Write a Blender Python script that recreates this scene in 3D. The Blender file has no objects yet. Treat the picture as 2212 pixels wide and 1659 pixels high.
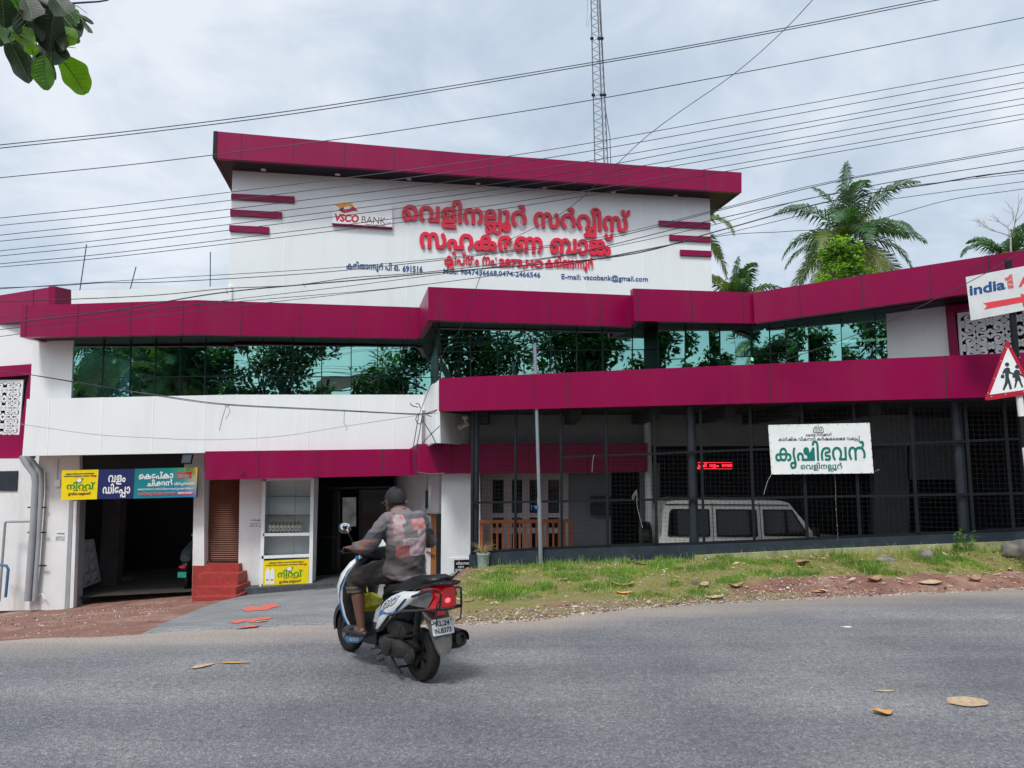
import bpy, bmesh, math, random, zlib, base64, struct
from mathutils import Vector, Matrix, noise
from mathutils.geometry import tessellate_polygon
R = math.radians
V = Vector
SC = bpy.context.scene
COL = SC.collection

# ---------------------------------------------------------------- camera
CAM_H, PITCH, FPX = 1.82, R(6.34), 1534.0
cam_data = bpy.data.cameras.new("camera")
cam_data.sensor_width = 36.0
cam_data.lens = FPX / 2212 * 36
cam_data.clip_end = 2000
cam = bpy.data.objects.new("camera", cam_data)
COL.objects.link(cam)
cam.location = (0, 0, CAM_H)
cam.rotation_euler = (math.pi / 2 + PITCH, 0, 0)
SC.camera = cam

# ---------------------------------------------------------------- sky and sun
SUN_EL, SUN_AZ = R(58), R(200)          # azimuth measured clockwise from +Y
world = bpy.data.worlds.new("World")
SC.world = world
world.use_nodes = True
nt = world.node_tree
nt.nodes.clear()
w_out = nt.nodes.new("ShaderNodeOutputWorld")
w_bg = nt.nodes.new("ShaderNodeBackground")
w_bg.inputs["Strength"].default_value = 0.1
sky = nt.nodes.new("ShaderNodeTexSky")
sky.sky_type = 'NISHITA'
sky.sun_disc = False
sky.sun_elevation = SUN_EL
sky.sun_rotation = SUN_AZ
tc = nt.nodes.new("ShaderNodeTexCoord")
sep = nt.nodes.new("ShaderNodeSeparateXYZ")
nt.links.new(tc.outputs["Generated"], sep.inputs[0])
def wmath(op, a, b):
    n = nt.nodes.new("ShaderNodeMath"); n.operation = op
    for i, x in enumerate((a, b)):
        if isinstance(x, (int, float)): n.inputs[i].default_value = x
        else: nt.links.new(x, n.inputs[i])
    return n.outputs[0]
zz = wmath('ADD', wmath('MAXIMUM', sep.outputs[2], 0.0), 0.32)
comb = nt.nodes.new("ShaderNodeCombineXYZ")
nt.links.new(wmath('DIVIDE', sep.outputs[0], zz), comb.inputs[0])
nt.links.new(wmath('DIVIDE', sep.outputs[1], zz), comb.inputs[1])
comb.inputs[2].default_value = 3.7
def wnoise(scale, detail, rough, dist):
    n = nt.nodes.new("ShaderNodeTexNoise")
    n.inputs["Scale"].default_value = scale; n.inputs["Detail"].default_value = detail
    n.inputs["Roughness"].default_value = rough; n.inputs["Distortion"].default_value = dist
    nt.links.new(comb.outputs[0], n.inputs["Vector"])
    return n.outputs["Fac"]
n_big = wnoise(1.1, 6, 0.55, 0.3)
n_small = wnoise(3.4, 7, 0.6, 0.5)
cl = wmath('ADD', wmath('MULTIPLY', n_big, 0.62), wmath('MULTIPLY', n_small, 0.38))
ramp = nt.nodes.new("ShaderNodeValToRGB")
nt.links.new(cl, ramp.inputs[0])
ramp.color_ramp.elements[0].position = 0.38
ramp.color_ramp.elements[0].color = (4.2, 5.2, 6.4, 1)
ramp.color_ramp.elements[1].position = 0.62
ramp.color_ramp.elements[1].color = (7.7, 8.2, 8.9, 1)
e = ramp.color_ramp.elements.new(0.5); e.color = (5.6, 6.5, 7.6, 1)
mixw = nt.nodes.new("ShaderNodeMix"); mixw.data_type = 'RGBA'
mixw.inputs[0].default_value = 0.93
nt.links.new(sky.outputs[0], mixw.inputs[6]); nt.links.new(ramp.outputs[0], mixw.inputs[7])
# broad glow around the sun, added behind the camera to brighten the facade
dotn = nt.nodes.new("ShaderNodeVectorMath"); dotn.operation = 'DOT_PRODUCT'
dotn.inputs[1].default_value = (math.sin(SUN_AZ) * math.cos(SUN_EL), math.cos(SUN_AZ) * math.cos(SUN_EL), math.sin(SUN_EL))
nt.links.new(tc.outputs["Generated"], dotn.inputs[0])
glow = wmath('MULTIPLY', wmath('POWER', wmath('MAXIMUM', dotn.outputs["Value"], 0.0), 5.0), 15.0)
gl_c = nt.nodes.new("ShaderNodeMix"); gl_c.data_type = 'RGBA'; gl_c.blend_type = 'ADD'; gl_c.inputs[0].default_value = 1.0
gl_v = nt.nodes.new("ShaderNodeVectorMath"); gl_v.operation = 'SCALE'; gl_v.inputs[0].default_value = (1.0, 1.0, 0.98)
nt.links.new(glow, gl_v.inputs["Scale"])
nt.links.new(mixw.outputs[2], gl_c.inputs[6]); nt.links.new(gl_v.outputs[0], gl_c.inputs[7])
nt.links.new(gl_c.outputs[2], w_bg.inputs["Color"])
nt.links.new(w_bg.outputs[0], w_out.inputs["Surface"])

sun_data = bpy.data.lights.new("sun", 'SUN')
sun_data.energy = 2.2
sun_data.angle = R(11)
sun_data.color = (1.0, 0.985, 0.95)
sun = bpy.data.objects.new("sun", sun_data)
COL.objects.link(sun)
sun_dir = V((math.sin(SUN_AZ) * math.cos(SUN_EL), math.cos(SUN_AZ) * math.cos(SUN_EL), math.sin(SUN_EL)))
sun.rotation_euler = sun_dir.to_track_quat('Z', 'Y').to_euler()

SC.view_settings.view_transform = 'Standard'
SC.view_settings.look = 'None'
SC.view_settings.exposure = 0.16
SC.view_settings.gamma = 1.0
SC.view_settings.use_curve_mapping = False
SC.cycles.max_bounces = 6
SC.cycles.transparent_max_bounces = 12
SC.cycles.caustics_reflective = False
SC.cycles.caustics_refractive = False

# ---------------------------------------------------------------- measuring: a point of the photograph (2212 px wide) to a place in the world
CP, SP = math.cos(PITCH), math.sin(PITCH)
EYE = V((0, 0, CAM_H))
def ray(u, v):
    x, z = (u - 1106) / FPX, (829.5 - v) / FPX
    return V((x, CP - z * SP, SP + z * CP))
def at(u, v, Y):
    d = ray(u, v); return EYE + d * (Y / d.y)
class Plane:
    """a vertical plane through two places given by photo column and distance"""
    def __init__(s, u0, d0, u1, d1):
        s.p = at(u0, 1000, d0); q = at(u1, 1000, d1); s.p.z = q.z = 0
        s.a = (q - s.p).normalized(); s.up = V((0, 0, 1)); s.n = V((s.a.y, -s.a.x, 0))
    def pt(s, u, v, off=0.0):
        d = ray(u, v); t = ((s.p + s.n * off) - EYE).dot(s.n) / d.dot(s.n); return EYE + d * t
    def s(s_, u, v=1000): return (s_.pt(u, v) - s_.p).dot(s_.a)
    def loc(s_, s, z, off=0.0): return s_.p + s_.a * s + V((0, 0, z)) + s_.n * off
    def shift(s_, off):
        q = Plane.__new__(Plane); q.p = s_.p + s_.n * off; q.a, q.up, q.n = s_.a, s_.up, s_.n; return q
class ZoomMap:
    """photo crops measured at another scale"""
    def __init__(s, x0, y0, k): s.x0, s.y0, s.k = x0, y0, k
    def __call__(s, x, y): return ((s.x0 + x / s.k) / 1.85172, (s.y0 + y / s.k) / 1.85172)

# ---------------------------------------------------------------- mesh helpers
class MB:
    def __init__(s): s.v = []; s.f = []; s.m = []
    def face(s, pts, m=0):
        i = len(s.v); s.v += [V(p) for p in pts]; s.f.append(tuple(range(i, i + len(pts)))); s.m.append(m)
    def add(s, verts, faces, m=0):
        i = len(s.v); s.v += [V(p) for p in verts]
        for f in faces: s.f.append(tuple(i + k for k in f)); s.m.append(m)
    def prism(s, pts, vec, m=0):
        n = len(pts); vec = V(vec); pts = [V(p) for p in pts]
        s.add(pts + [p + vec for p in pts], [tuple(range(n)), tuple(range(2 * n - 1, n - 1, -1))] +
              [(k, n + k, n + (k + 1) % n, (k + 1) % n) for k in range(n)], m)
    def box(s, c, sx, sy, sz, rot=None, m=0):
        c = V(c); P = []
        for z in (-1, 1):
            for x, y in ((-1, -1), (1, -1), (1, 1), (-1, 1)):
                p = V((x * sx / 2, y * sy / 2, z * sz / 2)); P.append(c + (rot @ p if rot else p))
        s.add(P, [(3, 2, 1, 0), (4, 5, 6, 7), (0, 1, 5, 4), (1, 2, 6, 5), (2, 3, 7, 6), (3, 0, 4, 7)], m)
    def beam(s, a, b, w, h, up=(0, 0, 1), m=0):
        a, b = V(a), V(b); x = (b - a); L = x.length; x.normalize(); y = V(up).cross(x)
        if y.length < 1e-5: y = V((0, 1, 0)).cross(x)
        y.normalize(); z = x.cross(y)
        s.box((a + b) / 2, L, w, h, Matrix((x, y, z)).transposed(), m)
    def tube(s, path, r, n=8, m=0, cap=True, flat=1.0):
        path = [V(p) for p in path]; k = len(path); rr = r if isinstance(r, (list, tuple)) else [r] * k
        t0 = (path[1] - path[0]).normalized(); x = t0.orthogonal().normalized(); i0 = len(s.v)
        for i in range(k):
            t = (path[min(i + 1, k - 1)] - path[max(i - 1, 0)])
            t = t.normalized() if t.length > 1e-9 else t0
            x = (x - t * x.dot(t)); x = x.normalized() if x.length > 1e-6 else t.orthogonal().normalized(); y = t.cross(x)
            for j in range(n):
                a = 2 * math.pi * j / n; s.v.append(path[i] + x * (math.cos(a) * rr[i]) + y * (math.sin(a) * rr[i] * flat))
        for i in range(k - 1):
            for j in range(n):
                a = i0 + i * n + j; b = i0 + i * n + (j + 1) % n; s.f.append((a, b, b + n, a + n)); s.m.append(m)
        if cap:
            s.f.append(tuple(range(i0 + n - 1, i0 - 1, -1))); s.f.append(tuple(range(i0 + (k - 1) * n, i0 + k * n))); s.m += [m, m]
    def loft(s, rings, m=0, cap=True, closed=True):
        n = len(rings[0]); i0 = len(s.v)
        for r in rings: s.v += [V(p) for p in r]
        for i in range(len(rings) - 1):
            for j in range(n if closed else n - 1):
                a = i0 + i * n + j; b = i0 + i * n + (j + 1) % n; s.f.append((a, b, b + n, a + n)); s.m.append(m)
        if cap and closed:
            s.f.append(tuple(range(i0 + n - 1, i0 - 1, -1))); s.f.append(tuple(range(i0 + (len(rings) - 1) * n, i0 + len(rings) * n))); s.m += [m, m]
    def ball(s, c, r, n=12, m=0, squash=(1, 1, 1), rot=None):
        c = V(c); rings = []
        for i in range(1, n // 2):
            a = math.pi * i / (n // 2)
            ring = []
            for j in range(n):
                b = 2 * math.pi * j / n
                p = V((math.sin(a) * math.cos(b) * squash[0], math.sin(a) * math.sin(b) * squash[1], -math.cos(a) * squash[2])) * r
                ring.append(c + (rot @ p if rot else p))
            rings.append(ring)
        s.loft(rings, m)
    def lathe(s, c, axis, prof, n=20, m=0, cap=True):
        """prof: list of (radius, distance along axis)"""
        c = V(c); t = V(axis).normalized(); x = t.orthogonal().normalized(); y = t.cross(x)
        s.loft([[c + t * d + (x * math.cos(2 * math.pi * j / n) + y * math.sin(2 * math.pi * j / n)) * r for j in range(n)] for r, d in prof], m, cap)
    def mesh(s, name, mats, smooth=None):
        me = bpy.data.meshes.new(name)
        me.from_pydata([tuple(p) for p in s.v], [], s.f)
        for x in (mats if isinstance(mats, (list, tuple)) else [mats]): me.materials.append(x)
        if any(s.m): me.polygons.foreach_set("material_index", s.m)
        me.validate()
        bm = bmesh.new(); bm.from_mesh(me); bmesh.ops.recalc_face_normals(bm, faces=bm.faces); bm.to_mesh(me); bm.free()
        if smooth is not None:
            me.polygons.foreach_set("use_smooth", [True] * len(me.polygons))
            me.set_sharp_from_angle(angle=R(smooth))
        me.update()
        return me
def attach(o, parent):
    """make o a child of parent without moving it (parents are never nested deeper than a plain offset)"""
    o.parent = parent
    m = Matrix.Identity(4); p = parent
    while p is not None:
        m = Matrix.LocRotScale(p.location, p.rotation_euler, p.scale) @ p.matrix_parent_inverse @ m if p.parent else Matrix.LocRotScale(p.location, p.rotation_euler, p.scale) @ m
        p = p.parent
    o.matrix_parent_inverse = m.inverted()
def link(name, me, parent=None, local=False):
    o = bpy.data.objects.new(name, me); COL.objects.link(o)
    if parent is not None:
        if local: o.parent = parent
        else: attach(o, parent)
    return o
def obj(name, mb, mats, parent=None, smooth=None, local=False):
    return link(name, mb.mesh(name, mats, smooth), parent, local)
def tag(o, label, cat, group=None):
    o["label"] = label; o["category"] = cat
    if group: o["group"] = group
    return o
def struct_(o): o["kind"] = "structure"; return o
def thing(name, loc, label, cat, group=None, rot=(0, 0, 0)):
    o = bpy.data.objects.new(name, None); COL.objects.link(o); o.location = loc; o.rotation_euler = rot
    o.empty_display_size = 0.1
    return tag(o, label, cat, group)

# ---------------------------------------------------------------- materials
MATS = {}
def pbr(name, col, rough=0.5, metal=0.0, spec=0.5, var=0.08, vscale=3.0, bump=0.0, bscale=40.0, coat=0.0, emit=None, trans=0.0, dirt=None):
    m = bpy.data.materials.new(name); m.use_nodes = True; t = m.node_tree; b = t.nodes["Principled BSDF"]
    b.inputs["Roughness"].default_value = rough; b.inputs["Metallic"].default_value = metal
    b.inputs["Specular IOR Level"].default_value = spec; b.inputs["Coat Weight"].default_value = coat; b.inputs["Coat Roughness"].default_value = 0.08
    c = t.nodes.new("ShaderNodeTexCoord")
    if var:
        n = t.nodes.new("ShaderNodeTexNoise"); n.inputs["Scale"].default_value = vscale; n.inputs["Detail"].default_value = 6
        n.inputs["Roughness"].default_value = 0.62
        t.links.new(c.outputs["Object"], n.inputs["Vector"])
        r = t.nodes.new("ShaderNodeValToRGB")
        lo = [x * (1 - var) for x in col]; hi = [min(1, x * (1 + var)) for x in col]
        r.color_ramp.elements[0].position = 0.3; r.color_ramp.elements[1].position = 0.7
        r.color_ramp.elements[0].color = (*lo, 1); r.color_ramp.elements[1].color = (*hi, 1)
        t.links.new(n.outputs["Fac"], r.inputs[0]); src = r.outputs[0]
        if dirt:
            n2 = t.nodes.new("ShaderNodeTexNoise"); n2.inputs["Scale"].default_value = dirt[1]; n2.inputs["Detail"].default_value = 8; n2.inputs["Roughness"].default_value = 0.7
            mp = t.nodes.new("ShaderNodeMapping"); mp.inputs["Scale"].default_value = (1, 1, dirt[3] if len(dirt) > 3 else 1)
            t.links.new(c.outputs["Object"], mp.inputs[0]); t.links.new(mp.outputs[0], n2.inputs["Vector"])
            r2 = t.nodes.new("ShaderNodeValToRGB"); r2.color_ramp.elements[0].position = 0.5; r2.color_ramp.elements[1].position = 0.78
            t.links.new(n2.outputs["Fac"], r2.inputs[0])
            mu = t.nodes.new("ShaderNodeMath"); mu.operation = 'MULTIPLY'; mu.inputs[1].default_value = dirt[2]; t.links.new(r2.outputs[0], mu.inputs[0])
            mx = t.nodes.new("ShaderNodeMix"); mx.data_type = 'RGBA'; t.links.new(mu.outputs[0], mx.inputs[0]); t.links.new(src, mx.inputs[6]); mx.inputs[7].default_value = (*dirt[0], 1); src = mx.outputs[2]
        t.links.new(src, b.inputs["Base Color"])
    else: b.inputs["Base Color"].default_value = (*col, 1)
    if bump:
        n = t.nodes.new("ShaderNodeTexNoise"); n.inputs["Scale"].default_value = bscale; n.inputs["Detail"].default_value = 5
        t.links.new(c.outputs["Object"], n.inputs["Vector"])
        bp = t.nodes.new("ShaderNodeBump"); bp.inputs["Strength"].default_value = bump; bp.inputs["Distance"].default_value = 0.02
        t.links.new(n.outputs["Fac"], bp.inputs["Height"]); t.links.new(bp.outputs[0], b.inputs["Normal"])
    if emit:
        b.inputs["Emission Color"].default_value = (*emit[0], 1); b.inputs["Emission Strength"].default_value = emit[1]
    if trans: b.inputs["Transmission Weight"].default_value = trans
    MATS[name] = m
    return m
def mnode(m): return m.node_tree, m.node_tree.nodes["Principled BSDF"]

maroon = pbr("maroon_panel", (0.235, 0.0006, 0.053), 0.34, spec=0.22, var=0.07, vscale=0.5, dirt=((0.17, 0.05, 0.075), 1.6, 0.25, 0.2))
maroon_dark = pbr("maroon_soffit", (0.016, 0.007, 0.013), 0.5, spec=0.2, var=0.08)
joint_dark = pbr("joint_sealant", (0.03, 0.012, 0.02), 0.7, var=0)
white_panel = pbr("white_panel", (0.76, 0.80, 0.80), 0.38, spec=0.5, var=0.03, vscale=0.6, dirt=((0.50, 0.52, 0.50), 1.7, 0.30, 0.12))
joint_white = pbr("white_joint", (0.86, 0.87, 0.88), 0.5, var=0)
white_wall = pbr("painted_wall", (0.72, 0.735, 0.74), 0.75, var=0.06, vscale=1.2, bump=0.2, bscale=60, dirt=((0.40, 0.33, 0.26), 1.8, 0.45, 0.25))
interior_wall = pbr("interior_wall", (0.42, 0.42, 0.44), 0.8, var=0.1)
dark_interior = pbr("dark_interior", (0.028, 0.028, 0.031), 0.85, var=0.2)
frame_pink = pbr("pinkish_frame", (0.52, 0.44, 0.45), 0.6, var=0.05)
red_paint = pbr("red_oxide", (0.31, 0.030, 0.026), 0.6, var=0.14, vscale=6, bump=0.2, dirt=((0.5, 0.2, 0.16), 8, 0.35))
dark_stone = pbr("dark_stone", (0.055, 0.06, 0.068), 0.75, var=0.3, vscale=9, bump=0.9, bscale=14)
wall_grey = pbr("dark_grey_paint", (0.021, 0.031, 0.045), 0.6, spec=0.3, var=0.2, vscale=3, bump=0.2, dirt=((0.09, 0.10, 0.10), 5, 0.3))
steel_dark = pbr("dark_steel", (0.008, 0.011, 0.014), 0.5, spec=0.25, var=0.15)
wire_dark = pbr("mesh_wire", (0.02, 0.023, 0.027), 0.5, metal=0.3, var=0.1)
galv = pbr("galvanised", (0.30, 0.34, 0.38), 0.45, metal=0.5, var=0.12, vscale=8)
grey_pvc = pbr("grey_pvc", (0.30, 0.32, 0.34), 0.5, var=0.1)
blue_pvc = pbr("blue_pvc", (0.03, 0.13, 0.28), 0.45, var=0.1)
white_plastic = pbr("white_plastic", (0.75, 0.75, 0.74), 0.4, var=0.04)
black_plastic = pbr("black_plastic", (0.008, 0.009, 0.010), 0.42, spec=0.3, var=0.25, vscale=7)
black_gloss = pbr("black_gloss", (0.010, 0.010, 0.012), 0.14, spec=0.6, var=0)
cable_black = pbr("cable_black", (0.022, 0.028, 0.042), 0.5, var=0)
cable_grey = pbr("cable_grey", (0.25, 0.26, 0.27), 0.5, var=0)
rust_brown = pbr("brown_shutter", (0.13, 0.045, 0.024), 0.5, var=0.18, vscale=5)
gate_brown = pbr("brown_gate", (0.33, 0.12, 0.04), 0.45, var=0.12, vscale=6)
rail_wood = pbr("orange_brown_wood", (0.30, 0.085, 0.03), 0.5, var=0.18, vscale=9)
sign_white = pbr("sign_white", (0.80, 0.82, 0.82), 0.4, var=0.04, vscale=3, dirt=((0.5, 0.5, 0.5), 5, 0.25))
sign_green = pbr("sign_green", (0.0, 0.16, 0.13), 0.45, var=0)
sign_dark = pbr("sign_ink", (0.02, 0.04, 0.045), 0.5, var=0)
red_letter = pbr("red_acrylic", (0.70, 0.006, 0.042), 0.28, spec=0.45, var=0.10, vscale=2.0, coat=0.1)
blue_letter = pbr("blue_vinyl", (0.012, 0.075, 0.22), 0.4, var=0)
yellow_vinyl = pbr("yellow_vinyl", (0.80, 0.62, 0.0), 0.4, var=0.05)
navy_vinyl = pbr("navy_vinyl", (0.006, 0.018, 0.10), 0.4, var=0.1)
white_ink = pbr("white_ink", (0.78, 0.78, 0.78), 0.45, var=0)
green_ink = pbr("green_ink", (0.01, 0.25, 0.02), 0.45, var=0)
red_ink = pbr("red_ink", (0.55, 0.012, 0.03), 0.45, var=0)
brown_ink = pbr("brown_ink", (0.12, 0.03, 0.02), 0.5, var=0)
orange_ink = pbr("orange_ink", (0.80, 0.32, 0.01), 0.45, var=0)
black_stone = pbr("black_granite", (0.008, 0.008, 0.010), 0.25, var=0)
alu_white = pbr("white_aluminium", (0.74, 0.78, 0.79), 0.35, var=0.03)

def teal_gradient():
    m = pbr("teal_vinyl", (0.01, 0.2, 0.2), 0.4, var=0); t, b = mnode(m)
    c = t.nodes.new("ShaderNodeTexCoord"); s = t.nodes.new("ShaderNodeSeparateXYZ"); t.links.new(c.outputs["UV"], s.inputs[0])
    r = t.nodes.new("ShaderNodeValToRGB"); cr = r.color_ramp
    cr.elements[0].position = 0.0; cr.elements[0].color = (0.0, 0.16, 0.17, 1)
    cr.elements[1].position = 1.0; cr.elements[1].color = (0.70, 0.55, 0.01, 1)
    for p, cc in ((0.55, (0.0, 0.20, 0.20)), (0.78, (0.05, 0.28, 0.10))):
        e = cr.elements.new(p); e.color = (*cc, 1)
    r2 = t.nodes.new("ShaderNodeValToRGB"); r2.color_ramp.elements[0].color = (0.0, 0.20, 0.24, 1); r2.color_ramp.elements[1].color = (0.0, 0.14, 0.48, 1); r2.color_ramp.elements[0].position = 0.35
    t.links.new(s.outputs[0], r.inputs[0]); t.links.new(s.outputs[0], r2.inputs[0])
    mx = t.nodes.new("ShaderNodeMix"); mx.data_type = 'RGBA'; t.links.new(s.outputs[1], mx.inputs[0]); t.links.new(r2.outputs[0], mx.inputs[6]); t.links.new(r.outputs[0], mx.inputs[7])
    t.links.new(mx.outputs[2], b.inputs["Base Color"]); return m
teal_vinyl = teal_gradient()

def mirror_glass():
    m = bpy.data.materials.new("green_mirror_glass"); m.use_nodes = True; t = m.node_tree; t.nodes.clear()
    o = t.nodes.new("ShaderNodeOutputMaterial"); g = t.nodes.new("ShaderNodeBsdfGlossy"); g.inputs["Roughness"].default_value = 0.0
    g.inputs["Color"].default_value = (0.34, 0.70, 0.62, 1)
    c = t.nodes.new("ShaderNodeTexCoord"); n = t.nodes.new("ShaderNodeTexNoise"); n.inputs["Scale"].default_value = 1.1; n.inputs["Detail"].default_value = 1
    t.links.new(c.outputs["Object"], n.inputs["Vector"])
    bp = t.nodes.new("ShaderNodeBump"); bp.inputs["Strength"].default_value = 0.05; bp.inputs["Distance"].default_value = 0.1
    t.links.new(n.outputs["Fac"], bp.inputs["Height"]); t.links.new(bp.outputs[0], g.inputs["Normal"])
    d = t.nodes.new("ShaderNodeBsdfTransparent"); d.inputs["Color"].default_value = (0.10, 0.32, 0.27, 1)
    mx = t.nodes.new("ShaderNodeMixShader"); mx.inputs[0].default_value = 0.82
    t.links.new(d.outputs[0], mx.inputs[1]); t.links.new(g.outputs[0], mx.inputs[2]); t.links.new(mx.outputs[0], o.inputs[0])
    return m
green_glass = mirror_glass()
def clear_glass(name, tint, refl):
    m = bpy.data.materials.new(name); m.use_nodes = True; t = m.node_tree; t.nodes.clear()
    o = t.nodes.new("ShaderNodeOutputMaterial"); g = t.nodes.new("ShaderNodeBsdfGlossy"); g.inputs["Roughness"].default_value = 0.02
    d = t.nodes.new("ShaderNodeBsdfTransparent"); d.inputs["Color"].default_value = (*tint, 1)
    f = t.nodes.new("ShaderNodeFresnel"); f.inputs[0].default_value = refl
    mx = t.nodes.new("ShaderNodeMixShader"); t.links.new(f.outputs[0], mx.inputs[0])
    t.links.new(d.outputs[0], mx.inputs[1]); t.links.new(g.outputs[0], mx.inputs[2]); t.links.new(mx.outputs[0], o.inputs[0]); return m
pane_glass = clear_glass("clear_pane", (0.96, 0.98, 0.98), 1.35)
dark_glass = pbr("dark_window_glass", (0.006, 0.008, 0.009), 0.08, spec=0.3, var=0)

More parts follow.
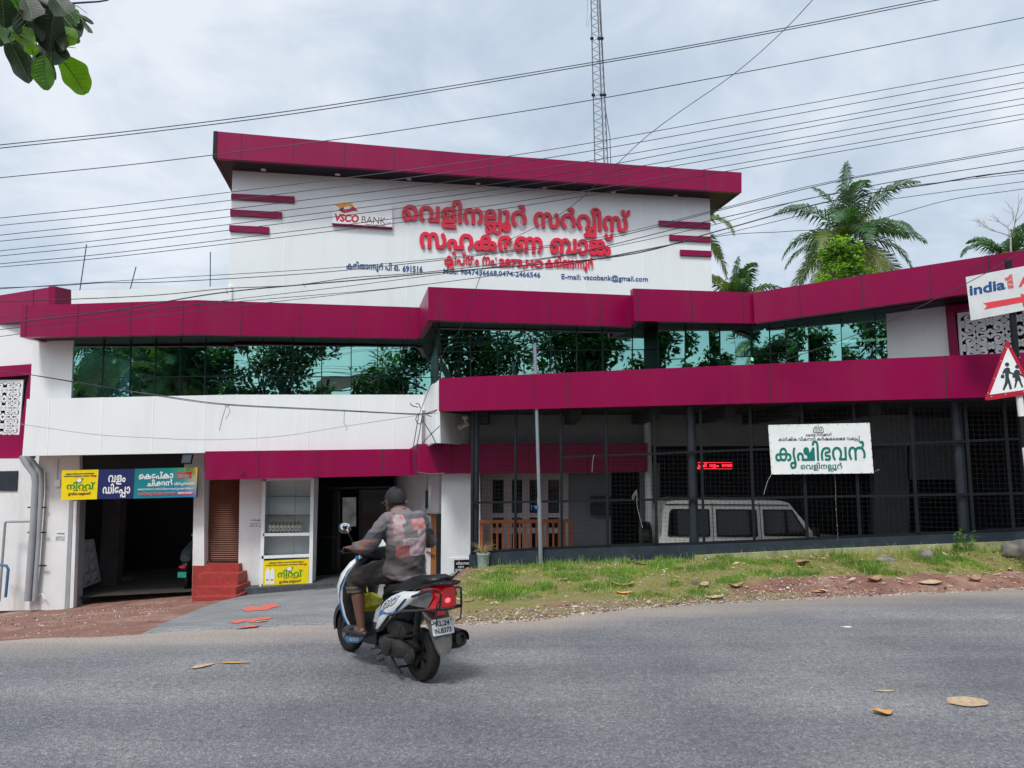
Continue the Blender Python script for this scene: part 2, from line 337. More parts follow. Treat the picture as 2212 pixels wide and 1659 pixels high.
GLYPHS = [
[[66,-3,-21,4,-13,6,-10,11,-8,14,-4,18,0,20,3,16,11,22,11,12,14,10,16,7,18,5,21,1,19,-1,17,-4,21,-11,10,-10,10,-18,5,-21,0,-16,-2,-15,-8,-19,-13,-17,-16,-14,-23,19,19,23,5,14,2,11,-1,19,-4,12,-7,9,-10,7,-20,6,-24,-2,-21,-10,-14,-16,-7,-22,0,-14,3,-16,4,-7,7,-7,9,-2,7,2,7,5,2,7,0,11,-4,10,-9,6,-14,-1,-13,-7,-12,-12,-4,24,14,11,11,6,21,3,14,-1,11,-4,8,-6,7,-9,4,-10,1,-13,-1,-13,-5,-11,-7,-10,-10,-6,-12,-5]],
[[93,143,29,-3,22,-10,16,-14,10,-18,4,-19,-2,-28,-9,-21,-19,-24,6,20,61,0,0,114,36,0,0,-140,-121,0,-12,17,15,18,6,13,3,16,-1,19,-4,12,-12,13,-15,8,-13,1,-13,-1,-12,-5,-9,-7,-10,-15,-3,-19,3,-21,9,-17,14,-16,-24,-19,-5,5,-19,20,-12,25,-3,23,5,27,10,18,16,15,23,10]],
[[102,118,-23,-2,-14,-3,-15,-7,-7,-8,-4,-17,2,-17,8,-8,8,-2,7,1,6,6,3,10,-2,8,-5,5,-6,2,-11,-1,-18,-7,-19,3,18,15,19,9,22,2,17,-5,11,-9,6,-17,-2,-20,-9,-13,-15,-9,-21,-3,-20,4,-15,10,-8,9,-4,12,-2,14,3,18,10,17,10,9,13,8,17,6,20,4,37,1,22,-2,24,-8,10,-8,8,-17,-1,-16,-7,-11,-13,-9,-26,-7,-15,12,0,6,16,1,7,4,4,8,-2,11,-7,6,-9,2],[186,39,-2,-13,-5,-10,-7,-7,-9,-4,-26,-5,-77,-1,-10,-3,-3,-8,3,-8,12,-4,119,0,0,-26,-130,1,-24,7,-10,9,-4,7,-2,18,4,12,8,10,12,7,24,4,74,1,13,5,4,7,-1,11,-3,4,-7,3,-18,2,0,22,29,-3,23,-11,8,-10]],
[[-5,213,19,-3,15,-6,13,-13,6,-14,4,-28,0,-149,-36,0,0,150,-3,20,-3,9,-8,7,-14,0,-6,-3,-4,-6,-1,-8,1,-9,-35,-4,0,1,-2,12,2,13,9,16,15,10,13,3]],
[[78,143,16,-1,11,-4,20,-14,-3,0,10,9,17,8,14,2,18,0,18,-5,21,-14,9,-14,6,-17,2,-18,-1,-16,-3,-14,-8,-19,-8,-12,-15,-17,-25,19,14,18,8,19,2,19,-2,20,-5,10,-6,8,-8,5,-9,2,-16,-2,-8,-6,-4,-8,-2,-16,0,-85,-35,0,-2,98,-3,9,-4,5,-13,5,-17,-2,-11,-8,-8,-14,-2,-12,0,-18,3,-15,10,-18,11,-14,-25,-19,-11,11,-15,23,-7,20,-3,23,5,27,13,22,14,11,17,7]],
[[82,143,16,-1,13,-3,16,-9,9,-9,7,-10,4,-12,2,-15,0,-31,-99,0,0,-27,132,0,0,114,35,0,0,-140,-202,0,0,85,2,16,5,12,10,13,15,10,19,6],[82,118,-15,-3,-10,-8,-5,-11,-2,-17,63,0,-2,17,-5,12,-10,7],[164,-84,-20,3,-13,5,-6,6,-8,16,-2,31,-4,10,-11,10,-16,3,-11,-2,-11,-5,-9,-9,-3,-9,-1,-20,3,-12,8,-6,11,1,5,5,1,6,-2,8,-4,3,-8,2,-8,-1,-19,-13,-6,17,13,10,15,6,11,2,15,-3,11,-7,6,-10,2,-14,-2,-13,-8,-11,-12,-7,-17,-2,-18,3,-13,9,-9,15,-2,26,5,17,14,17,20,11,24,3,30,-3,17,-9,10,-14,3,-10,2,-28,3,-8,7,-6,12,-1,8,4,6,7,4,18,-4,21,-11,17,23,14,13,-17,6,-13,3,-14,-1,-22,-9,-18,-8,-9,-19,-9]],
[[44,-59,-22,4,-16,9,-11,15,-3,18,4,18,10,14,17,10,21,3,21,-3,16,-9,11,-14,4,-19,-4,-19,-11,-14,-16,-9],[44,10,-10,-2,-8,-4,-6,-7,-2,-10,2,-11,6,-7,8,-4,10,-1,10,1,8,4,5,8,2,10,-1,10,-6,7,-8,4],[44,-25,-12,2,-9,6,-7,15,1,13,9,14,12,-6,-6,-4,-2,-4,0,-7,2,-4,8,-4,10,0,7,5,2,7,-3,6,-5,3,12,8,9,-16,1,-9,-3,-10,-9,-11,-7,-3],[35,143,14,-1,16,-8,7,-7,5,-15,1,-20,-3,-19,-13,-49,-33,4,11,44,1,31,-3,8,-5,5,-8,1,-14,-2,-5,25]],
[[136,-3,-25,4,-18,12,-11,18,-4,26,4,21,7,16,9,12,39,39,5,11,-1,10,-5,6,-11,2,-16,-2,-7,23,35,5,14,-1,15,-7,8,-10,3,-12,-1,-17,-6,-12,-9,-11,-31,-30,-9,-15,-5,-15,-2,-24,4,-12,3,-5,8,-5,7,-1,13,4,6,8,2,13,0,16,-3,15,-7,15,-7,9,-10,8,-13,5,-18,2,-23,-3,-12,-6,-12,-13,-6,-19,1,-23,8,-18,17,-20,-24,-19,-20,19,-11,18,-6,20,-2,16,3,21,9,19,15,16,14,8,26,8,28,1,29,-4,21,-10,19,-15,13,-20,7,-21,0,-29,-7,-22,-7,-9,-8,-7,-10,-5]],
[],
[[169,143,14,-1,17,-5,9,-6,9,-10,5,-10,4,-12,2,-48,2,-12,9,-12,16,-4,12,3,6,4,6,8,4,9,2,21,-2,20,-8,18,-14,19,24,19,16,-17,8,-12,10,-26,2,-15,0,-18,-5,-18,-8,-16,-19,-17,-26,-7,-25,0,-13,3,-11,6,-11,10,-8,18,-3,19,-1,37,-4,14,-9,10,-16,2,-14,-5,-7,-14,-2,-20,0,-78,-36,0,0,82,-1,18,-4,9,-6,5,-8,3,-10,0,-13,-5,-7,-6,-7,-14,-2,-13,0,-17,3,-14,10,-18,11,-14,-25,-19,-15,17,-8,11,-9,20,-3,14,-1,16,2,18,6,17,10,14,21,14,18,5,18,0,13,-2,12,-5,15,-12,-2,0,4,4,15,10,12,4]],
[[93,143,29,-3,22,-10,16,-14,10,-18,4,-19,-2,-28,-9,-21,-19,-24,6,20,61,0,0,114,36,0,0,-140,-121,0,-12,17,15,18,6,13,3,16,-1,19,-4,12,-12,13,-15,8,-13,1,-13,-1,-12,-5,-9,-7,-10,-15,-3,-19,3,-21,9,-17,14,-16,-24,-19,-5,5,-19,20,-12,25,-3,23,5,27,10,18,16,15,23,10],[247,31,0,-102,-140,0,-13,24,56,39,32,19,27,-7,-80,-56,2,5,4,0,77,1,0,61]],
[[-23,213,26,-3,16,-6,19,-15,8,-15,5,-31,1,-143,-36,0,0,143,-3,23,-5,12,-13,11,-23,3,-9,-2,-5,-4,-3,-6,1,-6,3,-6,8,-2,6,1,5,6,1,13,-4,7,-7,6,32,-5,4,-11,0,-13,-5,-12,-10,-9,-16,-4,-18,0,-16,8,-8,10,-2,19,2,9,5,8,8,6,11,5]],
[[-29,149,-23,3,-12,5,-8,7,-6,10,-3,10,0,13,3,11,31,-6,-1,-13,2,-8,7,-6,10,-2,11,2,7,6,2,8,-1,13,30,6,3,-11,0,-13,-3,-10,-6,-10,-8,-7,-12,-5]],
[[66,90,25,-4,13,-7,10,-9,6,-10,3,-17,-1,-11,-6,-15,-3,9,69,0,14,-26,-104,0,-12,14,8,18,-1,18,-7,11,-14,4,-7,-1,-9,-4,-7,-13,2,-20,9,-16,-27,-14,-12,16,-6,16,-1,20,3,13,8,11,16,11,14,5],[234,143,30,-3,23,-10,15,-15,8,-11,4,-13,3,-29,-5,-22,-14,-23,-20,-20,-24,19,14,15,7,12,4,15,1,12,-1,13,-5,12,-11,13,-10,6,-18,3,-20,-3,-10,-6,-11,-13,-6,-18,1,-23,7,-17,16,-20,-12,-17,-9,0,-10,6,-18,24,-9,21,-2,20,1,13,6,20,8,11,16,15,14,7,17,5]],
[[57,-3,-21,3,-9,3,-12,12,-7,16,0,15,5,15,7,9,8,6,18,7,35,3,148,-1,21,-5,11,-6,10,-9,6,-14,0,-21,-7,-16,-6,-6,-16,-8,-23,-3,-20,3,6,25,12,-2,10,1,6,3,3,6,2,7,-2,8,-5,6,-8,5,-27,2,-127,0,-17,-2,-8,-3,-7,-8,-1,-13,5,-8,10,-4,13,0,11,3,12,8,15,-23,-24,-11],[144,143,11,0,19,-5,8,-4,13,-11,12,-23,4,-29,-4,-32,-4,-9,-9,-14,-7,-6,-14,-8,-29,-5,-15,1,-14,4,-12,6,-9,8,-8,11,-5,13,-5,31,5,30,5,12,8,11,10,8,11,6,14,4],[144,118,-15,-3,-10,-9,-6,-15,-2,-21,2,-20,6,-15,10,-9,15,-3,14,3,10,9,6,15,2,20,-2,21,-6,15,-10,9]],
[[98,143,23,-1,28,-9,21,-14,15,-20,6,-15,3,-16,-2,-28,-9,-22,-17,-14,-23,-7,-26,2,-20,10,-12,15,-5,20,0,18,3,10,9,16,16,11,10,3,18,0,19,-7,11,-9,7,-10,6,-12,2,-13,-13,1,-8,15,-11,9,-11,2,-11,-2,-7,-5,-6,-15,1,-17,6,-11,8,-5,7,0,9,2,6,4,6,14,2,21,-3,23,-8,13,-13,10,-18,6,-24,1,-23,-6,-11,-7,-10,-15,-3,-19,3,-21,8,-17,15,-16,-24,-19,-20,20,-11,17,-6,20,-1,23,4,21,7,12,15,16,13,8,27,8]],
[[99,143,20,-1,17,-5,14,-8,13,-11,-9,5,10,9,11,6,19,5,15,0,14,-3,15,-8,9,-8,-3,-1,16,13,18,6,25,1,18,-5,21,-14,13,-22,4,-18,0,-17,-6,-29,-10,-19,-19,-22,-25,19,11,14,10,18,4,19,-1,19,-6,16,-10,10,-13,5,-12,-1,-12,-7,-4,-12,-2,-97,-35,0,0,84,-3,17,-5,9,-5,5,-8,2,-13,0,-13,-8,-7,-16,-1,-93,-36,0,0,76,-4,23,-7,10,-8,5,-11,3,-18,0,-21,-6,-11,-8,-12,-18,-3,-16,0,-22,6,-17,4,-5,9,-3,8,0,7,5,4,8,0,11,-4,11,-6,4,-12,1,-9,-3,-9,-5,-12,-12,-3,24,8,8,11,6,12,5,15,1,13,-1,16,-7,10,-12,4,-10,1,-13,-3,-19,-10,-15,-16,-9,-21,-3,-21,4,-18,11,-13,20,-5,28,3,25,4,11,12,19,16,14,20,9,23,5]],
[[99,143,20,-1,17,-5,14,-8,13,-11,6,-17,5,-39,0,-62,-36,0,0,68,-1,22,-3,9,-7,10,-8,5,-11,3,-18,0,-21,-6,-16,-13,-7,-13,-4,-26,1,-12,4,-14,4,-6,8,-5,9,0,6,2,6,6,2,12,-3,12,-4,5,-7,3,-14,-1,-13,-7,-12,-12,-3,24,19,14,20,6,20,-1,16,-7,7,-7,5,-10,3,-18,-3,-19,-10,-15,-16,-9,-13,-3,-15,0,-14,4,-13,6,-15,17,-6,16,-2,20,3,25,9,21,14,16,19,12,21,7],[342,140,0,-140,-121,0,-11,15,14,20,6,13,4,19,-1,19,-4,12,-8,12,-8,5,-13,2,-10,-1,-7,-4,-5,-6,-3,-9,-1,-97,-36,0,0,61,14,45,2,17,10,9,11,6,13,4,25,1,18,-5,21,-14,13,-22,5,-27,-5,-30,-12,-24,-9,5,62,0,0,114]],
[[133,71,-3,-28,-4,-13,-7,-11,-14,-13,-20,-8,-18,-1,-15,1,-22,9,-15,14,-10,24,36,7,8,-20,7,-7,7,-2,10,0,8,3,9,10,5,21,0,27,-5,21,-9,10,-13,3,-10,-3,-10,-9,-6,-17,-36,6,9,21,10,12,13,9,17,5,15,1,17,-1,13,-5,11,-6,8,-10,9,-16,3,-13]],
[[150,143,11,0,19,-5,8,-4,13,-11,12,-23,4,-29,-4,-32,-4,-9,-9,-14,-6,-6,-15,-8,-29,-5,-15,1,-14,4,-12,6,-9,8,-8,11,-5,13,-5,31,5,30,8,16,5,7,13,11,8,3],[150,118,-14,-3,-11,-9,-6,-15,-2,-21,2,-20,6,-15,11,-9,14,-3,14,3,10,9,6,15,2,20,-2,21,-6,15,-10,9],[59,-3,-15,1,-18,7,-12,12,-5,16,0,14,7,13,14,12,16,6,45,4,16,4,128,-1,21,-5,11,-6,10,-9,6,-14,1,-21,-8,-16,-6,-6,-16,-8,-23,-3,-20,3,6,25,12,-2,10,1,6,3,4,6,1,7,-2,8,-5,6,-8,5,-26,2,-133,0,-16,-2,-11,-5,-5,-6,-1,-13,5,-8,10,-4,14,0,10,3,12,7,16,-22,-24,-11],[58,143,27,-3,25,-11,-13,-27,-14,12,-14,4,-14,-1,-6,-3,-4,-5,-1,-6,1,-6,8,-8,12,-2,36,-1,-19,-20,-27,2,-23,6,-13,9,-8,12,-1,16,3,9,5,9,9,6,10,5]],
[[57,-3,-21,3,-9,3,-12,12,-7,16,0,15,5,15,7,9,8,6,18,7,35,3,148,-1,21,-5,11,-6,10,-9,6,-14,0,-21,-7,-16,-6,-6,-16,-8,-23,-3,-20,3,6,25,12,-2,10,1,6,3,3,6,2,7,-2,8,-5,6,-8,5,-27,2,-127,0,-17,-2,-8,-3,-7,-8,-1,-13,5,-8,10,-4,13,0,11,3,12,8,15,-23,-24,-11],[144,143,11,0,19,-5,8,-4,13,-11,12,-23,4,-29,-4,-32,-4,-8,-9,-14,-7,-5,-14,-8,-29,-4,-29,4,-11,5,-10,8,-8,10,-6,13,-4,31,5,30,5,12,8,11,10,8,11,6,14,4],[144,118,-15,-3,-10,-9,-6,-15,-2,-21,2,-20,6,-15,10,-9,15,-3,14,3,10,9,6,15,2,20,-2,21,-6,15,-10,9],[225,-84,-24,4,-14,10,-8,15,-3,27,-4,14,-11,10,-16,3,-11,-2,-11,-5,-9,-9,-3,-8,-1,-19,3,-13,5,-5,6,-2,11,3,3,7,-1,9,-4,5,-5,2,-14,-2,-17,-12,-4,18,22,14,10,2,13,0,13,-4,9,-9,5,-20,-3,-13,-7,-11,-12,-7,-17,-2,-18,3,-14,9,-9,15,-2,9,0,17,5,17,14,17,20,11,24,3,31,-4,16,-9,9,-11,4,-11,2,-28,3,-9,8,-6,11,-1,8,4,6,7,4,18,-4,20,-11,18,23,14,13,-17,6,-13,3,-22,-1,-14,-8,-18,-9,-9,-19,-9]],
[[66,90,25,-4,13,-7,10,-9,6,-10,3,-17,-1,-11,-6,-15,-3,9,78,0,0,114,35,0,0,-140,-134,0,-12,14,8,18,-1,18,-7,11,-14,4,-7,-1,-9,-4,-7,-13,2,-20,9,-16,-27,-14,-12,16,-6,16,-1,20,3,13,8,11,16,11,14,5]],
[[140,-3,-17,2,-15,5,-16,14,-7,14,-4,16,1,24,5,14,12,19,10,11,20,13,19,8,18,5,22,1,21,-1,18,-5,21,-11,9,-11,10,-18,4,-20,0,-15,-2,-15,-8,-20,-12,-16,-16,-14,-23,19,13,15,9,17,3,22,-3,20,-10,15,-9,7,-13,5,-15,1,-20,-1,-15,-5,-16,-11,-13,-20,-4,-23,3,-22,9,-10,14,-3,8,3,5,4,5,10,2,11,-2,24,-5,11,-9,15,-19,13,-22,4,-14,0,-16,-3,-17,-10,-7,-10,-5,-12,-1,-24,9,-23,17,-20,-24,-19,-24,25,-10,18,-3,14,-2,16,3,20,5,13,7,12,17,15,15,7,19,5,29,1,25,-4,23,-9,20,-13,7,-8,13,-18,6,-22,1,-21,-4,-17,-7,-14,-10,-10,-13,-6]],
[[62,-3,-22,3,-18,10,-11,16,-4,19,4,19,12,16,17,9,22,4,22,-3,18,-10,11,-15,4,-20,-4,-20,-11,-15,-18,-10],[62,68,-8,-1,-7,-5,-5,-7,-2,-10,2,-10,5,-7,7,-5,8,-1,9,1,7,5,5,7,1,10,-1,10,-5,7,-7,5]],
[[36,-3,-9,1,-6,4,-5,6,-1,9,1,10,5,6,6,4,9,1,8,-1,6,-4,5,-6,1,-10,-1,-9,-5,-6,-6,-4],[36,98,-9,1,-6,4,-5,6,-1,9,1,10,5,6,6,4,9,1,8,-1,6,-4,5,-6,1,-10,-1,-9,-5,-6,-6,-4]],
[[133,118,-28,-2,-23,-5,-18,-9,-7,-6,-10,-13,-3,-7,-3,-16,3,-23,4,-7,7,-7,10,-2,7,2,6,5,3,7,0,11,-4,10,-10,6,-13,-1,-13,-7,-13,-12,-3,24,19,14,20,6,20,-1,16,-7,7,-7,6,-10,3,-18,-4,-19,-10,-15,-15,-9,-21,-3,-22,4,-13,6,-15,17,-7,24,2,31,3,9,9,17,13,13,26,14,33,9,38,2,37,-2,28,-6,25,-11,15,-12,7,-15,-1,-13,-8,-12,-13,-8,0,2,14,-8,7,-8,3,-10,1,-10,-5,-14,-12,-11,-19,-7,-19,-1,-21,2,-16,6,-12,10,-9,13,-5,15,-1,23,4,21,6,12,9,12,11,10,19,12,19,6,19,4,22,0,15,-2,18,-5,13,-8,12,-10,14,-56,0,-62,-36,0,-1,87,-6,15,-10,10,-18,6,-31,-1,-20,-8,-14,-13,-7,-12,-4,-12,-1,-12,2,-17,2,-7,8,-9,5,-3,13,-2,16,4,4,4,1,10,-3,5,-6,4,-21,2,0,26,16,1,7,3,4,8,-1,12,-11,9,-12,4,-22,3],[358,143,18,-1,21,-7,10,-7,9,-14,1,-14,-3,-13,-9,-11,-11,-7,-1,2,17,-10,8,-14,1,-20,-6,-14,-13,-10,-18,-5,-21,-1,-20,3,5,25,15,-2,12,1,7,2,4,9,-1,11,-7,7,-9,3,-22,1,0,25,25,2,8,6,3,7,-1,11,-5,5,-7,4,-11,1,-11,-1,-14,-5,-10,-9,-5,-8,-6,-24,-1,-52,-33,0,0,42,5,33,7,14,14,18,13,8,24,8]],
[[167,143,15,-1,12,-4,15,-10,4,-4,-3,0,11,9,11,6,12,3,15,1,28,-5,21,-14,10,-14,6,-17,2,-18,-1,-16,-3,-14,-8,-19,-8,-12,-16,-17,-25,19,15,18,7,19,3,19,-3,20,-4,10,-6,8,-8,5,-13,2,-9,-1,-7,-3,-5,-7,-3,-9,-1,-97,-36,0,0,78,-2,20,-7,14,-6,4,-9,1,-9,0,-10,-4,-6,-6,-4,-10,-2,-14,0,-83,-36,0,-1,98,-3,9,-4,5,-13,5,-16,-2,-11,-8,-8,-14,-2,-12,0,-18,3,-15,10,-18,11,-14,-25,-19,-11,11,-12,17,-6,13,-6,28,0,17,4,18,13,22,14,11,8,4,18,5,11,0,15,-1,12,-4,19,-14,-3,-1,5,5,16,11,12,3]],
[[123,143,24,-1,19,-4,14,-6,13,-13,4,-17,-3,-13,-10,-13,-11,-7,-1,2,17,-10,9,-14,1,-20,-7,-14,-12,-10,-19,-5,-21,-1,-20,3,5,25,13,-2,15,1,6,2,4,5,0,11,-6,9,-11,5,-18,1,0,25,17,1,8,2,5,5,3,9,-3,8,-2,3,-10,5,-34,2,-22,-3,-19,-7,-15,-11,-10,-15,-4,-22,1,-13,4,-13,4,-6,8,-5,9,0,6,2,6,6,2,12,-3,12,-4,5,-7,3,-14,-1,-13,-7,-12,-11,-3,24,19,13,19,6,21,-1,15,-7,11,-12,5,-16,-1,-20,-8,-16,-14,-11,-19,-6,-23,2,-19,8,-15,17,-7,25,1,29,11,25,12,13,23,15,30,9]],
[[36,-3,-9,1,-6,4,-5,6,-1,9,1,10,5,6,6,4,9,1,8,-1,6,-4,5,-6,1,-10,-1,-9,-5,-6,-6,-4]],
[[98,-3,-26,2,-16,5,-15,6,-12,9,-10,12,-6,14,-4,17,0,18,7,24,8,12,12,10,13,8,15,5,26,4,18,0,23,-5,10,-5,7,-8,5,-13,0,-11,-3,-9,-5,-8,-12,-8,-21,-4,-20,3,-9,5,-7,6,-3,7,-3,13,5,17,32,5,-8,-11,-1,-14,6,-8,6,-1,8,2,3,3,2,7,-2,6,-3,4,-14,3,-28,-2,-11,-4,-9,-8,-9,-15,-3,-12,1,-20,4,-12,11,-14,10,-7,22,-4,20,2,6,3,3,5,-1,11,-5,4,-5,1,-6,-1,-6,-6,-2,-8,2,-8,8,-11,-33,5,-4,12,1,14,5,11,11,9,17,4,19,0,14,-6,10,-9,4,-9,1,-15,-3,-9,-5,-9,-9,-6,-12,-5]],
[[144,143,11,0,19,-5,8,-4,13,-11,12,-23,4,-29,-4,-32,-4,-9,-9,-14,-7,-6,-14,-8,-29,-5,-15,1,-14,4,-12,6,-9,8,-8,11,-5,13,-5,31,5,30,5,12,8,11,10,8,11,6,14,4],[144,118,-15,-3,-10,-9,-6,-15,-2,-21,2,-20,6,-15,10,-9,15,-3,14,3,10,9,6,15,2,20,-2,21,-6,15,-10,9],[57,-3,-21,3,-9,3,-12,12,-7,16,0,15,5,15,7,9,8,6,18,7,35,3,188,0,23,-1,14,-3,15,-9,9,-11,4,-15,-1,-15,-6,-16,-13,-12,-18,-6,-12,-1,-23,4,-13,6,-14,15,-5,14,-1,28,4,23,9,20,14,15,18,12,22,7,24,2,31,-3,16,-6,19,-13,9,-11,8,-19,2,-29,-5,-22,-14,-23,-20,-20,-23,19,13,15,9,17,3,22,-3,19,-10,15,-10,7,-12,5,-14,1,-20,-2,-16,-8,-12,-13,-8,-17,-2,-29,4,-17,10,-8,9,-2,7,2,5,3,3,6,1,14,-6,9,-12,5,-219,0,-12,-4,-7,-8,-1,-10,3,-9,9,-5,13,-1,14,3,12,8,15,-23,-24,-11]],
[[66,90,25,-4,13,-7,10,-9,6,-10,3,-17,-1,-11,-6,-15,-3,9,69,0,14,-26,-104,0,-12,14,8,18,-1,18,-7,11,-14,4,-7,-1,-9,-4,-7,-13,2,-20,9,-16,-27,-14,-12,16,-6,16,-1,20,3,13,8,11,16,11,14,5],[178,0,-1,107,-2,6,-5,4,-7,1,-8,-4,-3,-5,0,-9,2,-7,5,-6,16,-5,30,1,18,7,15,11,12,14,16,25,36,0,0,-140],[165,143,15,-1,12,-4,10,-7,7,-12,4,-18,0,-75,53,0,2,76,0,-4,-4,-6,-16,-17,-18,-11,-20,-6,-29,-1,-21,2,-16,5,-17,11,-6,11,-3,11,0,11,5,15,7,8,9,7,12,4]],
[[144,143,11,0,19,-5,8,-4,13,-11,12,-23,4,-29,-4,-32,-4,-9,-10,-14,-6,-6,-15,-8,-28,-5,-15,1,-14,4,-12,6,-9,8,-8,11,-5,13,-5,31,5,30,5,12,8,11,10,8,11,6,14,4],[144,118,-15,-3,-10,-9,-6,-15,-2,-21,2,-20,6,-15,10,-9,14,-3,15,3,10,9,6,15,2,20,-2,21,-6,15,-10,9],[57,-3,-21,3,-16,8,-9,14,-4,18,4,17,9,13,19,11,22,4,138,1,38,-2,13,-4,14,-9,9,-10,3,-8,1,-13,-3,-11,-10,-10,-14,-6,11,13,76,0,0,-26,-107,0,-7,25,14,5,4,5,1,7,-4,11,-9,5,-20,3,-144,-1,-13,-3,-8,-7,-2,-12,3,-9,9,-5,13,-1,14,3,12,8,15,-23,-24,-11],[332,0,0,107,-3,6,-5,4,-7,1,-7,-4,-3,-5,-1,-9,2,-7,6,-6,15,-5,31,1,18,7,15,11,12,14,16,25,35,0,0,-140],[320,143,14,-1,12,-4,10,-7,8,-12,3,-18,0,-75,54,0,1,76,1,-4,-5,-6,-16,-17,-18,-11,-20,-6,-29,-1,-21,2,-16,5,-17,11,-6,11,-3,11,0,11,5,15,7,8,9,7,12,4]],
[[98,143,22,-1,26,-6,19,-11,13,-15,6,-14,3,-18,0,-78,-173,0,1,78,3,17,6,15,12,14,18,12,24,6],[80,118,-7,-2,-9,-5,-11,-15,-3,-22,0,-57,-9,0,34,33,17,27,3,14,-1,17,-4,7],[131,93,-3,-18,-12,-23,-25,-29,-6,1,67,2,0,45,-3,19,-10,18,-18,11,1,1,7,-14]],
[[44,-59,-22,4,-16,9,-11,15,-3,18,4,18,10,14,17,10,21,3,21,-3,16,-9,11,-14,4,-19,-4,-19,-11,-14,-16,-9],[44,-35,8,1,7,4,4,7,2,10,-2,9,-4,7,-7,4,-8,1,-8,-1,-7,-4,-4,-7,-2,-10,2,-9,4,-7,7,-4],[35,143,14,-1,16,-8,7,-7,5,-15,1,-20,-3,-19,-13,-49,-33,4,11,44,1,31,-3,8,-5,5,-8,1,-14,-2,-5,25]],
[[92,-13,21,-3,10,-4,7,-7,5,-7,3,-12,-1,-9,-4,-9,-5,8,63,0,0,74,35,0,0,-98,-111,0,-11,14,4,12,-2,12,-7,5,-7,2,-10,-3,-5,-7,-1,-13,7,-13,-23,-10,-8,11,-6,12,0,15,3,9,6,8,13,9],[66,90,25,-4,13,-7,10,-9,6,-10,3,-17,-1,-11,-6,-15,-3,9,78,0,0,114,35,0,0,-140,-134,0,-12,14,8,18,-1,18,-7,11,-14,4,-7,-1,-9,-4,-7,-13,2,-20,9,-16,-27,-14,-12,16,-6,16,-1,20,3,13,8,11,16,11,14,5]],
[[12,-83,-21,2,-11,5,-8,7,-8,14,-1,20,6,13,12,10,17,5,15,1,20,-4,17,-10,-8,-22,-14,9,-20,2,-10,-5,-2,-11,2,-5,8,-5,17,1,9,7,5,14,-1,11,-3,15,-21,62,-2,23,1,18,7,24,10,22,37,0,-15,-32,-5,-29,4,-26,21,-66,2,-17,-3,-17,-6,-14,-15,-14,-13,-5]],
[[111,143,19,-1,22,-5,16,-11,6,-9,2,-11,-2,-11,-4,-7,-6,-7,-16,-5,-35,-1,-5,-3,-1,-4,1,-4,5,-2,37,-2,8,-2,9,-6,7,-9,1,-9,-1,-12,-4,-9,-7,-6,-9,-6,-21,-4,-33,2,-28,7,10,23,19,-5,20,-2,14,2,7,4,-1,6,-4,2,-29,2,-18,4,-7,5,-7,8,-2,10,1,12,4,8,7,7,16,6,33,2,6,3,0,6,-8,6,-16,3,-17,-1,-18,-4,-8,-3,-12,-10,-8,-13,-5,-15,-2,-18,2,-25,5,-24,-33,-6,-7,28,-3,28,3,26,8,21,14,18,20,13,25,8]],
[[78,143,16,-1,12,-4,22,-15,13,-65,0,-58,-35,0,-1,94,-5,15,-10,7,-14,1,-13,-4,-10,-10,-6,-16,-1,-19,3,-20,10,-18,11,-14,-25,-19,-19,22,-10,19,-6,20,-1,16,2,19,6,16,10,14,14,11,17,7],[225,-3,-25,4,-18,12,-11,18,-3,26,3,21,8,16,9,12,38,39,5,11,0,10,-5,6,-11,2,-17,-2,-6,23,34,5,15,-1,15,-7,8,-10,3,-12,-2,-17,-5,-12,-9,-11,-31,-30,-10,-15,-5,-15,-1,-24,3,-12,4,-5,8,-5,6,-1,14,4,5,8,3,13,0,18,-4,16,-8,14,-7,8,-9,7,-12,5,-18,2,-18,-2,-11,-4,-10,-9,-5,-9,-3,-13,-1,-56,-33,0,0,46,12,46,11,10,14,9,26,6,29,1,22,-4,22,-10,19,-15,12,-19,7,-22,1,-29,-8,-22,-6,-9,-8,-7,-11,-5,-11,-3]],
[[162,-3,-13,1,-17,5,-10,7,-8,9,-6,10,-3,13,-3,48,-2,12,-8,11,-16,4,-12,-2,-7,-5,-5,-7,-4,-10,-3,-20,3,-20,8,-19,14,-18,-25,-19,-23,28,-10,26,-2,15,0,19,4,18,8,15,19,17,27,8,25,-1,12,-3,11,-5,13,-14,7,-15,3,-19,1,-37,3,-14,10,-10,15,-2,14,6,8,13,1,20,0,78,36,0,0,-82,2,-18,4,-8,6,-6,8,-3,10,0,12,5,7,6,8,15,2,12,-1,17,-3,14,-9,19,-11,14,25,18,15,-16,8,-12,8,-19,3,-14,1,-16,-2,-19,-6,-16,-9,-14,-21,-15,-18,-4,-18,-1,-14,3,-11,4,-16,13,3,0,-5,-4,-15,-11,-12,-4]],
[[236,140,0,-140,-231,0,0,26,113,0,-18,-5,8,7,5,7,2,13,-1,9,-4,8,-10,5,-14,-1,-6,-4,-5,-12,0,-13,-34,-3,0,24,7,17,14,11,21,6,20,1,14,-2,14,-7,10,-9,7,-15,2,-15,-4,-13,-9,-14,-7,5,71,0,0,114]],
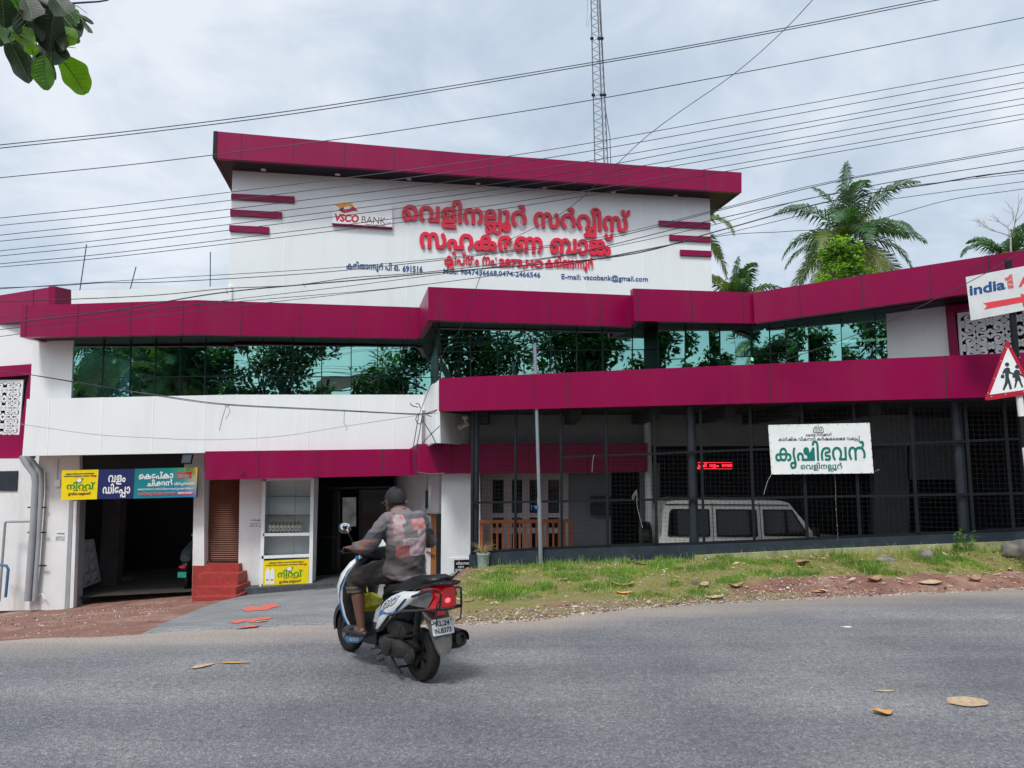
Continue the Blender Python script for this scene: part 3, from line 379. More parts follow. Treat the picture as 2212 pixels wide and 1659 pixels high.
[[202,143,35,-2,33,-9,19,-11,9,-7,14,-17,9,-19,2,-11,0,-24,-8,-21,-14,-16,-22,-8,-23,-1,-16,4,-12,7,-10,10,-7,13,-3,16,2,25,9,22,9,12,38,39,5,11,0,10,-6,6,-10,2,-17,-2,-6,23,20,4,22,1,13,-3,12,-8,7,-15,1,-14,-4,-13,-7,-12,-32,-30,-11,-15,-7,-15,-3,-20,3,-17,7,-12,13,-3,13,4,7,13,1,20,-4,16,-11,19,-16,13,-26,7,-28,3,-27,-3,-25,-7,-19,-14,-9,-14,-3,-8,-2,-20,3,-17,9,-9,8,-3,9,0,8,4,4,6,5,18,-2,24,-7,17,-16,16,-17,8,-20,2,-17,-1,-20,-8,-9,-9,-8,-17,-1,-19,4,-19,7,-13,15,-16,-24,-19,-24,25,-12,25,-3,23,5,27,10,18,17,15,15,7,29,6,26,0,24,-5,27,-14,17,-15,13,-18,6,-22,-1,-30,-9,-22,-10,-10,-13,-6,-26,-4,-17,2,-20,9,-10,9,-7,13,-4,15,1,24,4,14,11,18,17,15,19,13,30,11]],
[[76,140,-15,-36,-9,-31,-5,-28,-1,-34,3,-18,8,-10,14,-5,18,0,4,-25,-32,-2,-17,4,-8,4,-6,4,-10,12,-9,23,0,40,9,49,19,53]],
[[78,143,17,-1,14,-5,22,-17,10,-58,0,-62,-35,0,-1,95,-5,14,-10,7,-14,1,-13,-4,-10,-10,-6,-16,-1,-19,3,-20,10,-18,11,-14,-25,-19,-19,22,-10,19,-6,20,-1,16,2,19,6,16,10,14,14,11,17,7],[189,143,18,-1,21,-7,10,-7,9,-14,1,-14,-3,-13,-9,-11,-11,-7,-1,2,16,-10,9,-14,1,-20,-6,-14,-13,-10,-19,-5,-20,-1,-20,3,4,25,16,-2,12,1,7,2,4,9,-1,11,-7,7,-9,3,-22,1,0,25,25,2,8,6,3,7,-1,11,-5,5,-7,4,-11,1,-11,-1,-14,-5,-10,-9,-5,-8,-6,-24,-1,-52,-33,0,0,42,5,33,7,14,14,18,13,8,24,8]],
[[380,0,-122,0,46,24,30,2,43,0],[427,143,16,-1,21,-6,15,-10,12,-15,4,-13,2,-17,0,-81,-139,0,0,84,6,25,9,14,13,10,18,8],[428,118,-12,-2,-8,-4,-5,-3,-6,-9,-4,-22,0,-52,69,0,0,50,-4,23,-4,7,-6,6,-9,4],[169,143,14,-1,17,-5,9,-6,9,-10,5,-10,4,-12,2,-48,2,-12,9,-12,16,-4,12,3,6,4,6,8,4,9,2,21,-2,20,-8,18,-14,19,24,19,16,-17,8,-12,10,-26,2,-15,0,-18,-5,-18,-8,-16,-19,-17,-26,-7,-25,0,-13,3,-11,6,-11,10,-8,18,-3,19,-1,37,-4,14,-9,10,-16,2,-14,-5,-7,-14,-2,-20,0,-78,-36,0,0,82,-1,18,-4,9,-6,5,-8,3,-10,0,-13,-5,-7,-6,-7,-14,-2,-13,0,-17,3,-14,10,-18,11,-14,-25,-19,-15,17,-8,11,-9,20,-3,14,-1,16,2,18,6,17,10,14,21,14,18,5,18,0,13,-2,12,-5,15,-12,-2,0,4,4,15,10,12,4]],
[[139,143,17,-2,14,-6,12,-10,11,-21,3,-17,0,-22,-4,-22,-9,-18,-13,-13,-8,-6,-10,-4,-21,-4,-39,1,-15,3,-20,9,13,24,22,-9,24,-3,15,2,16,9,7,9,6,18,0,25,-3,16,-3,6,-8,7,-9,3,-9,-2,-6,-7,-3,-7,0,-37,-36,0,0,32,-2,11,-8,8,-13,1,-8,-3,-7,-11,-1,-15,3,-16,-34,-8,-4,20,-1,17,3,12,6,11,14,13,21,6,16,0,12,-2,10,-5,12,-9,-3,0,4,4,14,9]],
[[221,200,14,-1,15,-7,8,-10,4,-12,-2,-17,-6,-12,-9,-11,-31,-30,-9,-15,-5,-15,-1,-24,3,-12,3,-5,8,-5,7,-1,13,4,8,14,1,15,-2,19,-8,18,-10,13,-10,6,-13,5,-19,1,-21,-6,-13,-12,-6,-16,-2,-36,-4,-17,-8,-14,-11,-10,-10,-6,-13,-3,-25,0,-18,4,-21,14,-10,13,-7,17,-2,20,1,16,3,14,9,19,8,12,15,17,25,-19,-14,-19,-8,-18,-3,-20,3,-21,4,-9,5,-8,7,-4,11,-3,14,3,9,10,4,14,1,27,2,19,6,14,8,11,17,13,14,5,36,4,22,-2,23,-7,21,-14,14,-18,9,-21,3,-23,-3,-26,-12,-19,-8,-7,-10,-5,-12,-3,-13,-1,-18,2,-14,5,-11,9,-8,11,-5,15,-1,28,7,22,12,17,39,39,5,11,-1,10,-5,6,-11,2,-16,-2,-6,23]],
[[73,143,22,-1,20,-4,32,-11,-15,-24,-26,10,-31,4,-21,-3,-6,-3,-4,-6,0,-11,8,-7,59,-5,17,-7,11,-10,4,-9,2,-11,-1,-10,-3,-11,-13,-15,-21,-9,-19,-3,-32,1,-28,6,-24,11,14,23,26,-11,26,-4,25,3,6,2,6,6,1,13,-7,7,-10,3,-38,2,-22,5,-15,10,-7,11,-1,21,3,11,7,10,11,8,15,5]],
[[93,143,20,-1,18,-5,14,-7,16,-15,7,-11,6,-20,1,-22,-3,-15,-11,-25,-25,-25,-24,19,17,19,7,18,2,23,-5,19,-12,13,-10,6,-18,3,-19,-3,-11,-6,-11,-13,-4,-12,-2,-13,2,-16,5,-14,8,-12,11,-12,-24,-19,-20,20,-14,23,-4,22,0,15,2,13,5,13,7,12,16,15,23,10]],
[[217,140,0,-140,-202,0,1,94,6,19,14,17,17,9,13,3,24,1,21,-4,16,-9,9,-9,7,-10,5,-19,1,-39,-99,0,0,-27,132,0,0,114],[82,118,-15,-3,-10,-8,-5,-11,-2,-17,63,0,-2,17,-5,12,-10,7]],
[[93,143,20,-1,18,-4,14,-7,16,-15,7,-11,6,-19,1,-21,-3,-14,-11,-24,-25,-24,-24,19,17,18,7,16,2,23,-5,17,-12,12,-15,8,-20,1,-12,-3,-11,-5,-11,-13,-4,-11,-2,-12,2,-16,5,-12,8,-12,11,-11,-24,-19,-20,19,-14,23,-4,20,0,15,2,12,5,13,7,11,16,14,23,10],[92,19,26,-4,14,-7,10,-10,7,-11,4,-13,0,-15,-4,-15,-7,-12,-15,-16,-20,15,11,14,4,9,0,16,-3,12,-8,9,-7,4,-12,2,-13,-2,-5,-3,-8,-8,-5,-18,4,-20,12,-15,-20,-15,-15,15,-7,13,-4,15,1,21,10,18,10,10,22,9]],
[[69,102,3,17,10,13,7,5,20,6,21,0,15,-3,16,-11,10,-15,2,-17,-2,-15,-11,-21,-13,-10,-17,-8,-20,-4,-46,1,-10,3,-18,7,-14,11,-8,14,-5,17,0,14,3,16,8,16,3,6,29,-14,-6,-14,-2,-11,1,-10,2,-11,10,-13,9,-5,11,-3,33,0,10,4,8,5,5,8,5,14,0,9,-4,10,-5,5,-11,1,-9,-4,-5,-7,-1,-7,2,-13,17,-36,3,-18,-2,-14,-4,-8,-7,-7,-10,-5,-15,-3,-20,1,-17,2,-18,6,11,24,15,-5,15,-2,12,2,6,7,-1,15,-18,36]],
[[90,143,15,0,18,-4,14,-7,14,-12,-10,2,10,10,12,7,13,3,14,1,15,-1,19,-7,14,-12,12,-21,3,-24,-3,-30,-6,-15,-10,-12,-14,-10,-13,-6,-16,-3,-21,-2,-110,-1,-7,-2,-5,-3,-1,-7,2,-6,8,-4,13,-1,179,0,0,-26,-192,0,-27,6,-13,11,-5,11,0,18,8,15,12,9,11,3,17,2,98,1,20,1,14,4,9,5,8,8,5,8,3,23,-5,25,-5,8,-7,6,-9,3,-10,0,-11,-5,-6,-13,-2,-63,-35,0,0,46,-4,19,-7,9,-8,5,-11,2,-14,1,-15,-2,-12,-5,-9,-7,-6,-10,-3,-17,3,-13,8,-8,8,-2,7,1,6,6,3,10,-2,8,-5,5,-6,2,-11,-1,-18,-7,-19,3,17,15,20,9,15,2,19,-3,13,-8,5,-7,3,-9,0,-19,-6,-14,-13,-10,-20,-5,-21,1,-17,8,-12,13,-5,19,2,24,7,15,12,13,16,10,20,6]],
[[236,140,0,-140,-231,0,0,26,113,0,-18,-5,8,7,5,7,2,13,-1,9,-4,8,-10,5,-14,-1,-6,-4,-5,-12,0,-13,-34,-3,0,24,7,17,14,11,21,6,20,1,14,-2,14,-7,10,-9,7,-15,2,-15,-4,-13,-9,-14,-7,5,71,0,0,114],[236,31,0,-102,-140,0,-13,24,56,39,32,19,28,-7,-81,-56,3,5,3,0,77,1,0,61]],
[[182,-3,-19,1,-17,4,-20,8,-15,11,-10,11,-11,19,-5,19,-1,18,1,12,5,13,12,16,18,10,20,4,18,-1,22,-7,9,-7,7,-8,5,-10,4,-27,-3,-22,-8,-19,-13,-16,-21,-15,-23,-10,-27,-4,-29,2,-27,8,-15,8,-16,18,-10,23,-4,27,4,25,7,13,11,11,14,7,27,4,15,-1,14,-5,18,-13,4,-6,-28,-15,-7,9,-9,5,-11,0,-8,-2,-8,-7,-6,-15,1,-27,5,-15,9,-12,19,-13,25,-4,32,5,12,8,10,12,9,23,0,19,-3,15,-9,10,-9,4,-10,-1,-8,-5,-5,-6,-4,-12,-1,-11,4,-24,11,-20,17,-13,21,-4,18,0,15,4,13,6,13,16,7,22,-1,21,-5,18,-10,18,27,16,16,-23,8,-24,1,-25,-2,-15,-5,-15,-13,-19,-20,-15,-28,-8]],
[[-4,-17,1,-15,8,-8,10,-2,9,1,6,4,4,6,1,7,-2,13,-21,64,-2,23,1,18,7,24,10,22,37,0,-15,-32,-5,-30,4,-24,21,-67,0,-21,-3,-9,-11,-14,-18,-8,-23,-3,-25,4,-9,3,-14,12,-7,16,0,19]],
[[78,143,16,-1,12,-4,22,-15,13,-65,0,-58,-35,0,-1,94,-5,15,-10,7,-14,1,-13,-4,-10,-10,-6,-16,-1,-19,3,-20,10,-18,11,-14,-25,-19,-19,22,-10,19,-6,20,-1,16,2,19,6,16,10,14,14,11,17,7],[225,0,-25,3,-18,11,-11,17,-3,26,3,21,8,16,9,12,38,39,5,11,0,10,-5,6,-11,2,-17,-2,-6,23,34,5,15,-1,15,-7,8,-10,3,-12,-2,-17,-5,-12,-9,-11,-31,-30,-10,-15,-5,-15,-1,-24,3,-12,4,-5,8,-5,6,-1,14,4,5,8,3,13,0,18,-4,16,-8,14,-7,8,-9,7,-12,5,-18,2,-18,-2,-11,-4,-10,-9,-5,-9,-3,-13,-1,-56,-33,0,0,46,12,46,11,10,14,9,26,6,29,1,22,-4,22,-10,19,-15,12,-19,7,-22,1,-24,-3,-17,-11,-18,-19,-11],[225,19,27,-4,14,-7,10,-10,7,-11,3,-13,0,-15,-4,-15,-7,-12,-15,-16,-20,15,11,14,4,9,0,19,-4,12,-4,5,-9,6,-13,2,-13,-2,-9,-6,-4,-5,-5,-19,4,-20,12,-15,-20,-15,-15,15,-7,13,-4,15,2,21,8,18,11,10,21,10]],
[[94,143,22,-1,19,-5,14,-7,17,-14,7,-11,6,-19,0,-21,-2,-16,-6,-13,-8,-11,-19,-14,-32,-9,-56,-3,-8,-5,0,-11,5,-5,12,-2,110,0,0,-26,-124,1,-24,7,-10,9,-4,7,-2,13,2,13,7,11,7,6,22,7,46,3,17,2,16,7,10,12,4,11,2,14,-2,12,-4,11,-9,10,-8,6,-23,6,-17,-1,-16,-3,-13,-6,-9,-10,-4,-17,2,-17,8,-8,8,-2,7,1,6,6,3,10,-2,8,-5,5,-6,2,-11,-1,-18,-7,-19,3,17,15,20,9,22,2,17,-5,8,-6,5,-7,4,-18,-1,-10,-4,-10,-10,-11,-17,-7,-16,-2,-13,2,-17,7,-12,14,-4,12,-1,20,5,18,7,11,15,14,13,7,25,6]],
[[83,-13,21,-3,10,-4,7,-7,5,-7,3,-12,-1,-9,-4,-9,-5,8,63,0,0,72,35,0,0,-96,-111,0,-11,14,4,12,-2,12,-7,5,-7,2,-10,-3,-5,-7,-1,-13,7,-13,-24,-10,-7,11,-6,12,0,15,3,9,6,8,13,9],[217,140,0,-140,-202,0,1,94,6,19,14,17,17,9,13,3,24,1,21,-4,16,-9,9,-9,7,-10,5,-19,1,-39,-99,0,0,-27,132,0,0,114],[82,118,-15,-3,-10,-8,-5,-11,-2,-17,63,0,-2,17,-5,12,-10,7]],
[[105,143,19,-1,15,-4,12,-6,11,-13,4,-15,-3,-16,-10,-12,-11,-7,-1,2,12,-6,12,-13,3,-16,-3,-16,-10,-13,-16,-7,-22,-3,-33,3,5,25,19,-2,12,1,10,5,2,6,-1,11,-8,8,-12,2,-21,1,0,25,29,2,7,6,4,8,-2,10,-5,5,-13,4,-15,0,-23,-7,-10,-10,-8,-13,-5,-15,-2,-18,2,-25,5,-24,-33,-6,-7,28,-3,28,3,26,8,21,13,18,18,13,24,8]],
[[184,143,20,-1,26,-8,21,-13,15,-20,8,-23,1,-29,-7,-25,-14,-17,-21,-8,-27,-2,-22,7,-14,14,-8,19,0,25,6,19,6,7,16,11,9,3,19,0,19,-7,10,-9,8,-10,5,-12,2,-13,-13,1,-8,15,-11,9,-11,2,-10,-2,-8,-5,-5,-15,1,-17,6,-11,7,-5,11,0,9,4,4,5,6,16,0,33,-6,14,-11,12,-16,8,-14,2,-28,-2,-10,-5,-7,-6,-5,-9,-4,-11,-2,-36,-5,-19,-9,-15,-13,-10,-12,-5,-14,-2,-27,2,-16,6,-19,17,-8,16,-4,18,2,33,10,26,23,29,25,-19,-14,-19,-8,-18,-3,-20,3,-21,3,-9,6,-8,7,-4,11,-3,13,3,9,10,4,14,1,27,3,19,6,14,8,11,16,13,14,5]],
[[106,143,24,-2,17,-7,11,-10,3,-13,-1,-8,-4,-8,-12,-9,-6,-2,-1,2,13,-4,10,-9,4,-13,-3,-12,-5,-7,-9,-4,-32,-5,-2,-2,1,-5,6,-3,8,-1,26,2,13,6,10,11,5,10,2,14,1,75,21,0,0,-74,4,-34,-25,-22,-25,-10,-17,-2,-26,1,-14,3,-10,5,-7,7,-3,8,-2,11,3,10,5,5,9,5,27,5,4,7,-2,5,-5,3,-30,1,0,23,27,1,5,3,3,5,-2,7,-6,4,-23,1,-23,-7,-11,-10,-8,-13,-5,-15,-2,-18,2,-25,5,-24,-33,-6,-7,28,-3,28,3,26,8,22,13,17,18,13,24,8],[248,-3,-17,2,-14,4,-12,8,-12,11,2,10,-10,55,0,53,36,0,0,-94,5,-15,10,-7,15,-1,12,5,10,9,7,16,1,19,-4,20,-9,19,-12,14,26,18,19,-22,9,-18,6,-21,1,-15,-2,-19,-6,-17,-10,-14,-14,-11,-17,-7]],
[[99,143,20,-1,17,-5,14,-8,13,-11,-9,5,10,9,11,6,19,5,15,0,14,-3,15,-8,9,-8,-3,-1,16,13,18,6,25,1,18,-5,21,-14,13,-22,4,-18,0,-17,-6,-29,-10,-19,-18,-22,-26,19,11,14,10,18,4,19,-1,19,-6,16,-10,10,-13,5,-12,-1,-12,-7,-4,-12,-2,-92,-35,0,0,79,-3,17,-5,9,-5,5,-8,2,-13,0,-13,-8,-7,-16,-1,-88,-36,0,0,71,-4,23,-7,10,-8,5,-11,3,-18,0,-21,-6,-11,-8,-12,-18,-3,-16,0,-22,6,-17,4,-5,9,-3,8,0,7,5,4,8,0,11,-4,11,-6,4,-12,1,-9,-3,-9,-5,-12,-12,-3,24,8,8,11,6,12,5,15,1,13,-1,16,-7,10,-12,4,-10,1,-13,-3,-19,-10,-15,-16,-9,-21,-3,-21,4,-18,11,-13,20,-5,28,3,25,4,11,12,19,16,14,20,9,23,5],[159,22,18,-2,16,-6,13,-10,8,-15,-23,-32,0,14,-3,13,-4,6,-6,6,-12,4,-12,0,-20,-7,-9,-9,-4,-8,-1,-16,1,-12,4,-7,7,-4,9,0,6,4,1,5,0,9,-5,5,-5,2,-14,-2,-16,-12,-5,18,22,14,10,2,14,0,13,-4,8,-9,4,-12,0,-15,-4,-12,-4,-5,-12,-7,-17,-2,-19,3,-14,10,-8,14,-3,20,2,17,3,8,9,13,12,10,15,7],[240,22,20,-3,11,-7,3,-4,-2,0,12,9,8,3,22,2,14,-3,16,-11,11,-17,3,-14,0,-15,-6,-22,-7,-13,-9,-11,-23,14,9,13,4,10,1,24,-6,16,-7,5,-9,2,-10,-3,-5,-9,-1,-71,-30,0,-2,69,-6,11,-11,3,-11,-3,-6,-11,-1,-69,-31,0,0,42,11,48,18,12]],
[[102,0,-36,0,1,140,-34,-29,-18,22,57,45,30,0]],
[[45,-3,-24,2,0,30,19,-3,18,1,12,3,10,5,7,7,8,13,5,28,-13,-13,-14,-6,-22,-1,-19,6,-14,13,-6,13,-4,24,2,18,10,21,17,15,23,7,22,-1,18,-6,11,-7,8,-10,7,-12,5,-15,2,-17,0,-25,-3,-23,-10,-28,-8,-12,-10,-10,-13,-8,-15,-5],[69,90,11,3,9,6,6,8,2,9,-3,16,-6,10,-9,7,-10,2,-10,-2,-8,-6,-6,-10,-1,-14,1,-12,5,-9,8,-6]],
[[28,0,68,147,-89,0,0,31,127,0,0,-23,-67,-155]],
[[79,143,21,-1,16,-4,13,-7,12,-9,-10,2,15,12,13,5,21,2,28,-4,14,-7,13,-15,6,-18,-3,-25,-8,-14,-14,-11,-54,-9,-36,-3,-77,-1,-8,-4,-1,-5,3,-4,12,-3,24,3,90,24,20,11,10,0,19,-4,7,-5,6,-6,3,-14,-3,-14,-3,-5,-11,-8,-7,-3,-18,-2,-21,3,-9,4,-7,7,-4,7,-3,12,1,9,6,10,8,6,29,0,-13,-12,-3,-7,0,-7,2,-6,4,-3,5,-2,10,1,7,5,0,10,-5,5,-11,1,-9,-2,-11,-8,1,6,-14,-10,-15,-8,-31,-12,-25,-6,-25,-3,-18,1,-16,4,-8,4,-7,12,-1,18,7,12,13,7,26,4,121,2,19,6,6,4,4,7,2,16,-3,10,-4,6,-14,7,-16,1,-11,-5,-6,-9,-2,-11,0,-27,-33,0,-1,28,-4,12,-6,7,-7,4,-22,4,-24,-3,-12,-6,-4,-9,-1,-11,2,-6,7,-4,10,0,7,4,2,10,-4,7,-4,2,-10,1,-17,-4,-11,5,12,8,23,5,20,-2,13,-8,6,-14,-2,-16,-4,-7,-6,-5,-15,-6,-23,0,-15,4,-12,10,-5,13,-1,15,8,17,10,10,13,7,18,4]],
[[61,-3,-28,3,-23,7,0,31,24,-8,23,-3,18,1,6,3,9,7,4,16,-3,13,-9,6,-10,3,-35,2,0,28,29,1,18,6,7,11,-1,15,-8,9,-17,3,-17,-2,-21,-11,-17,25,18,10,14,5,17,3,18,0,16,-3,18,-8,9,-8,6,-11,1,-19,-5,-15,-13,-15,-20,-9,19,-4,14,-9,8,-12,2,-8,0,-16,-7,-20,-16,-16,-26,-9]],
[[60,-3,-26,3,-21,7,0,32,16,-7,18,-4,27,1,11,5,5,6,4,12,0,11,-5,10,-3,4,-12,5,-19,2,-24,-4,-15,8,7,90,96,0,0,-31,-64,0,-4,-36,19,3,20,-2,14,-5,11,-7,12,-17,4,-15,0,-18,-4,-16,-8,-14,-6,-6,-14,-9,-17,-6]],
[[71,-3,-19,3,-8,4,-8,4,-12,14,-11,29,-4,38,4,39,6,21,4,8,12,13,7,5,9,4,20,2,20,-2,8,-4,7,-5,12,-13,12,-29,4,-39,-4,-38,-4,-16,-7,-13,-8,-11,-11,-7,-13,-5],[71,27,13,4,8,12,4,20,1,26,-1,27,-4,19,-8,13,-13,4,-12,-4,-8,-13,-4,-19,-1,-27,1,-27,4,-19,8,-12]],
[[72,-3,-27,4,-19,9,-13,15,-4,20,3,17,7,13,11,10,13,8,-17,15,-9,16,-2,14,4,19,8,9,10,7,13,5,22,3,21,-3,13,-5,10,-7,8,-9,4,-19,-4,-19,-11,-14,-17,-11,18,-11,11,-12,7,-14,2,-11,-5,-20,-13,-15,-19,-10],[71,24,12,2,9,5,6,7,2,9,-2,10,-7,7,-21,14,-20,-13,-5,-8,-2,-10,2,-9,5,-7,9,-5],[72,109,17,13,4,7,1,6,-2,8,-5,6,-7,4,-9,1,-9,-1,-7,-4,-4,-6,-2,-8,1,-6,4,-7]],
[[73,143,22,-1,20,-4,32,-11,-15,-24,-33,12,-29,2,-19,-5,-6,-5,-2,-7,3,-9,9,-5,56,-4,12,-4,10,-7,7,-9,4,-12,0,-13,-3,-11,-7,-10,-11,-7,-22,-8,-92,-1,0,26,82,0,10,3,6,6,1,12,-7,8,-12,3,-36,1,-22,5,-15,10,-7,11,-1,21,3,11,7,10,11,8,15,5],[78,-63,-22,1,-19,4,-33,13,14,23,17,-8,19,-5,21,-2,20,3,11,6,3,9,-4,12,-12,8,20,20,13,-6,13,-12,5,-12,0,-16,-3,-12,-13,-14,-13,-6,-17,-5]],
[[100,143,31,-2,22,-6,24,-11,13,-10,7,-13,0,-17,-8,-12,-13,-8,0,2,10,-5,8,-7,5,-9,2,-11,-3,-14,-5,-8,-9,-7,-12,-5,-16,-3,-21,1,-18,4,-15,8,-14,18,-6,23,1,22,3,14,6,12,14,17,25,17,31,9,29,1,15,-2,17,-5,14,-8,12,-10,14,-62,0,-56,-35,0,-1,72,-4,26,-6,8,-10,8,-10,4,-14,1,-24,-3,-18,-7,-14,-13,-9,-16,-3,-20,4,-24,4,-5,9,-7,18,-2,8,2,6,4,2,5,0,7,-3,5,-6,4,-21,2,0,26,16,1,9,5,3,6,-1,7,-6,10,-16,8,-38,5,-26,-4,-18,-10,-7,-10,-5,-12,-1,-24,9,-23,17,-20,-24,-19,-6,5,-18,20,-12,25,-3,23,5,27,10,18,18,15,25,10],[342,-3,-25,4,-12,8,-8,9,-6,13,-3,20,3,21,4,9,13,13,8,5,21,3,14,-1,13,-6,10,-9,8,-10,5,-12,2,-13,-13,1,-8,15,-8,7,-6,3,-14,0,-12,-6,-5,-15,0,-13,5,-13,6,-5,10,-2,7,1,8,5,4,6,4,13,1,12,-2,21,-3,10,-9,12,-14,9,-21,5,-23,-1,-18,-7,-9,-12,-5,-16,-1,-28,-21,64,16,13,16,8,13,3,25,2,20,-1,19,-5,15,-8,13,-10,10,-13,8,-14,5,-24,0,-19,-4,-18,-7,-13,-10,-11,-14,-6]],
]
TEXTS = {
"name1": (2772,[0,0,1,196,2,459,3,654,4,722,5,969,6,1202,7,1296,8,1499,9,1576,7,1907,10,2110,11,2373,9,2441,12,2772]),
"name2": (2384,[9,0,13,331,14,657,15,943,16,1146,8,1515,17,1592,18,1949,19,2092,12,2384]),
"name3a": (1522,[20,0,3,286,21,354,12,596,22,596,23,877,8,1002,4,1079,23,1326,24,1451]),
"name3c": (1618,[14,0,15,286,3,489,25,557,26,986,6,1321,7,1415]),
"addr1": (2361,[14,0,15,286,3,489,25,557,26,986,6,1321,7,1415,8,1618,21,1695,3,1937,8,2005,27,2082,28,2290]),
"k1": (2216,[29,0,14,162,15,448,2,651,8,846,9,923,7,1254,30,1457,18,1870,7,2013]),
"k2": (5544,[14,0,18,286,7,429,31,632,3,950,14,1018,8,1304,1,1381,3,1644,14,1712,9,1998,4,2329,8,2576,14,2653,7,2939,31,3142,14,3460,29,3746,32,3908,33,4380,8,4582,1,4659,14,4922,34,5208,35,5302,12,5544]),
"k3": (1483,[14,0,36,286,31,358,3,676,37,744,1,927,38,1190]),
"k4": (1499,[0,0,1,196,2,459,3,654,4,722,5,969,6,1202,7,1296]),
"s1": (583,[1,0,2,263,23,458]),
"s2": (946,[39,0,3,331,29,399,35,561,18,803]),
"s3": (1315,[0,0,14,196,29,482,21,644,12,886,14,886,18,1172]),
"s4": (1026,[40,0,3,252,30,320,38,733]),
"s5": (2061,[1,0,3,263,41,331,35,664,4,906,29,1153,14,1315,42,1601,43,1676,23,1936]),
"s6": (7894,[29,0,14,162,15,448,2,651,8,846,9,923,23,1254,44,1379,18,1891,4,2034,8,2281,21,2358,45,2600,46,2806,42,3094,47,3169,3,3321,8,3389,1,3466,3,3729,14,3797,9,4083,4,4414,8,4661,29,4738,14,4900,18,5186,7,5329,35,5532,29,5774,48,5936,31,6120,38,6438,8,6731,49,6808,3,7041,33,7109,3,7311,50,7379,39,7563,12,7894]),
"s7": (4351,[29,0,14,162,18,448,51,591,3,773,8,841,52,918,48,1181,53,1365,3,1617,8,1685,33,1762,3,1964,22,2032,33,2313,18,2515,54,2658,8,2942,4,3019,3,3266,15,3334,30,3537,3,3950,41,4018]),
"y1": (762,[4,0,3,247,48,315,1,499,12,762]),
"y2": (2221,[52,0,1,263,3,526,0,594,47,790,8,942,49,1019,37,1252,55,1435,33,1507,18,1709,16,1852,12,2221]),
"y3": (7171,[0,0,1,196,2,459,3,654,4,722,5,969,6,1202,7,1296,8,1499,9,1576,7,1907,10,2110,11,2373,9,2441,12,2772,8,2772,9,2849,13,3180,14,3506,15,3792,16,3995,8,4364,17,4441,18,4798,19,4941,3,5233,0,5301,56,5497,8,5790,4,5867,18,6114,2,6257,3,6452,29,6520,14,6682,15,6968]),
"y4": (6594,[9,0,23,331,9,456,12,787,14,787,15,1073,16,1276,8,1645,29,1722,14,1884,42,2170,43,2245,23,2505,8,2630,57,2707,58,2896,18,3129,59,3272,3,3449,35,3517,3,3759,30,3827,34,4240,26,4334,8,4669,21,4746,15,4988,3,5191,60,5259,34,5544,61,5638,33,5965,18,6167,54,6310]),
"y5": (1539,[0,0,1,196,2,459,3,654,0,722,53,918,62,1170]),
"y6": (1335,[60,0,34,285,61,379,33,706,18,908,54,1051]),
"p1": (1384,[60,0,3,285,49,353,18,586,44,729,18,1241]),
"p2": (1047,[63,0,64,143,65,286,63,429,8,572,0,649,33,845]),
"p3": (1476,[44,0,18,512,21,655,14,897,38,1183]),
"p4": (389,[66,0,3,250,28,318]),
"n2": (2030,[63,0,8,143,49,220,3,453,50,521,7,705,8,908,67,985,68,1128,69,1271,8,1414,15,1491,6,1694,21,1788]),
"n3": (1898,[68,0,69,143,69,286,8,429,33,506,3,708,8,776,63,853,70,996,69,1139,8,1282,15,1359,6,1562,21,1656]),
"led1": (458,[36,0,31,72,3,390]),
"led2": (420,[18,0,71,143,23,295]),
"led3": (840,[72,0,25,411]),
}
def unpack(c):
    x = y = 0; out = []
    for i in range(0, len(c), 2): x += c[i]; y += c[i + 1]; out.append((x * 4.0, y * 4.0))
    return out
def area(p): return 0.5 * sum(p[i][0] * p[(i + 1) % len(p)][1] - p[(i + 1) % len(p)][0] * p[i][1] for i in range(len(p)))
def inside(q, p):
    r = False; n = len(p)
    for i in range(n):
        (x1, y1), (x2, y2) = p[i], p[(i + 1) % n]
        if (y1 > q[1]) != (y2 > q[1]) and q[0] < (x2 - x1) * (q[1] - y1) / (y2 - y1) + x1: r = not r
    return r
def embolden(p, w):
    """move an outline outwards (holes shrink) by w units"""
    n = len(p); out = []
    for i in range(n):
        a, b, c = V(p[i - 1]), V(p[i]), V(p[(i + 1) % n]); d1, d2 = (b - a).normalized(), (c - b).normalized()
        n1, n2 = V((-d1.y, d1.x)), V((-d2.y, d2.x)); m = n1 + n2
        m = m.normalized() / max(0.5, m.length / 2) if m.length > 0.2 else n1
        out.append(tuple(b + m * w))
    return out
TRI = {}
def glyph_tris(g, w):
    if (g, w) in TRI: return TRI[g, w]
    cs = [unpack(c) for c in GLYPHS[g]]
    outs = [c for c in cs if area(c) < 0]; holes = [c for c in cs if area(c) > 0]; res = []
    for o in outs:
        loops = [o] + [h for h in holes if inside(h[0], o)]
        if w: loops = [embolden(l, w) for l in loops]
        tr = tessellate_polygon([[V((x, y, 0)) for x, y in l] for l in loops])
        res.append((loops, [tuple(t) for t in tr]))
    TRI[g, w] = res
    return res
def text_mb(mb, key, origin, xv, yv, m=0, depth=None, w=0, skew=0.0):
    """xv maps the whole width of the string, yv maps 566 font units (the height of a plain letter)"""
    adv, items = TEXTS[key]; adv = adv * 4; xv = V(xv) / adv; yv = V(yv) / 566.0; o = V(origin); nrm = xv.cross(yv).normalized(); lift = 0
    for g, x0 in zip(items[::2], items[1::2]):
        for loops, tris in glyph_tris(g, w):
            lift = (lift + 1) % 5
            flat = [o + xv * (x + x0 * 4 + skew * y) + yv * y + nrm * (lift * 0.0002) for l in loops for x, y in l]
            mb.add(flat, tris, m)
            if depth:
                dv = -nrm * depth; k = 0
                for l in loops:
                    n = len(l); P = flat[k:k + n]; k += n
                    mb.add(P + [p + dv for p in P], [(i, n + i, n + (i + 1) % n, (i + 1) % n) for i in range(n)], m)
LATIN = {}
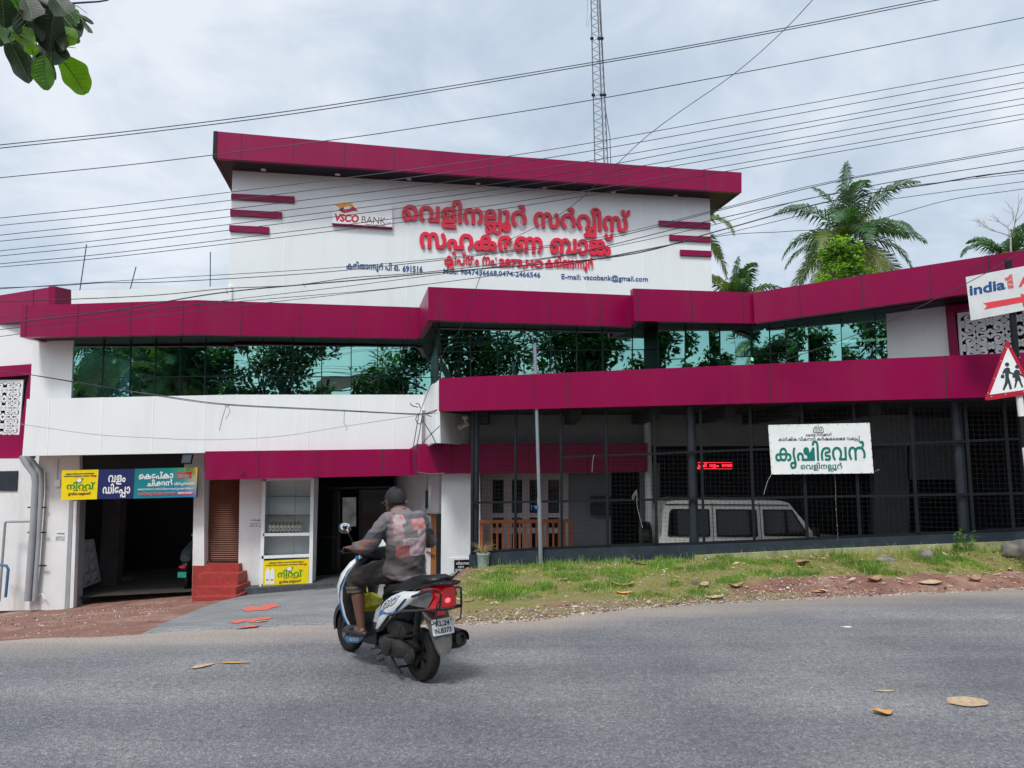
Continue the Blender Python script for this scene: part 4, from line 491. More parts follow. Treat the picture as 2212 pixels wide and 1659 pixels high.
def latin(body, weight):
    if (body, weight) in LATIN: return LATIN[body, weight]
    cu = bpy.data.curves.new("lettering", 'FONT'); cu.body = body; cu.size = 1.0; cu.offset = weight; cu.resolution_u = 3; cu.fill_mode = 'FRONT'
    o = bpy.data.objects.new("lettering", cu); COL.objects.link(o); dg = bpy.context.evaluated_depsgraph_get(); dg.update()
    me = bpy.data.meshes.new_from_object(o.evaluated_get(dg)); vs = [v.co.copy() for v in me.vertices]; fs = [tuple(p.vertices) for p in me.polygons]
    bpy.data.objects.remove(o); bpy.data.curves.remove(cu); bpy.data.meshes.remove(me)
    x0 = min(v.x for v in vs); x1 = max(v.x for v in vs); LATIN[body, weight] = ([V((v.x - x0, v.y, 0)) for v in vs], fs, x1 - x0); return LATIN[body, weight]
CAP = 0.0
def latin_mb(mb, body, origin, xv, yv, m=0, depth=None, weight=0.0, skew=0.0, off=0.0):
    """xv maps the whole width, yv maps the height of a capital"""
    global CAP
    if not CAP: CAP = max(v.y for v in latin("H", 0.0)[0])
    vs, fs, wd = latin(body, weight); xv = V(xv) / wd; yv = V(yv) / CAP; nrm = xv.cross(yv).normalized(); o = V(origin) + nrm * off
    P = [o + xv * (v.x + skew * v.y) + yv * v.y for v in vs]; mb.add(P, fs, m)
    if depth:
        from collections import Counter
        cnt = Counter(); 
        for f in fs:
            for i in range(len(f)): cnt[tuple(sorted((f[i], f[(i + 1) % len(f)])))] += 1
        dv = -nrm * depth
        for f in fs:
            for i in range(len(f)):
                a, b = f[i], f[(i + 1) % len(f)]
                if cnt[tuple(sorted((a, b)))] == 1: mb.face([P[a], P[a] + dv, P[b] + dv, P[b]], m)
def base_line(pl, a, b, h, off):
    A, B = pl.pt(*a, off), pl.pt(*b, off); return A, B - A, V((0, 0, pl.pt(a[0], a[1] - h, off).z - A.z))
def text_on(mb, pl, key, a, b, h, off=0.01, m=0, depth=None, w=0, skew=0.0):
    """a, b: photo points of the baseline's two ends; h: height of a plain letter in photo px"""
    text_mb(mb, key, *base_line(pl, a, b, h, off), m, depth, w, skew)
def latin_on(mb, pl, body, a, b, h, off=0.01, m=0, depth=None, weight=0.0, skew=0.0):
    latin_mb(mb, body, *base_line(pl, a, b, h, off), m, depth, weight, skew)

# ================================================================ ground, road, paving
rng = random.Random(7)
def on_z(u, v, z=0.0):
    d = ray(u, v); return EYE + d * ((z - CAM_H) / d.z)
EDGE = [on_z(*q) for q in ((-900, 1436), (0, 1385), (728, 1348), (972, 1349), (1177, 1335), (1353, 1312), (1620, 1297), (2212, 1270), (3000, 1236))]
def lerp_table(tab, x):
    if x <= tab[0][0]: a, b = tab[0], tab[1]
    elif x >= tab[-1][0]: a, b = tab[-2], tab[-1]
    else:
        for a, b in zip(tab, tab[1:]):
            if a[0] <= x <= b[0]: break
    return a[1] + (b[1] - a[1]) * (x - a[0]) / (b[0] - a[0])
def ye(x): return lerp_table(EDGE, x)
def sstep(a, b, x):
    t = min(1, max(0, (x - a) / (b - a))); return t * t * (3 - 2 * t)
FENCE = Plane(948, 14.35, 2040, 12.15)
def yfence(x): return FENCE.p.y + FENCE.a.y * (x - FENCE.p.x) / FENCE.a.x
def terrain(x, y):
    e = ye(x)
    if y <= e: return 0.0
    FL = -1.32 + 0.085 * (min(x, 1) + 8.3)
    tl = min(1.0, (y - e) / max(0.5, 16.2 - e)); zl = FL * (tl ** 1.05)
    yf = yfence(x); FR = -0.22 + 0.07 * (x + 0.9)
    tr = min(1.0, (y - e) / max(0.5, yf - 0.1 - e)); zr = FR * tr + 0.10 * math.sin(math.pi * min(1, tr)) * (1 if x < 4 else 0.6)
    if y > yf + 0.3: zr = -0.85
    s = sstep(-1.75, -0.75, x)
    return zl * (1 - s) + zr * s
def on_ground(u, v, lift=0.0):
    d = ray(u, v); lo, hi = 2.0, 30.0; p = EYE
    t = 2.0
    while t < 40:
        p = EYE + d * t
        if p.z < terrain(p.x, p.y) + lift: break
        t += 0.1
    lo, hi = t - 0.1, t
    for _ in range(24):
        mi = (lo + hi) / 2; p = EYE + d * mi
        if p.z < terrain(p.x, p.y) + lift: hi = mi
        else: lo = mi
    return p

def axis(dense0, dense1, step, far0, far1, big):
    a = []; x = far0
    while x < dense0: a.append(x); x += max(step, min(big, (dense0 - x) * 0.5 + step))
    x = dense0
    while x < dense1: a.append(x); x += step
    while x < far1: a.append(x); x += max(step, min(big, (x - dense1) * 0.5 + step))
    a.append(far1); return a
def fbm(x, y, s, seed=0.0): return noise.fractal(V((x * s, y * s, seed)), 1.0, 2.0, 4)
xs, ys = axis(-12, 11.5, 0.11, -140, 140, 15), axis(6.0, 17.0, 0.11, -140, 160, 15)
gv, gf, graw = [], [], []
GRASS_PATCH = []
for j, y in enumerate(ys):
    for i, x in enumerate(xs):
        e = ye(x); z = terrain(x, y); d = y - e
        if d < 0.03: z -= 0.05
        dense = -12 <= x <= 11.5 and 6 <= y <= 17
        if dense and d > 0.05:
            z += 0.022 * fbm(x, y, 3.0) * min(1, d)
            if x > -0.9: z += 0.05 * fbm(x, y, 1.1, 4.0) * sstep(0.2, 1.0, d)
        if -9 < x < -1.0 and 0.02 < d and y < 16.4: z -= 0.035 * sstep(-8.6, -8.0, x)
        gv.append((x, y, z))
        # what covers the ground here
        grass = gravel = 0.0
        if x > -1.4 and d > 0:
            w = yfence(x) - e; t = d / max(w, .5)
            first = -0.10 + 0.30 * sstep(2.4, 4.4, x)
            grass = sstep(first, first + 0.16, t + 0.18 * fbm(x, y, 0.9, 2.0)) * sstep(-1.3, -0.3, x)
            gravel = (1 - sstep(0.02, 0.16, t)) if x < 4 else 0.25 * (1 - sstep(0.2, 0.5, t))
        graw.append((grass, gravel))
nx = len(xs)
for j in range(len(ys) - 1):
    for i in range(nx - 1): a = j * nx + i; gf.append((a, a + 1, a + nx + 1, a + nx))
gme = bpy.data.meshes.new("ground"); gme.from_pydata(gv, [], gf)
for nm, k in (("grass", 0), ("gravel", 1)):
    at_ = gme.attributes.new(nm, 'FLOAT', 'POINT'); at_.data.foreach_set("value", [g[k] for g in graw])
gme.polygons.foreach_set("use_smooth", [True] * len(gme.polygons))

def nodes_of(name):
    m = bpy.data.materials.new(name); m.use_nodes = True; return m, m.node_tree, m.node_tree.nodes["Principled BSDF"]
class NT:
    def __init__(s, t): s.t = t; s.c = t.nodes.new("ShaderNodeTexCoord").outputs["Object"]
    def noise(s, scale, detail=5, rough=0.6, vec=None):
        n = s.t.nodes.new("ShaderNodeTexNoise"); n.inputs["Scale"].default_value = scale; n.inputs["Detail"].default_value = detail; n.inputs["Roughness"].default_value = rough
        s.t.links.new(vec or s.c, n.inputs["Vector"]); return n.outputs["Fac"]
    def voro(s, scale, out="Distance", vec=None):
        n = s.t.nodes.new("ShaderNodeTexVoronoi"); n.inputs["Scale"].default_value = scale; s.t.links.new(vec or s.c, n.inputs["Vector"]); return n.outputs[out]
    def ramp(s, x, *stops):
        r = s.t.nodes.new("ShaderNodeValToRGB"); cr = r.color_ramp
        while len(cr.elements) < len(stops): cr.elements.new(0.5)
        for e, (p, c) in zip(cr.elements, stops):
            e.position = p; e.color = (*c, 1) if isinstance(c, tuple) else (c, c, c, 1)
        s.t.links.new(x, r.inputs[0]); return r.outputs[0]
    def math(s, op, a, b=0.0):
        n = s.t.nodes.new("ShaderNodeMath"); n.operation = op
        for i, x in enumerate((a, b)):
            if isinstance(x, (int, float)): n.inputs[i].default_value = x
            else: s.t.links.new(x, n.inputs[i])
        return n.outputs[0]
    def mix(s, f, a, b, mode='MIX'):
        n = s.t.nodes.new("ShaderNodeMix"); n.data_type = 'RGBA'; n.blend_type = mode
        for i, x in ((0, f), (6, a), (7, b)):
            if isinstance(x, (int, float)): n.inputs[i].default_value = x
            elif isinstance(x, tuple): n.inputs[i].default_value = (*x, 1)
            else: s.t.links.new(x, n.inputs[i])
        return n.outputs[2]
    def attr(s, name):
        n = s.t.nodes.new("ShaderNodeAttribute"); n.attribute_name = name; return n.outputs["Fac"]
    def bump(s, h, strength, dist=0.02):
        n = s.t.nodes.new("ShaderNodeBump"); n.inputs["Strength"].default_value = strength; n.inputs["Distance"].default_value = dist; s.t.links.new(h, n.inputs["Height"]); return n.outputs[0]

gm, t, b = nodes_of("laterite_ground"); q = NT(t)
dirt = q.ramp(q.noise(1.6, 8, 0.7), (0.30, (0.16, 0.068, 0.050)), (0.52, (0.25, 0.125, 0.095)), (0.72, (0.38, 0.26, 0.20)))
specks = q.ramp(q.voro(34), (0.10, 0.75), (0.26, 0.0)); pick = q.ramp(q.noise(9, 3), (0.50, 0.0), (0.60, 1.0))
dirt = q.mix(q.math('MULTIPLY', specks, pick), dirt, (0.50, 0.40, 0.32))
soil = q.ramp(q.noise(2.6, 7, 0.7), (0.28, (0.12, 0.085, 0.045)), (0.42, (0.24, 0.19, 0.08)), (0.55, (0.17, 0.17, 0.05)), (0.72, (0.31, 0.25, 0.12)))
stone = q.ramp(q.voro(26, "Color"), (0.2, (0.22, 0.17, 0.13)), (0.8, (0.52, 0.46, 0.38)))
stone = q.mix(q.ramp(q.voro(26), (0.25, 0.0), (0.5, 0.8)), stone, (0.15, 0.06, 0.045))
gfac = q.ramp(q.math('ADD', q.attr("gravel"), q.math('MULTIPLY', q.math('SUBTRACT', q.noise(3.5, 6, 0.7), 0.5), 1.4)), (0.42, 0.0), (0.60, 1.0))
sfac = q.ramp(q.math('ADD', q.attr("grass"), q.math('MULTIPLY', q.math('SUBTRACT', q.noise(2.4, 6, 0.7), 0.5), 1.2)), (0.40, 0.0), (0.62, 1.0))
colr = q.mix(gfac, q.mix(sfac, dirt, soil), q.mix(q.noise(5, 4), stone, soil))
t.links.new(colr, b.inputs["Base Color"]); b.inputs["Roughness"].default_value = 0.95
t.links.new(q.bump(q.math('ADD', q.noise(30, 6, 0.7), q.math('MULTIPLY', q.voro(26), 0.6)), 0.9, 0.03), b.inputs["Normal"])
gme.materials.append(gm)
ground = struct_(link("ground", gme))

# road: one sheet following the verge, worn and sandy along its far edge
rxs = axis(-12, 12, 0.2, -140, 140, 12)
dts = [-0.12, 0, 0.06, 0.15, 0.3, 0.5, 0.8, 1.2, 2, 4, 8, 16]
rv, rf, rd = [], [], []
for x in rxs:
    for k, d in enumerate(dts):
        wob = 0.09 * fbm(x, 0, 1.3, 9) if k < 5 else 0
        yy = ye(x) - d + wob
        rv.append((x, yy, -0.052 if k == 0 else 0.004 * sstep(0, 0.2, d))); rd.append(d)
m_ = len(dts)
for i in range(len(rxs) - 1):
    for k in range(m_ - 1): a = i * m_ + k; rf.append((a, a + 1, a + m_ + 1, a + m_))
rme = bpy.data.meshes.new("road"); rme.from_pydata(rv, [], rf)
at_ = rme.attributes.new("edge", 'FLOAT', 'POINT'); at_.data.foreach_set("value", rd)
rm, t, b = nodes_of("worn_asphalt"); q = NT(t)
mp = t.nodes.new("ShaderNodeMapping"); mp.inputs["Scale"].default_value = (1, 1, 0); t.links.new(q.c, mp.inputs[0]); flat = mp.outputs[0]
agg = q.ramp(q.voro(95, "Color", flat), (0.0, (0.06, 0.06, 0.066)), (0.4, (0.15, 0.15, 0.16)), (0.72, (0.235, 0.235, 0.245)), (0.96, (0.55, 0.54, 0.53)))
agg2 = q.ramp(q.noise(42, 6, 0.85, flat), (0.32, (0.05, 0.05, 0.056)), (0.50, (0.18, 0.18, 0.188)), (0.70, (0.46, 0.455, 0.45)))
base = q.mix(0.55, agg, agg2); base = q.mix(1.0, base, q.ramp(q.noise(17, 7, .85, flat), (.34, .62), (.66, 1.40)), "MULTIPLY")
wear = q.ramp(q.noise(0.55, 5, 0.6, flat), (0.34, (0.70, 0.71, 0.74)), (0.68, (1.18, 1.17, 1.15)))
base = q.mix(1.0, base, wear, 'MULTIPLY')
edge_n = q.math('ADD', q.attr("edge"), q.math('MULTIPLY', q.math('SUBTRACT', q.noise(2.2, 6, 0.7, flat), 0.5), 0.9))
sand = q.ramp(q.noise(38, 6, 0.8, flat), (0.35, (0.19, 0.15, 0.125)), (0.6, (0.42, 0.36, 0.31)), (0.72, (0.60, 0.54, 0.48)))
base = q.mix(q.ramp(edge_n, (0.05, 0.95), (0.45, 0.65), (0.95, 0.0)), base, sand)
streak = t.nodes.new("ShaderNodeMapping"); streak.inputs["Scale"].default_value = (0.35, 2.2, 0); streak.inputs["Rotation"].default_value = (0, 0, R(13)); t.links.new(q.c, streak.inputs[0])
track = t.nodes.new("ShaderNodeMapping"); track.inputs["Scale"].default_value = (0.10, 1.5, 0); track.inputs["Rotation"].default_value = (0, 0, R(-13)); t.links.new(q.c, track.inputs[0]); base = q.mix(1.0, base, q.ramp(q.noise(1.0, 4, .55, track.outputs[0]), (.36, (.86, .87, .90)), (.62, (1.14, 1.14, 1.14))), "MULTIPLY")
dusty = q.math('MULTIPLY', q.ramp(q.noise(1.1, 6, 0.6, streak.outputs[0]), (0.54, 0.0), (0.70, 0.5)), q.ramp(edge_n, (0.6, 1.0), (2.2, 0.0)))
base = q.mix(dusty, base, (0.34, 0.32, 0.30))
t.links.new(base, b.inputs["Base Color"]); b.inputs["Roughness"].default_value = 0.62; b.inputs["Specular IOR Level"].default_value = 0.35
t.links.new(q.bump(q.math('ADD', q.noise(42, 6, 0.85, flat), q.math('MULTIPLY', q.voro(95, "Distance", flat), -0.7)), 0.85, 0.012), b.inputs["Normal"])
rme.materials.append(rm); struct_(link("road", rme))

# interlocking grey paving in front of the shop
pm, t, b = nodes_of("grey_pavers"); q = NT(t)
bt = t.nodes.new("ShaderNodeTexBrick"); bt.inputs["Scale"].default_value = 4.6; bt.inputs["Mortar Size"].default_value = 0.022; bt.inputs["Brick Width"].default_value = 0.9; bt.inputs["Row Height"].default_value = 0.45
bt.inputs["Color1"].default_value = (0.19, 0.20, 0.21, 1); bt.inputs["Color2"].default_value = (0.25, 0.255, 0.26, 1); bt.inputs["Mortar"].default_value = (0.085, 0.083, 0.08, 1)
uvn = t.nodes.new("ShaderNodeTexCoord"); t.links.new(uvn.outputs["Object"], bt.inputs["Vector"])
cc = q.mix(1.0, bt.outputs["Color"], q.ramp(q.noise(0.9, 7, 0.65), (0.3, 0.72), (0.7, 1.12)), 'MULTIPLY')
cc = q.mix(q.ramp(q.noise(3.1, 7, 0.7), (0.52, 0.0), (0.75, 0.45)), cc, (0.30, 0.24, 0.20))
t.links.new(cc, b.inputs["Base Color"]); b.inputs["Roughness"].default_value = 0.85
t.links.new(q.bump(q.math('ADD', bt.outputs["Fac"], q.math('MULTIPLY', q.noise(60, 4), -0.4)), 0.6, -0.012), b.inputs["Normal"])
pL0, pL1 = on_ground(318, 1368), on_ground(418, 1301)
pv, pf = [], []; NI, NJ = 40, 40
for j in range(NJ + 1):
    tt = j / NJ
    for i in range(NI + 1):
        x0 = pL0.x + (pL1.x - pL0.x) * tt; x1 = -1.05
        x = x0 + (x1 - x0) * i / NI; y = ye(x) - 0.3 + tt * (16.9 - ye(x)); z = terrain(x, y)
        pv.append((x, y, z + (0.010 if y > ye(x) else -0.010) - (0.03 if i == 0 else 0)))
for j in range(NJ):
    for i in range(NI): a = j * (NI + 1) + i; pf.append((a, a + 1, a + NI + 2, a + NI + 1))
pme = bpy.data.meshes.new("pavement"); pme.from_pydata(pv, [], pf); pme.materials.append(pm)
pavement = struct_(link("pavement", pme))
splash = pbr("red_splash", (0.60, 0.11, 0.085), 0.7, var=0.2, vscale=7, dirt=((0.3, 0.2, 0.19), 6, 0.6))
Z3 = ZoomMap(0, 1780, 1.7015)
for pts in ([(1640, 1122), (1700, 1098), (1760, 1105), (1800, 1088), (1870, 1083), (1905, 1098), (1850, 1110), (1820, 1125), (1740, 1128), (1690, 1134)],
            [(1560, 1208), (1640, 1188), (1700, 1192), (1770, 1176), (1865, 1176), (1820, 1190), (1760, 1194), (1720, 1206), (1660, 1205), (1610, 1218)],
            [(1595, 1246), (1680, 1236), (1770, 1229), (1740, 1240), (1650, 1248)]):
    mb = MB(); mb.face([on_ground(*Z3(*p), 0.010) + V((0, 0, 0.006)) for p in pts]); obj("paint_patch", mb, splash, pavement)
# ================================================================ the bank building
bank = thing("bank_building", (0, 17, 0), "white two storey bank building with maroon fascia bands and dark green glass strips", "building")
DK = 1
def part(name, mb, mats, parent=None, smooth=None): return obj(name, mb, mats, parent or bank, smooth)
def quad_panel(mb, pl, pts, thick, off=0.0, m=0):
    P = [pl.pt(u, v, off) for u, v in pts]; mb.prism(P, -pl.n * thick, m)
def strip(mb, pl, u0, v0, u1, v1, w, off=0.004, m=0, d=0.01):
    """a thin line on a plane between two photo points, w metres wide"""
    a, b_ = pl.pt(u0, v0, off), pl.pt(u1, v1, off); mb.beam(a, b_, w, d, up=pl.n, m=m)
def slab(mb, pts, z0, z1, m=0):
    mb.prism([V((p[0], p[1], z0)) for p in pts], (0, 0, z1 - z0), m)

W1 = Plane(45, 16.06, 422, 15.5); W2 = Plane(422, 15.5, 912, 16.3)
FA = Plane(925, 14.3, 1370, 15.07); FB = Plane(1372, 14.45, 1630, 14.8); FC = Plane(1630, 14.8, 2212, 11.8)
LB = Plane(948, 14.2, 2040, 12.0)
BK = 21.0
def fascia(pl, tl, tr, br, bl, joints, thick=0.18, name="fascia"):
    mb = MB(); quad_panel(mb, pl, [bl, br, tr, tl], thick)
    if joints:
        for u in joints:
            k = (u - tl[0]) / (tr[0] - tl[0]); vt = tl[1] + (tr[1] - tl[1]) * k; vb = bl[1] + (br[1] - bl[1]) * k; du = (bl[0] - tl[0]) * (1 - k) + (br[0] - tr[0]) * k
            strip(mb, pl, u, vt, u + du, vb, 0.014, 0.002, 1)
    return part(name, mb, [maroon, joint_dark])
# left upper fascia, two faces meeting in a shallow corner
fascia(W1, (47, 660), (422, 648), (418, 722), (43, 728), [58, 169, 284, 397])
fascia(W2, (422, 648), (905, 664), (902, 731), (418, 722), [523, 649, 768, 882])
mbx = MB(); mbx.prism([W1.pt(43, 728), W1.pt(47, 660), W1.pt(47, 660) + V((0.02, 3, 0)), W1.pt(43, 728) + V((0.02, 3, 0))], (0.15, 0.02, 0)); part("fascia", mbx, maroon)
# link piece turning towards the nearer right half
P0, P1, P2, P3 = W2.pt(902, 731), W2.pt(905, 664), FA.pt(925, 619.5), FA.pt(925, 691)
zt, zb = P2.z, P3.z
mb = MB(); mb.prism([V((P0.x, P0.y, P0.z)), V((P3.x, P3.y, P3.z)), V((P2.x, P2.y, zt)), V((P1.x, P1.y, P1.z))], (0.12, 0.05, 0)); part("fascia", mb, maroon)
fascia(FA, (925, 619.5), (1372, 638), (1374, 706), (925, 691), [946, 1066, 1183, 1296])
mb = MB(); a0, a1 = FA.pt(1362, 637.5), FA.pt(1364, 705.5); b0, b1 = FB.pt(1367, 623), FB.pt(1370, 693)
mb.prism([a1, b1, b0, a0], (0.1, 0.1, 0)); part("fascia", mb, maroon)
fascia(FB, (1367, 623), (1627, 632), (1630, 698.5), (1370, 693), [1378, 1494, 1604])
z4b = ZoomMap(2600, 1150, 2.212)
fascia(FC, (1627, 632), (2420, 507), (2420, 589), (1630, 698.5), [1726, 1861, 2008, 2135])
# slabs behind the fascias (floors, soffits)
mb = MB()
zl = min(W1.pt(43, 728).z, W2.pt(902, 731).z) + 0.03
slab(mb, [W1.pt(45, 728, -.17)[:2], W1.pt(421, 722, -.17)[:2], W2.pt(903, 731, -.15)[:2], FA.pt(927, 691, -.1)[:2], (FA.pt(925, 691).x + 0.05, BK), (-10.9, BK)], zl, zl + 0.35)
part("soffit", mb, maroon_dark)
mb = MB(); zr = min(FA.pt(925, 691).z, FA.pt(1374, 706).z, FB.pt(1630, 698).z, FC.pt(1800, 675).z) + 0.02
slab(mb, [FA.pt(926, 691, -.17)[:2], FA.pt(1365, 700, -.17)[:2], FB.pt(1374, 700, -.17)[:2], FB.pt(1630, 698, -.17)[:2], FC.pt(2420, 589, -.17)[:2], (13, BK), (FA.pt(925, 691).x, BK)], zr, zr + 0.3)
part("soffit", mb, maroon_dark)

# tall sign block behind
MW = Plane(500, 18.4, 1535, 20.6); MF = Plane(460, 17.6, 1602, 20.1)
mb = MB(); quad_panel(mb, MW, [(488, 740), (1541, 740), (1533, 425), (503, 355)], 4.0)
for u in (617, 749, 880, 1010, 1138, 1262, 1385, 1480):
    ub = u + (1106 - u) * -0.012; strip(mb, MW, u + (1106 - u) * 0.012, 380, ub - (1106 - u) * 0.004, 655, 0.016, 0.002, 1)
upper = part("upper_wall", mb, [white_panel, joint_white])
mb = MB(); f_tl, f_tr, f_br, f_bl = MF.pt(461, 283), MF.pt(1602, 372.5), MF.pt(1602, 416), MF.pt(459, 341)
mid_t, mid_b = MF.pt(1000, 330.5), MF.pt(1000, 378.5)
back = MF.n * -3.2
mb.prism([f_bl, mid_b, f_br, f_tr, mid_t, f_tl], -MF.n * 0.12); ufm = mb
mb = MB(); lb, rb = MF.pt(459, 341), MF.pt(1602, 416); ins = V((0, 0, 0.01))
mb.face([p + ins - MF.n * .12 for p in (f_bl, mid_b, f_br)] + [f_br + back + ins, f_bl + back + ins])
mb.prism([f_bl, f_tl, f_tl + back, f_bl + back], (0.1, 0, 0)); mb.prism([f_br, f_br + back, f_tr + back, f_tr], (-0.1, 0, 0))
mb.face([f_tl + V((0, 0, -.05)), mid_t + V((0, 0, -.05)), f_tr + V((0, 0, -.05)), f_tr + back, f_tl + back])
ufs = mb
Z8 = ZoomMap(600, 500, 1.58)
for u, k in ((522, 0), (634, 0), (745, 0), (852, 0), (955, 0), (1056, 0), (1153, 0), (1248, 0), (1340, 0), (1431, 0), (1523, 0)):
    vt = 283 + (330.5 - 283) * (u - 461) / 539 if u < 1000 else 330.5 + 42 * (u - 1000) / 602
    vb = 341 + 37.5 * (u - 459) / 541 if u < 1000 else 378.5 + 37.5 * (u - 1000) / 602
    strip(ufm, MF, u, vt, u - 1, vb, 0.014, 0.003, 1)
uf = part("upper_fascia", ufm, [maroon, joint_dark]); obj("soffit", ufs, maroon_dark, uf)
mb = MB()
for u in (550, 700, 850, 1000, 1150, 1310, 1460):
    k = (u - 459) / 1143; p = f_bl + (f_br - f_bl) * k - MF.n * 0.55; mb.lathe(V((p.x, p.y, p.z + 0.0)), (0, 0, -1), [(0.07, -0.02), (0.07, 0.02), (0.0, 0.02)], 12)
    obj("downlight", mb, white_plastic, uf); mb = MB()
for pts in ([(499, 418), (636, 424), (636, 438), (499, 430)], [(497, 452), (609, 458), (609, 471), (497, 465)], [(495, 486), (581, 490), (581, 504), (495, 499)],
            [(1424, 476), (1535, 481), (1535, 494), (1424, 488)], [(1447, 507), (1535, 511), (1536, 523), (1447, 518)], [(1470, 539), (1537, 542), (1538, 554), (1470, 551)]):
    mb = MB(); quad_panel(mb, MW, [pts[3], pts[2], pts[1], pts[0]], 0.06, 0.06); part("accent_stripe", mb, maroon)
# parapet strip left of the block, and the wing beyond
PP = Plane(150, 18.2, 495, 18.3)
mb = MB(); quad_panel(mb, PP, [(140, 700), (500, 700), (500, 617.5), (150, 628)], 0.3); part("parapet", mb, white_panel)
WG = Plane(0, 17.3, 119, 16.7); WGr = Plane(119, 16.7, 156, 17.2)
fascia(WG, (-200, 670), (119, 618.5), (119, 690), (-200, 716), [72, -60], name="fascia")
fascia(WGr, (119, 618.5), (154, 626), (154, 690), (119, 690), [])
WV = Plane(0, 17.4, 110, 17.3)
mb = MB(); quad_panel(mb, WV, [(-250, 960), (75, 960), (110, 660), (-250, 690)], 0.25, -0.05); part("upper_wall", mb, white_panel)
mb = MB(); quad_panel(mb, WV, [(-250, 994), (50, 992), (53, 939), (-250, 941)], 0.4, 0.25); part("fascia", mb, maroon)
# white wall between the fascia and the parapet band, left, and the glass strip
GL1 = Plane(150, 16.75, 506, 16.35); GL2 = Plane(506, 16.35, 915, 16.95)
mb = MB(); quad_panel(mb, GL1, [(64, 872), (153, 872), (159, 715), (72, 715)], 0.3, 0.03); part("upper_wall", mb, white_panel)
mb = MB(); p = GL1.pt(64, 872); q_ = GL1.pt(72, 715); mb.face([p, q_, q_ + V((-.1, 4, 0)), p + V((-.1, 4, 0))]); part("upper_wall", mb, white_panel)

def glass_strip(pl, us_b, us_t, vb, vt, splits, tilt=()):
    """panes between consecutive columns; us_*: photo columns at the bottom and top; splits: heights of the cross bars (0-1)"""
    gb = MB(); fr = MB(); n = len(us_b)
    for i in range(n - 1):
        A, B_ = pl.pt(us_b[i], vb(us_b[i])), pl.pt(us_b[i + 1], vb(us_b[i + 1])); Cc, D = pl.pt(us_t[i + 1], vt(us_t[i + 1])), pl.pt(us_t[i], vt(us_t[i]))
        lv = [0] + list(splits) + [1]
        for k in range(len(lv) - 1):
            P = [A.lerp(D, lv[k]), B_.lerp(Cc, lv[k]), B_.lerp(Cc, lv[k + 1]), A.lerp(D, lv[k + 1])]
            t_ = dict(tilt).get(i, 0)
            j = 0.004
            if t_:
                i0, i1 = (0, 3) if t_ > 0 else (1, 2); P[i0] = P[i0] + pl.n * abs(t_); P[i1] = P[i1] + pl.n * abs(t_)
                P = [p + pl.n * 0.02 for p in P]
            else:
                r1, r2 = rng.uniform(-j, j), rng.uniform(-j, j); P[2] += pl.n * r1; P[3] += pl.n * r1; P[1] += pl.n * r2; P[2] += pl.n * r2
            gb.face(P)
        if i: fr.beam(A + pl.n * 0.012, D + pl.n * 0.012, 0.018, 0.02, up=pl.n)
    for s_ in splits:
        a, b2 = pl.pt(us_b[0], vb(us_b[0])), pl.pt(us_b[-1], vb(us_b[-1])); d, c = pl.pt(us_t[0], vt(us_t[0])), pl.pt(us_t[-1], vt(us_t[-1]))
        fr.beam(a.lerp(d, s_) + pl.n * .014, b2.lerp(c, s_) + pl.n * .014, 0.014, 0.016, up=(0, 0, 1))
    w = part("window_strip", gb, green_glass); obj("window_frame", fr, pbr_frame, w); return w
pbr_frame = pbr("dark_green_frame", (0.008, 0.02, 0.018), 0.4, spec=0.3, var=0)
lin = lambda a, b_: (lambda u: a[1] + (b_[1] - a[1]) * (u - a[0]) / (b_[0] - a[0]))
glass_strip(GL1, [152, 220, 280, 334, 388, 442, 505], [159, 226, 284, 338, 392, 446, 507], lin((152, 862), (505, 858)), lin((159, 712), (507, 706)), [0.30])
glass_strip(GL2, [505, 568, 632, 694, 758, 816, 870, 940], [507, 570, 634, 696, 759, 816, 870, 938], lin((505, 858), (940, 862)), lin((507, 706), (940, 708)), [0.30])
# white parapet band of the left half with its angled end
WB = Plane(55, 15.95, 920, 16.1)
mb = MB(); quad_panel(mb, WB, [(48, 985), (920, 970), (920, 852.5), (505, 852.5), (58, 862)], 0.35); band_mesh = mb
e0, e1, e2, e3 = WB.pt(919, 970), WB.pt(919, 852.5), LB.pt(941, 827, -.1), LB.pt(940, 957, -.1)
rp = MB(); rp.prism([e0, e3, e2, e1], (-0.1, 0.25, 0))
ep = MB(); ep.prism([e3, LB.pt(950, 957, -.12), LB.pt(950, 818, -.12), e2], (0, 0.2, 0))
for u in (104, 219, 329, 441, 553, 665, 775, 850): strip(band_mesh, WB, u + 3, 858 if u < 400 else 854, u - 3 + (u - 48) * 0.004, 983 - (u - 48) * 0.016, 0.018, 0.002, 1)
band = part("parapet_band", band_mesh, [white_panel, joint_white]); obj("return_panel", rp, white_panel, band); obj("end_panel", ep, white_panel, band)
mb = MB(); zf = WB.pt(500, 978).z
slab(mb, [WB.pt(48, 985, -.3)[:2], WB.pt(935, 970, -.3)[:2], (WB.pt(935, 970).x, BK), (-11.5, BK)], zf + 0.02, zf + 0.3); part("floor_slab", mb, white_wall)

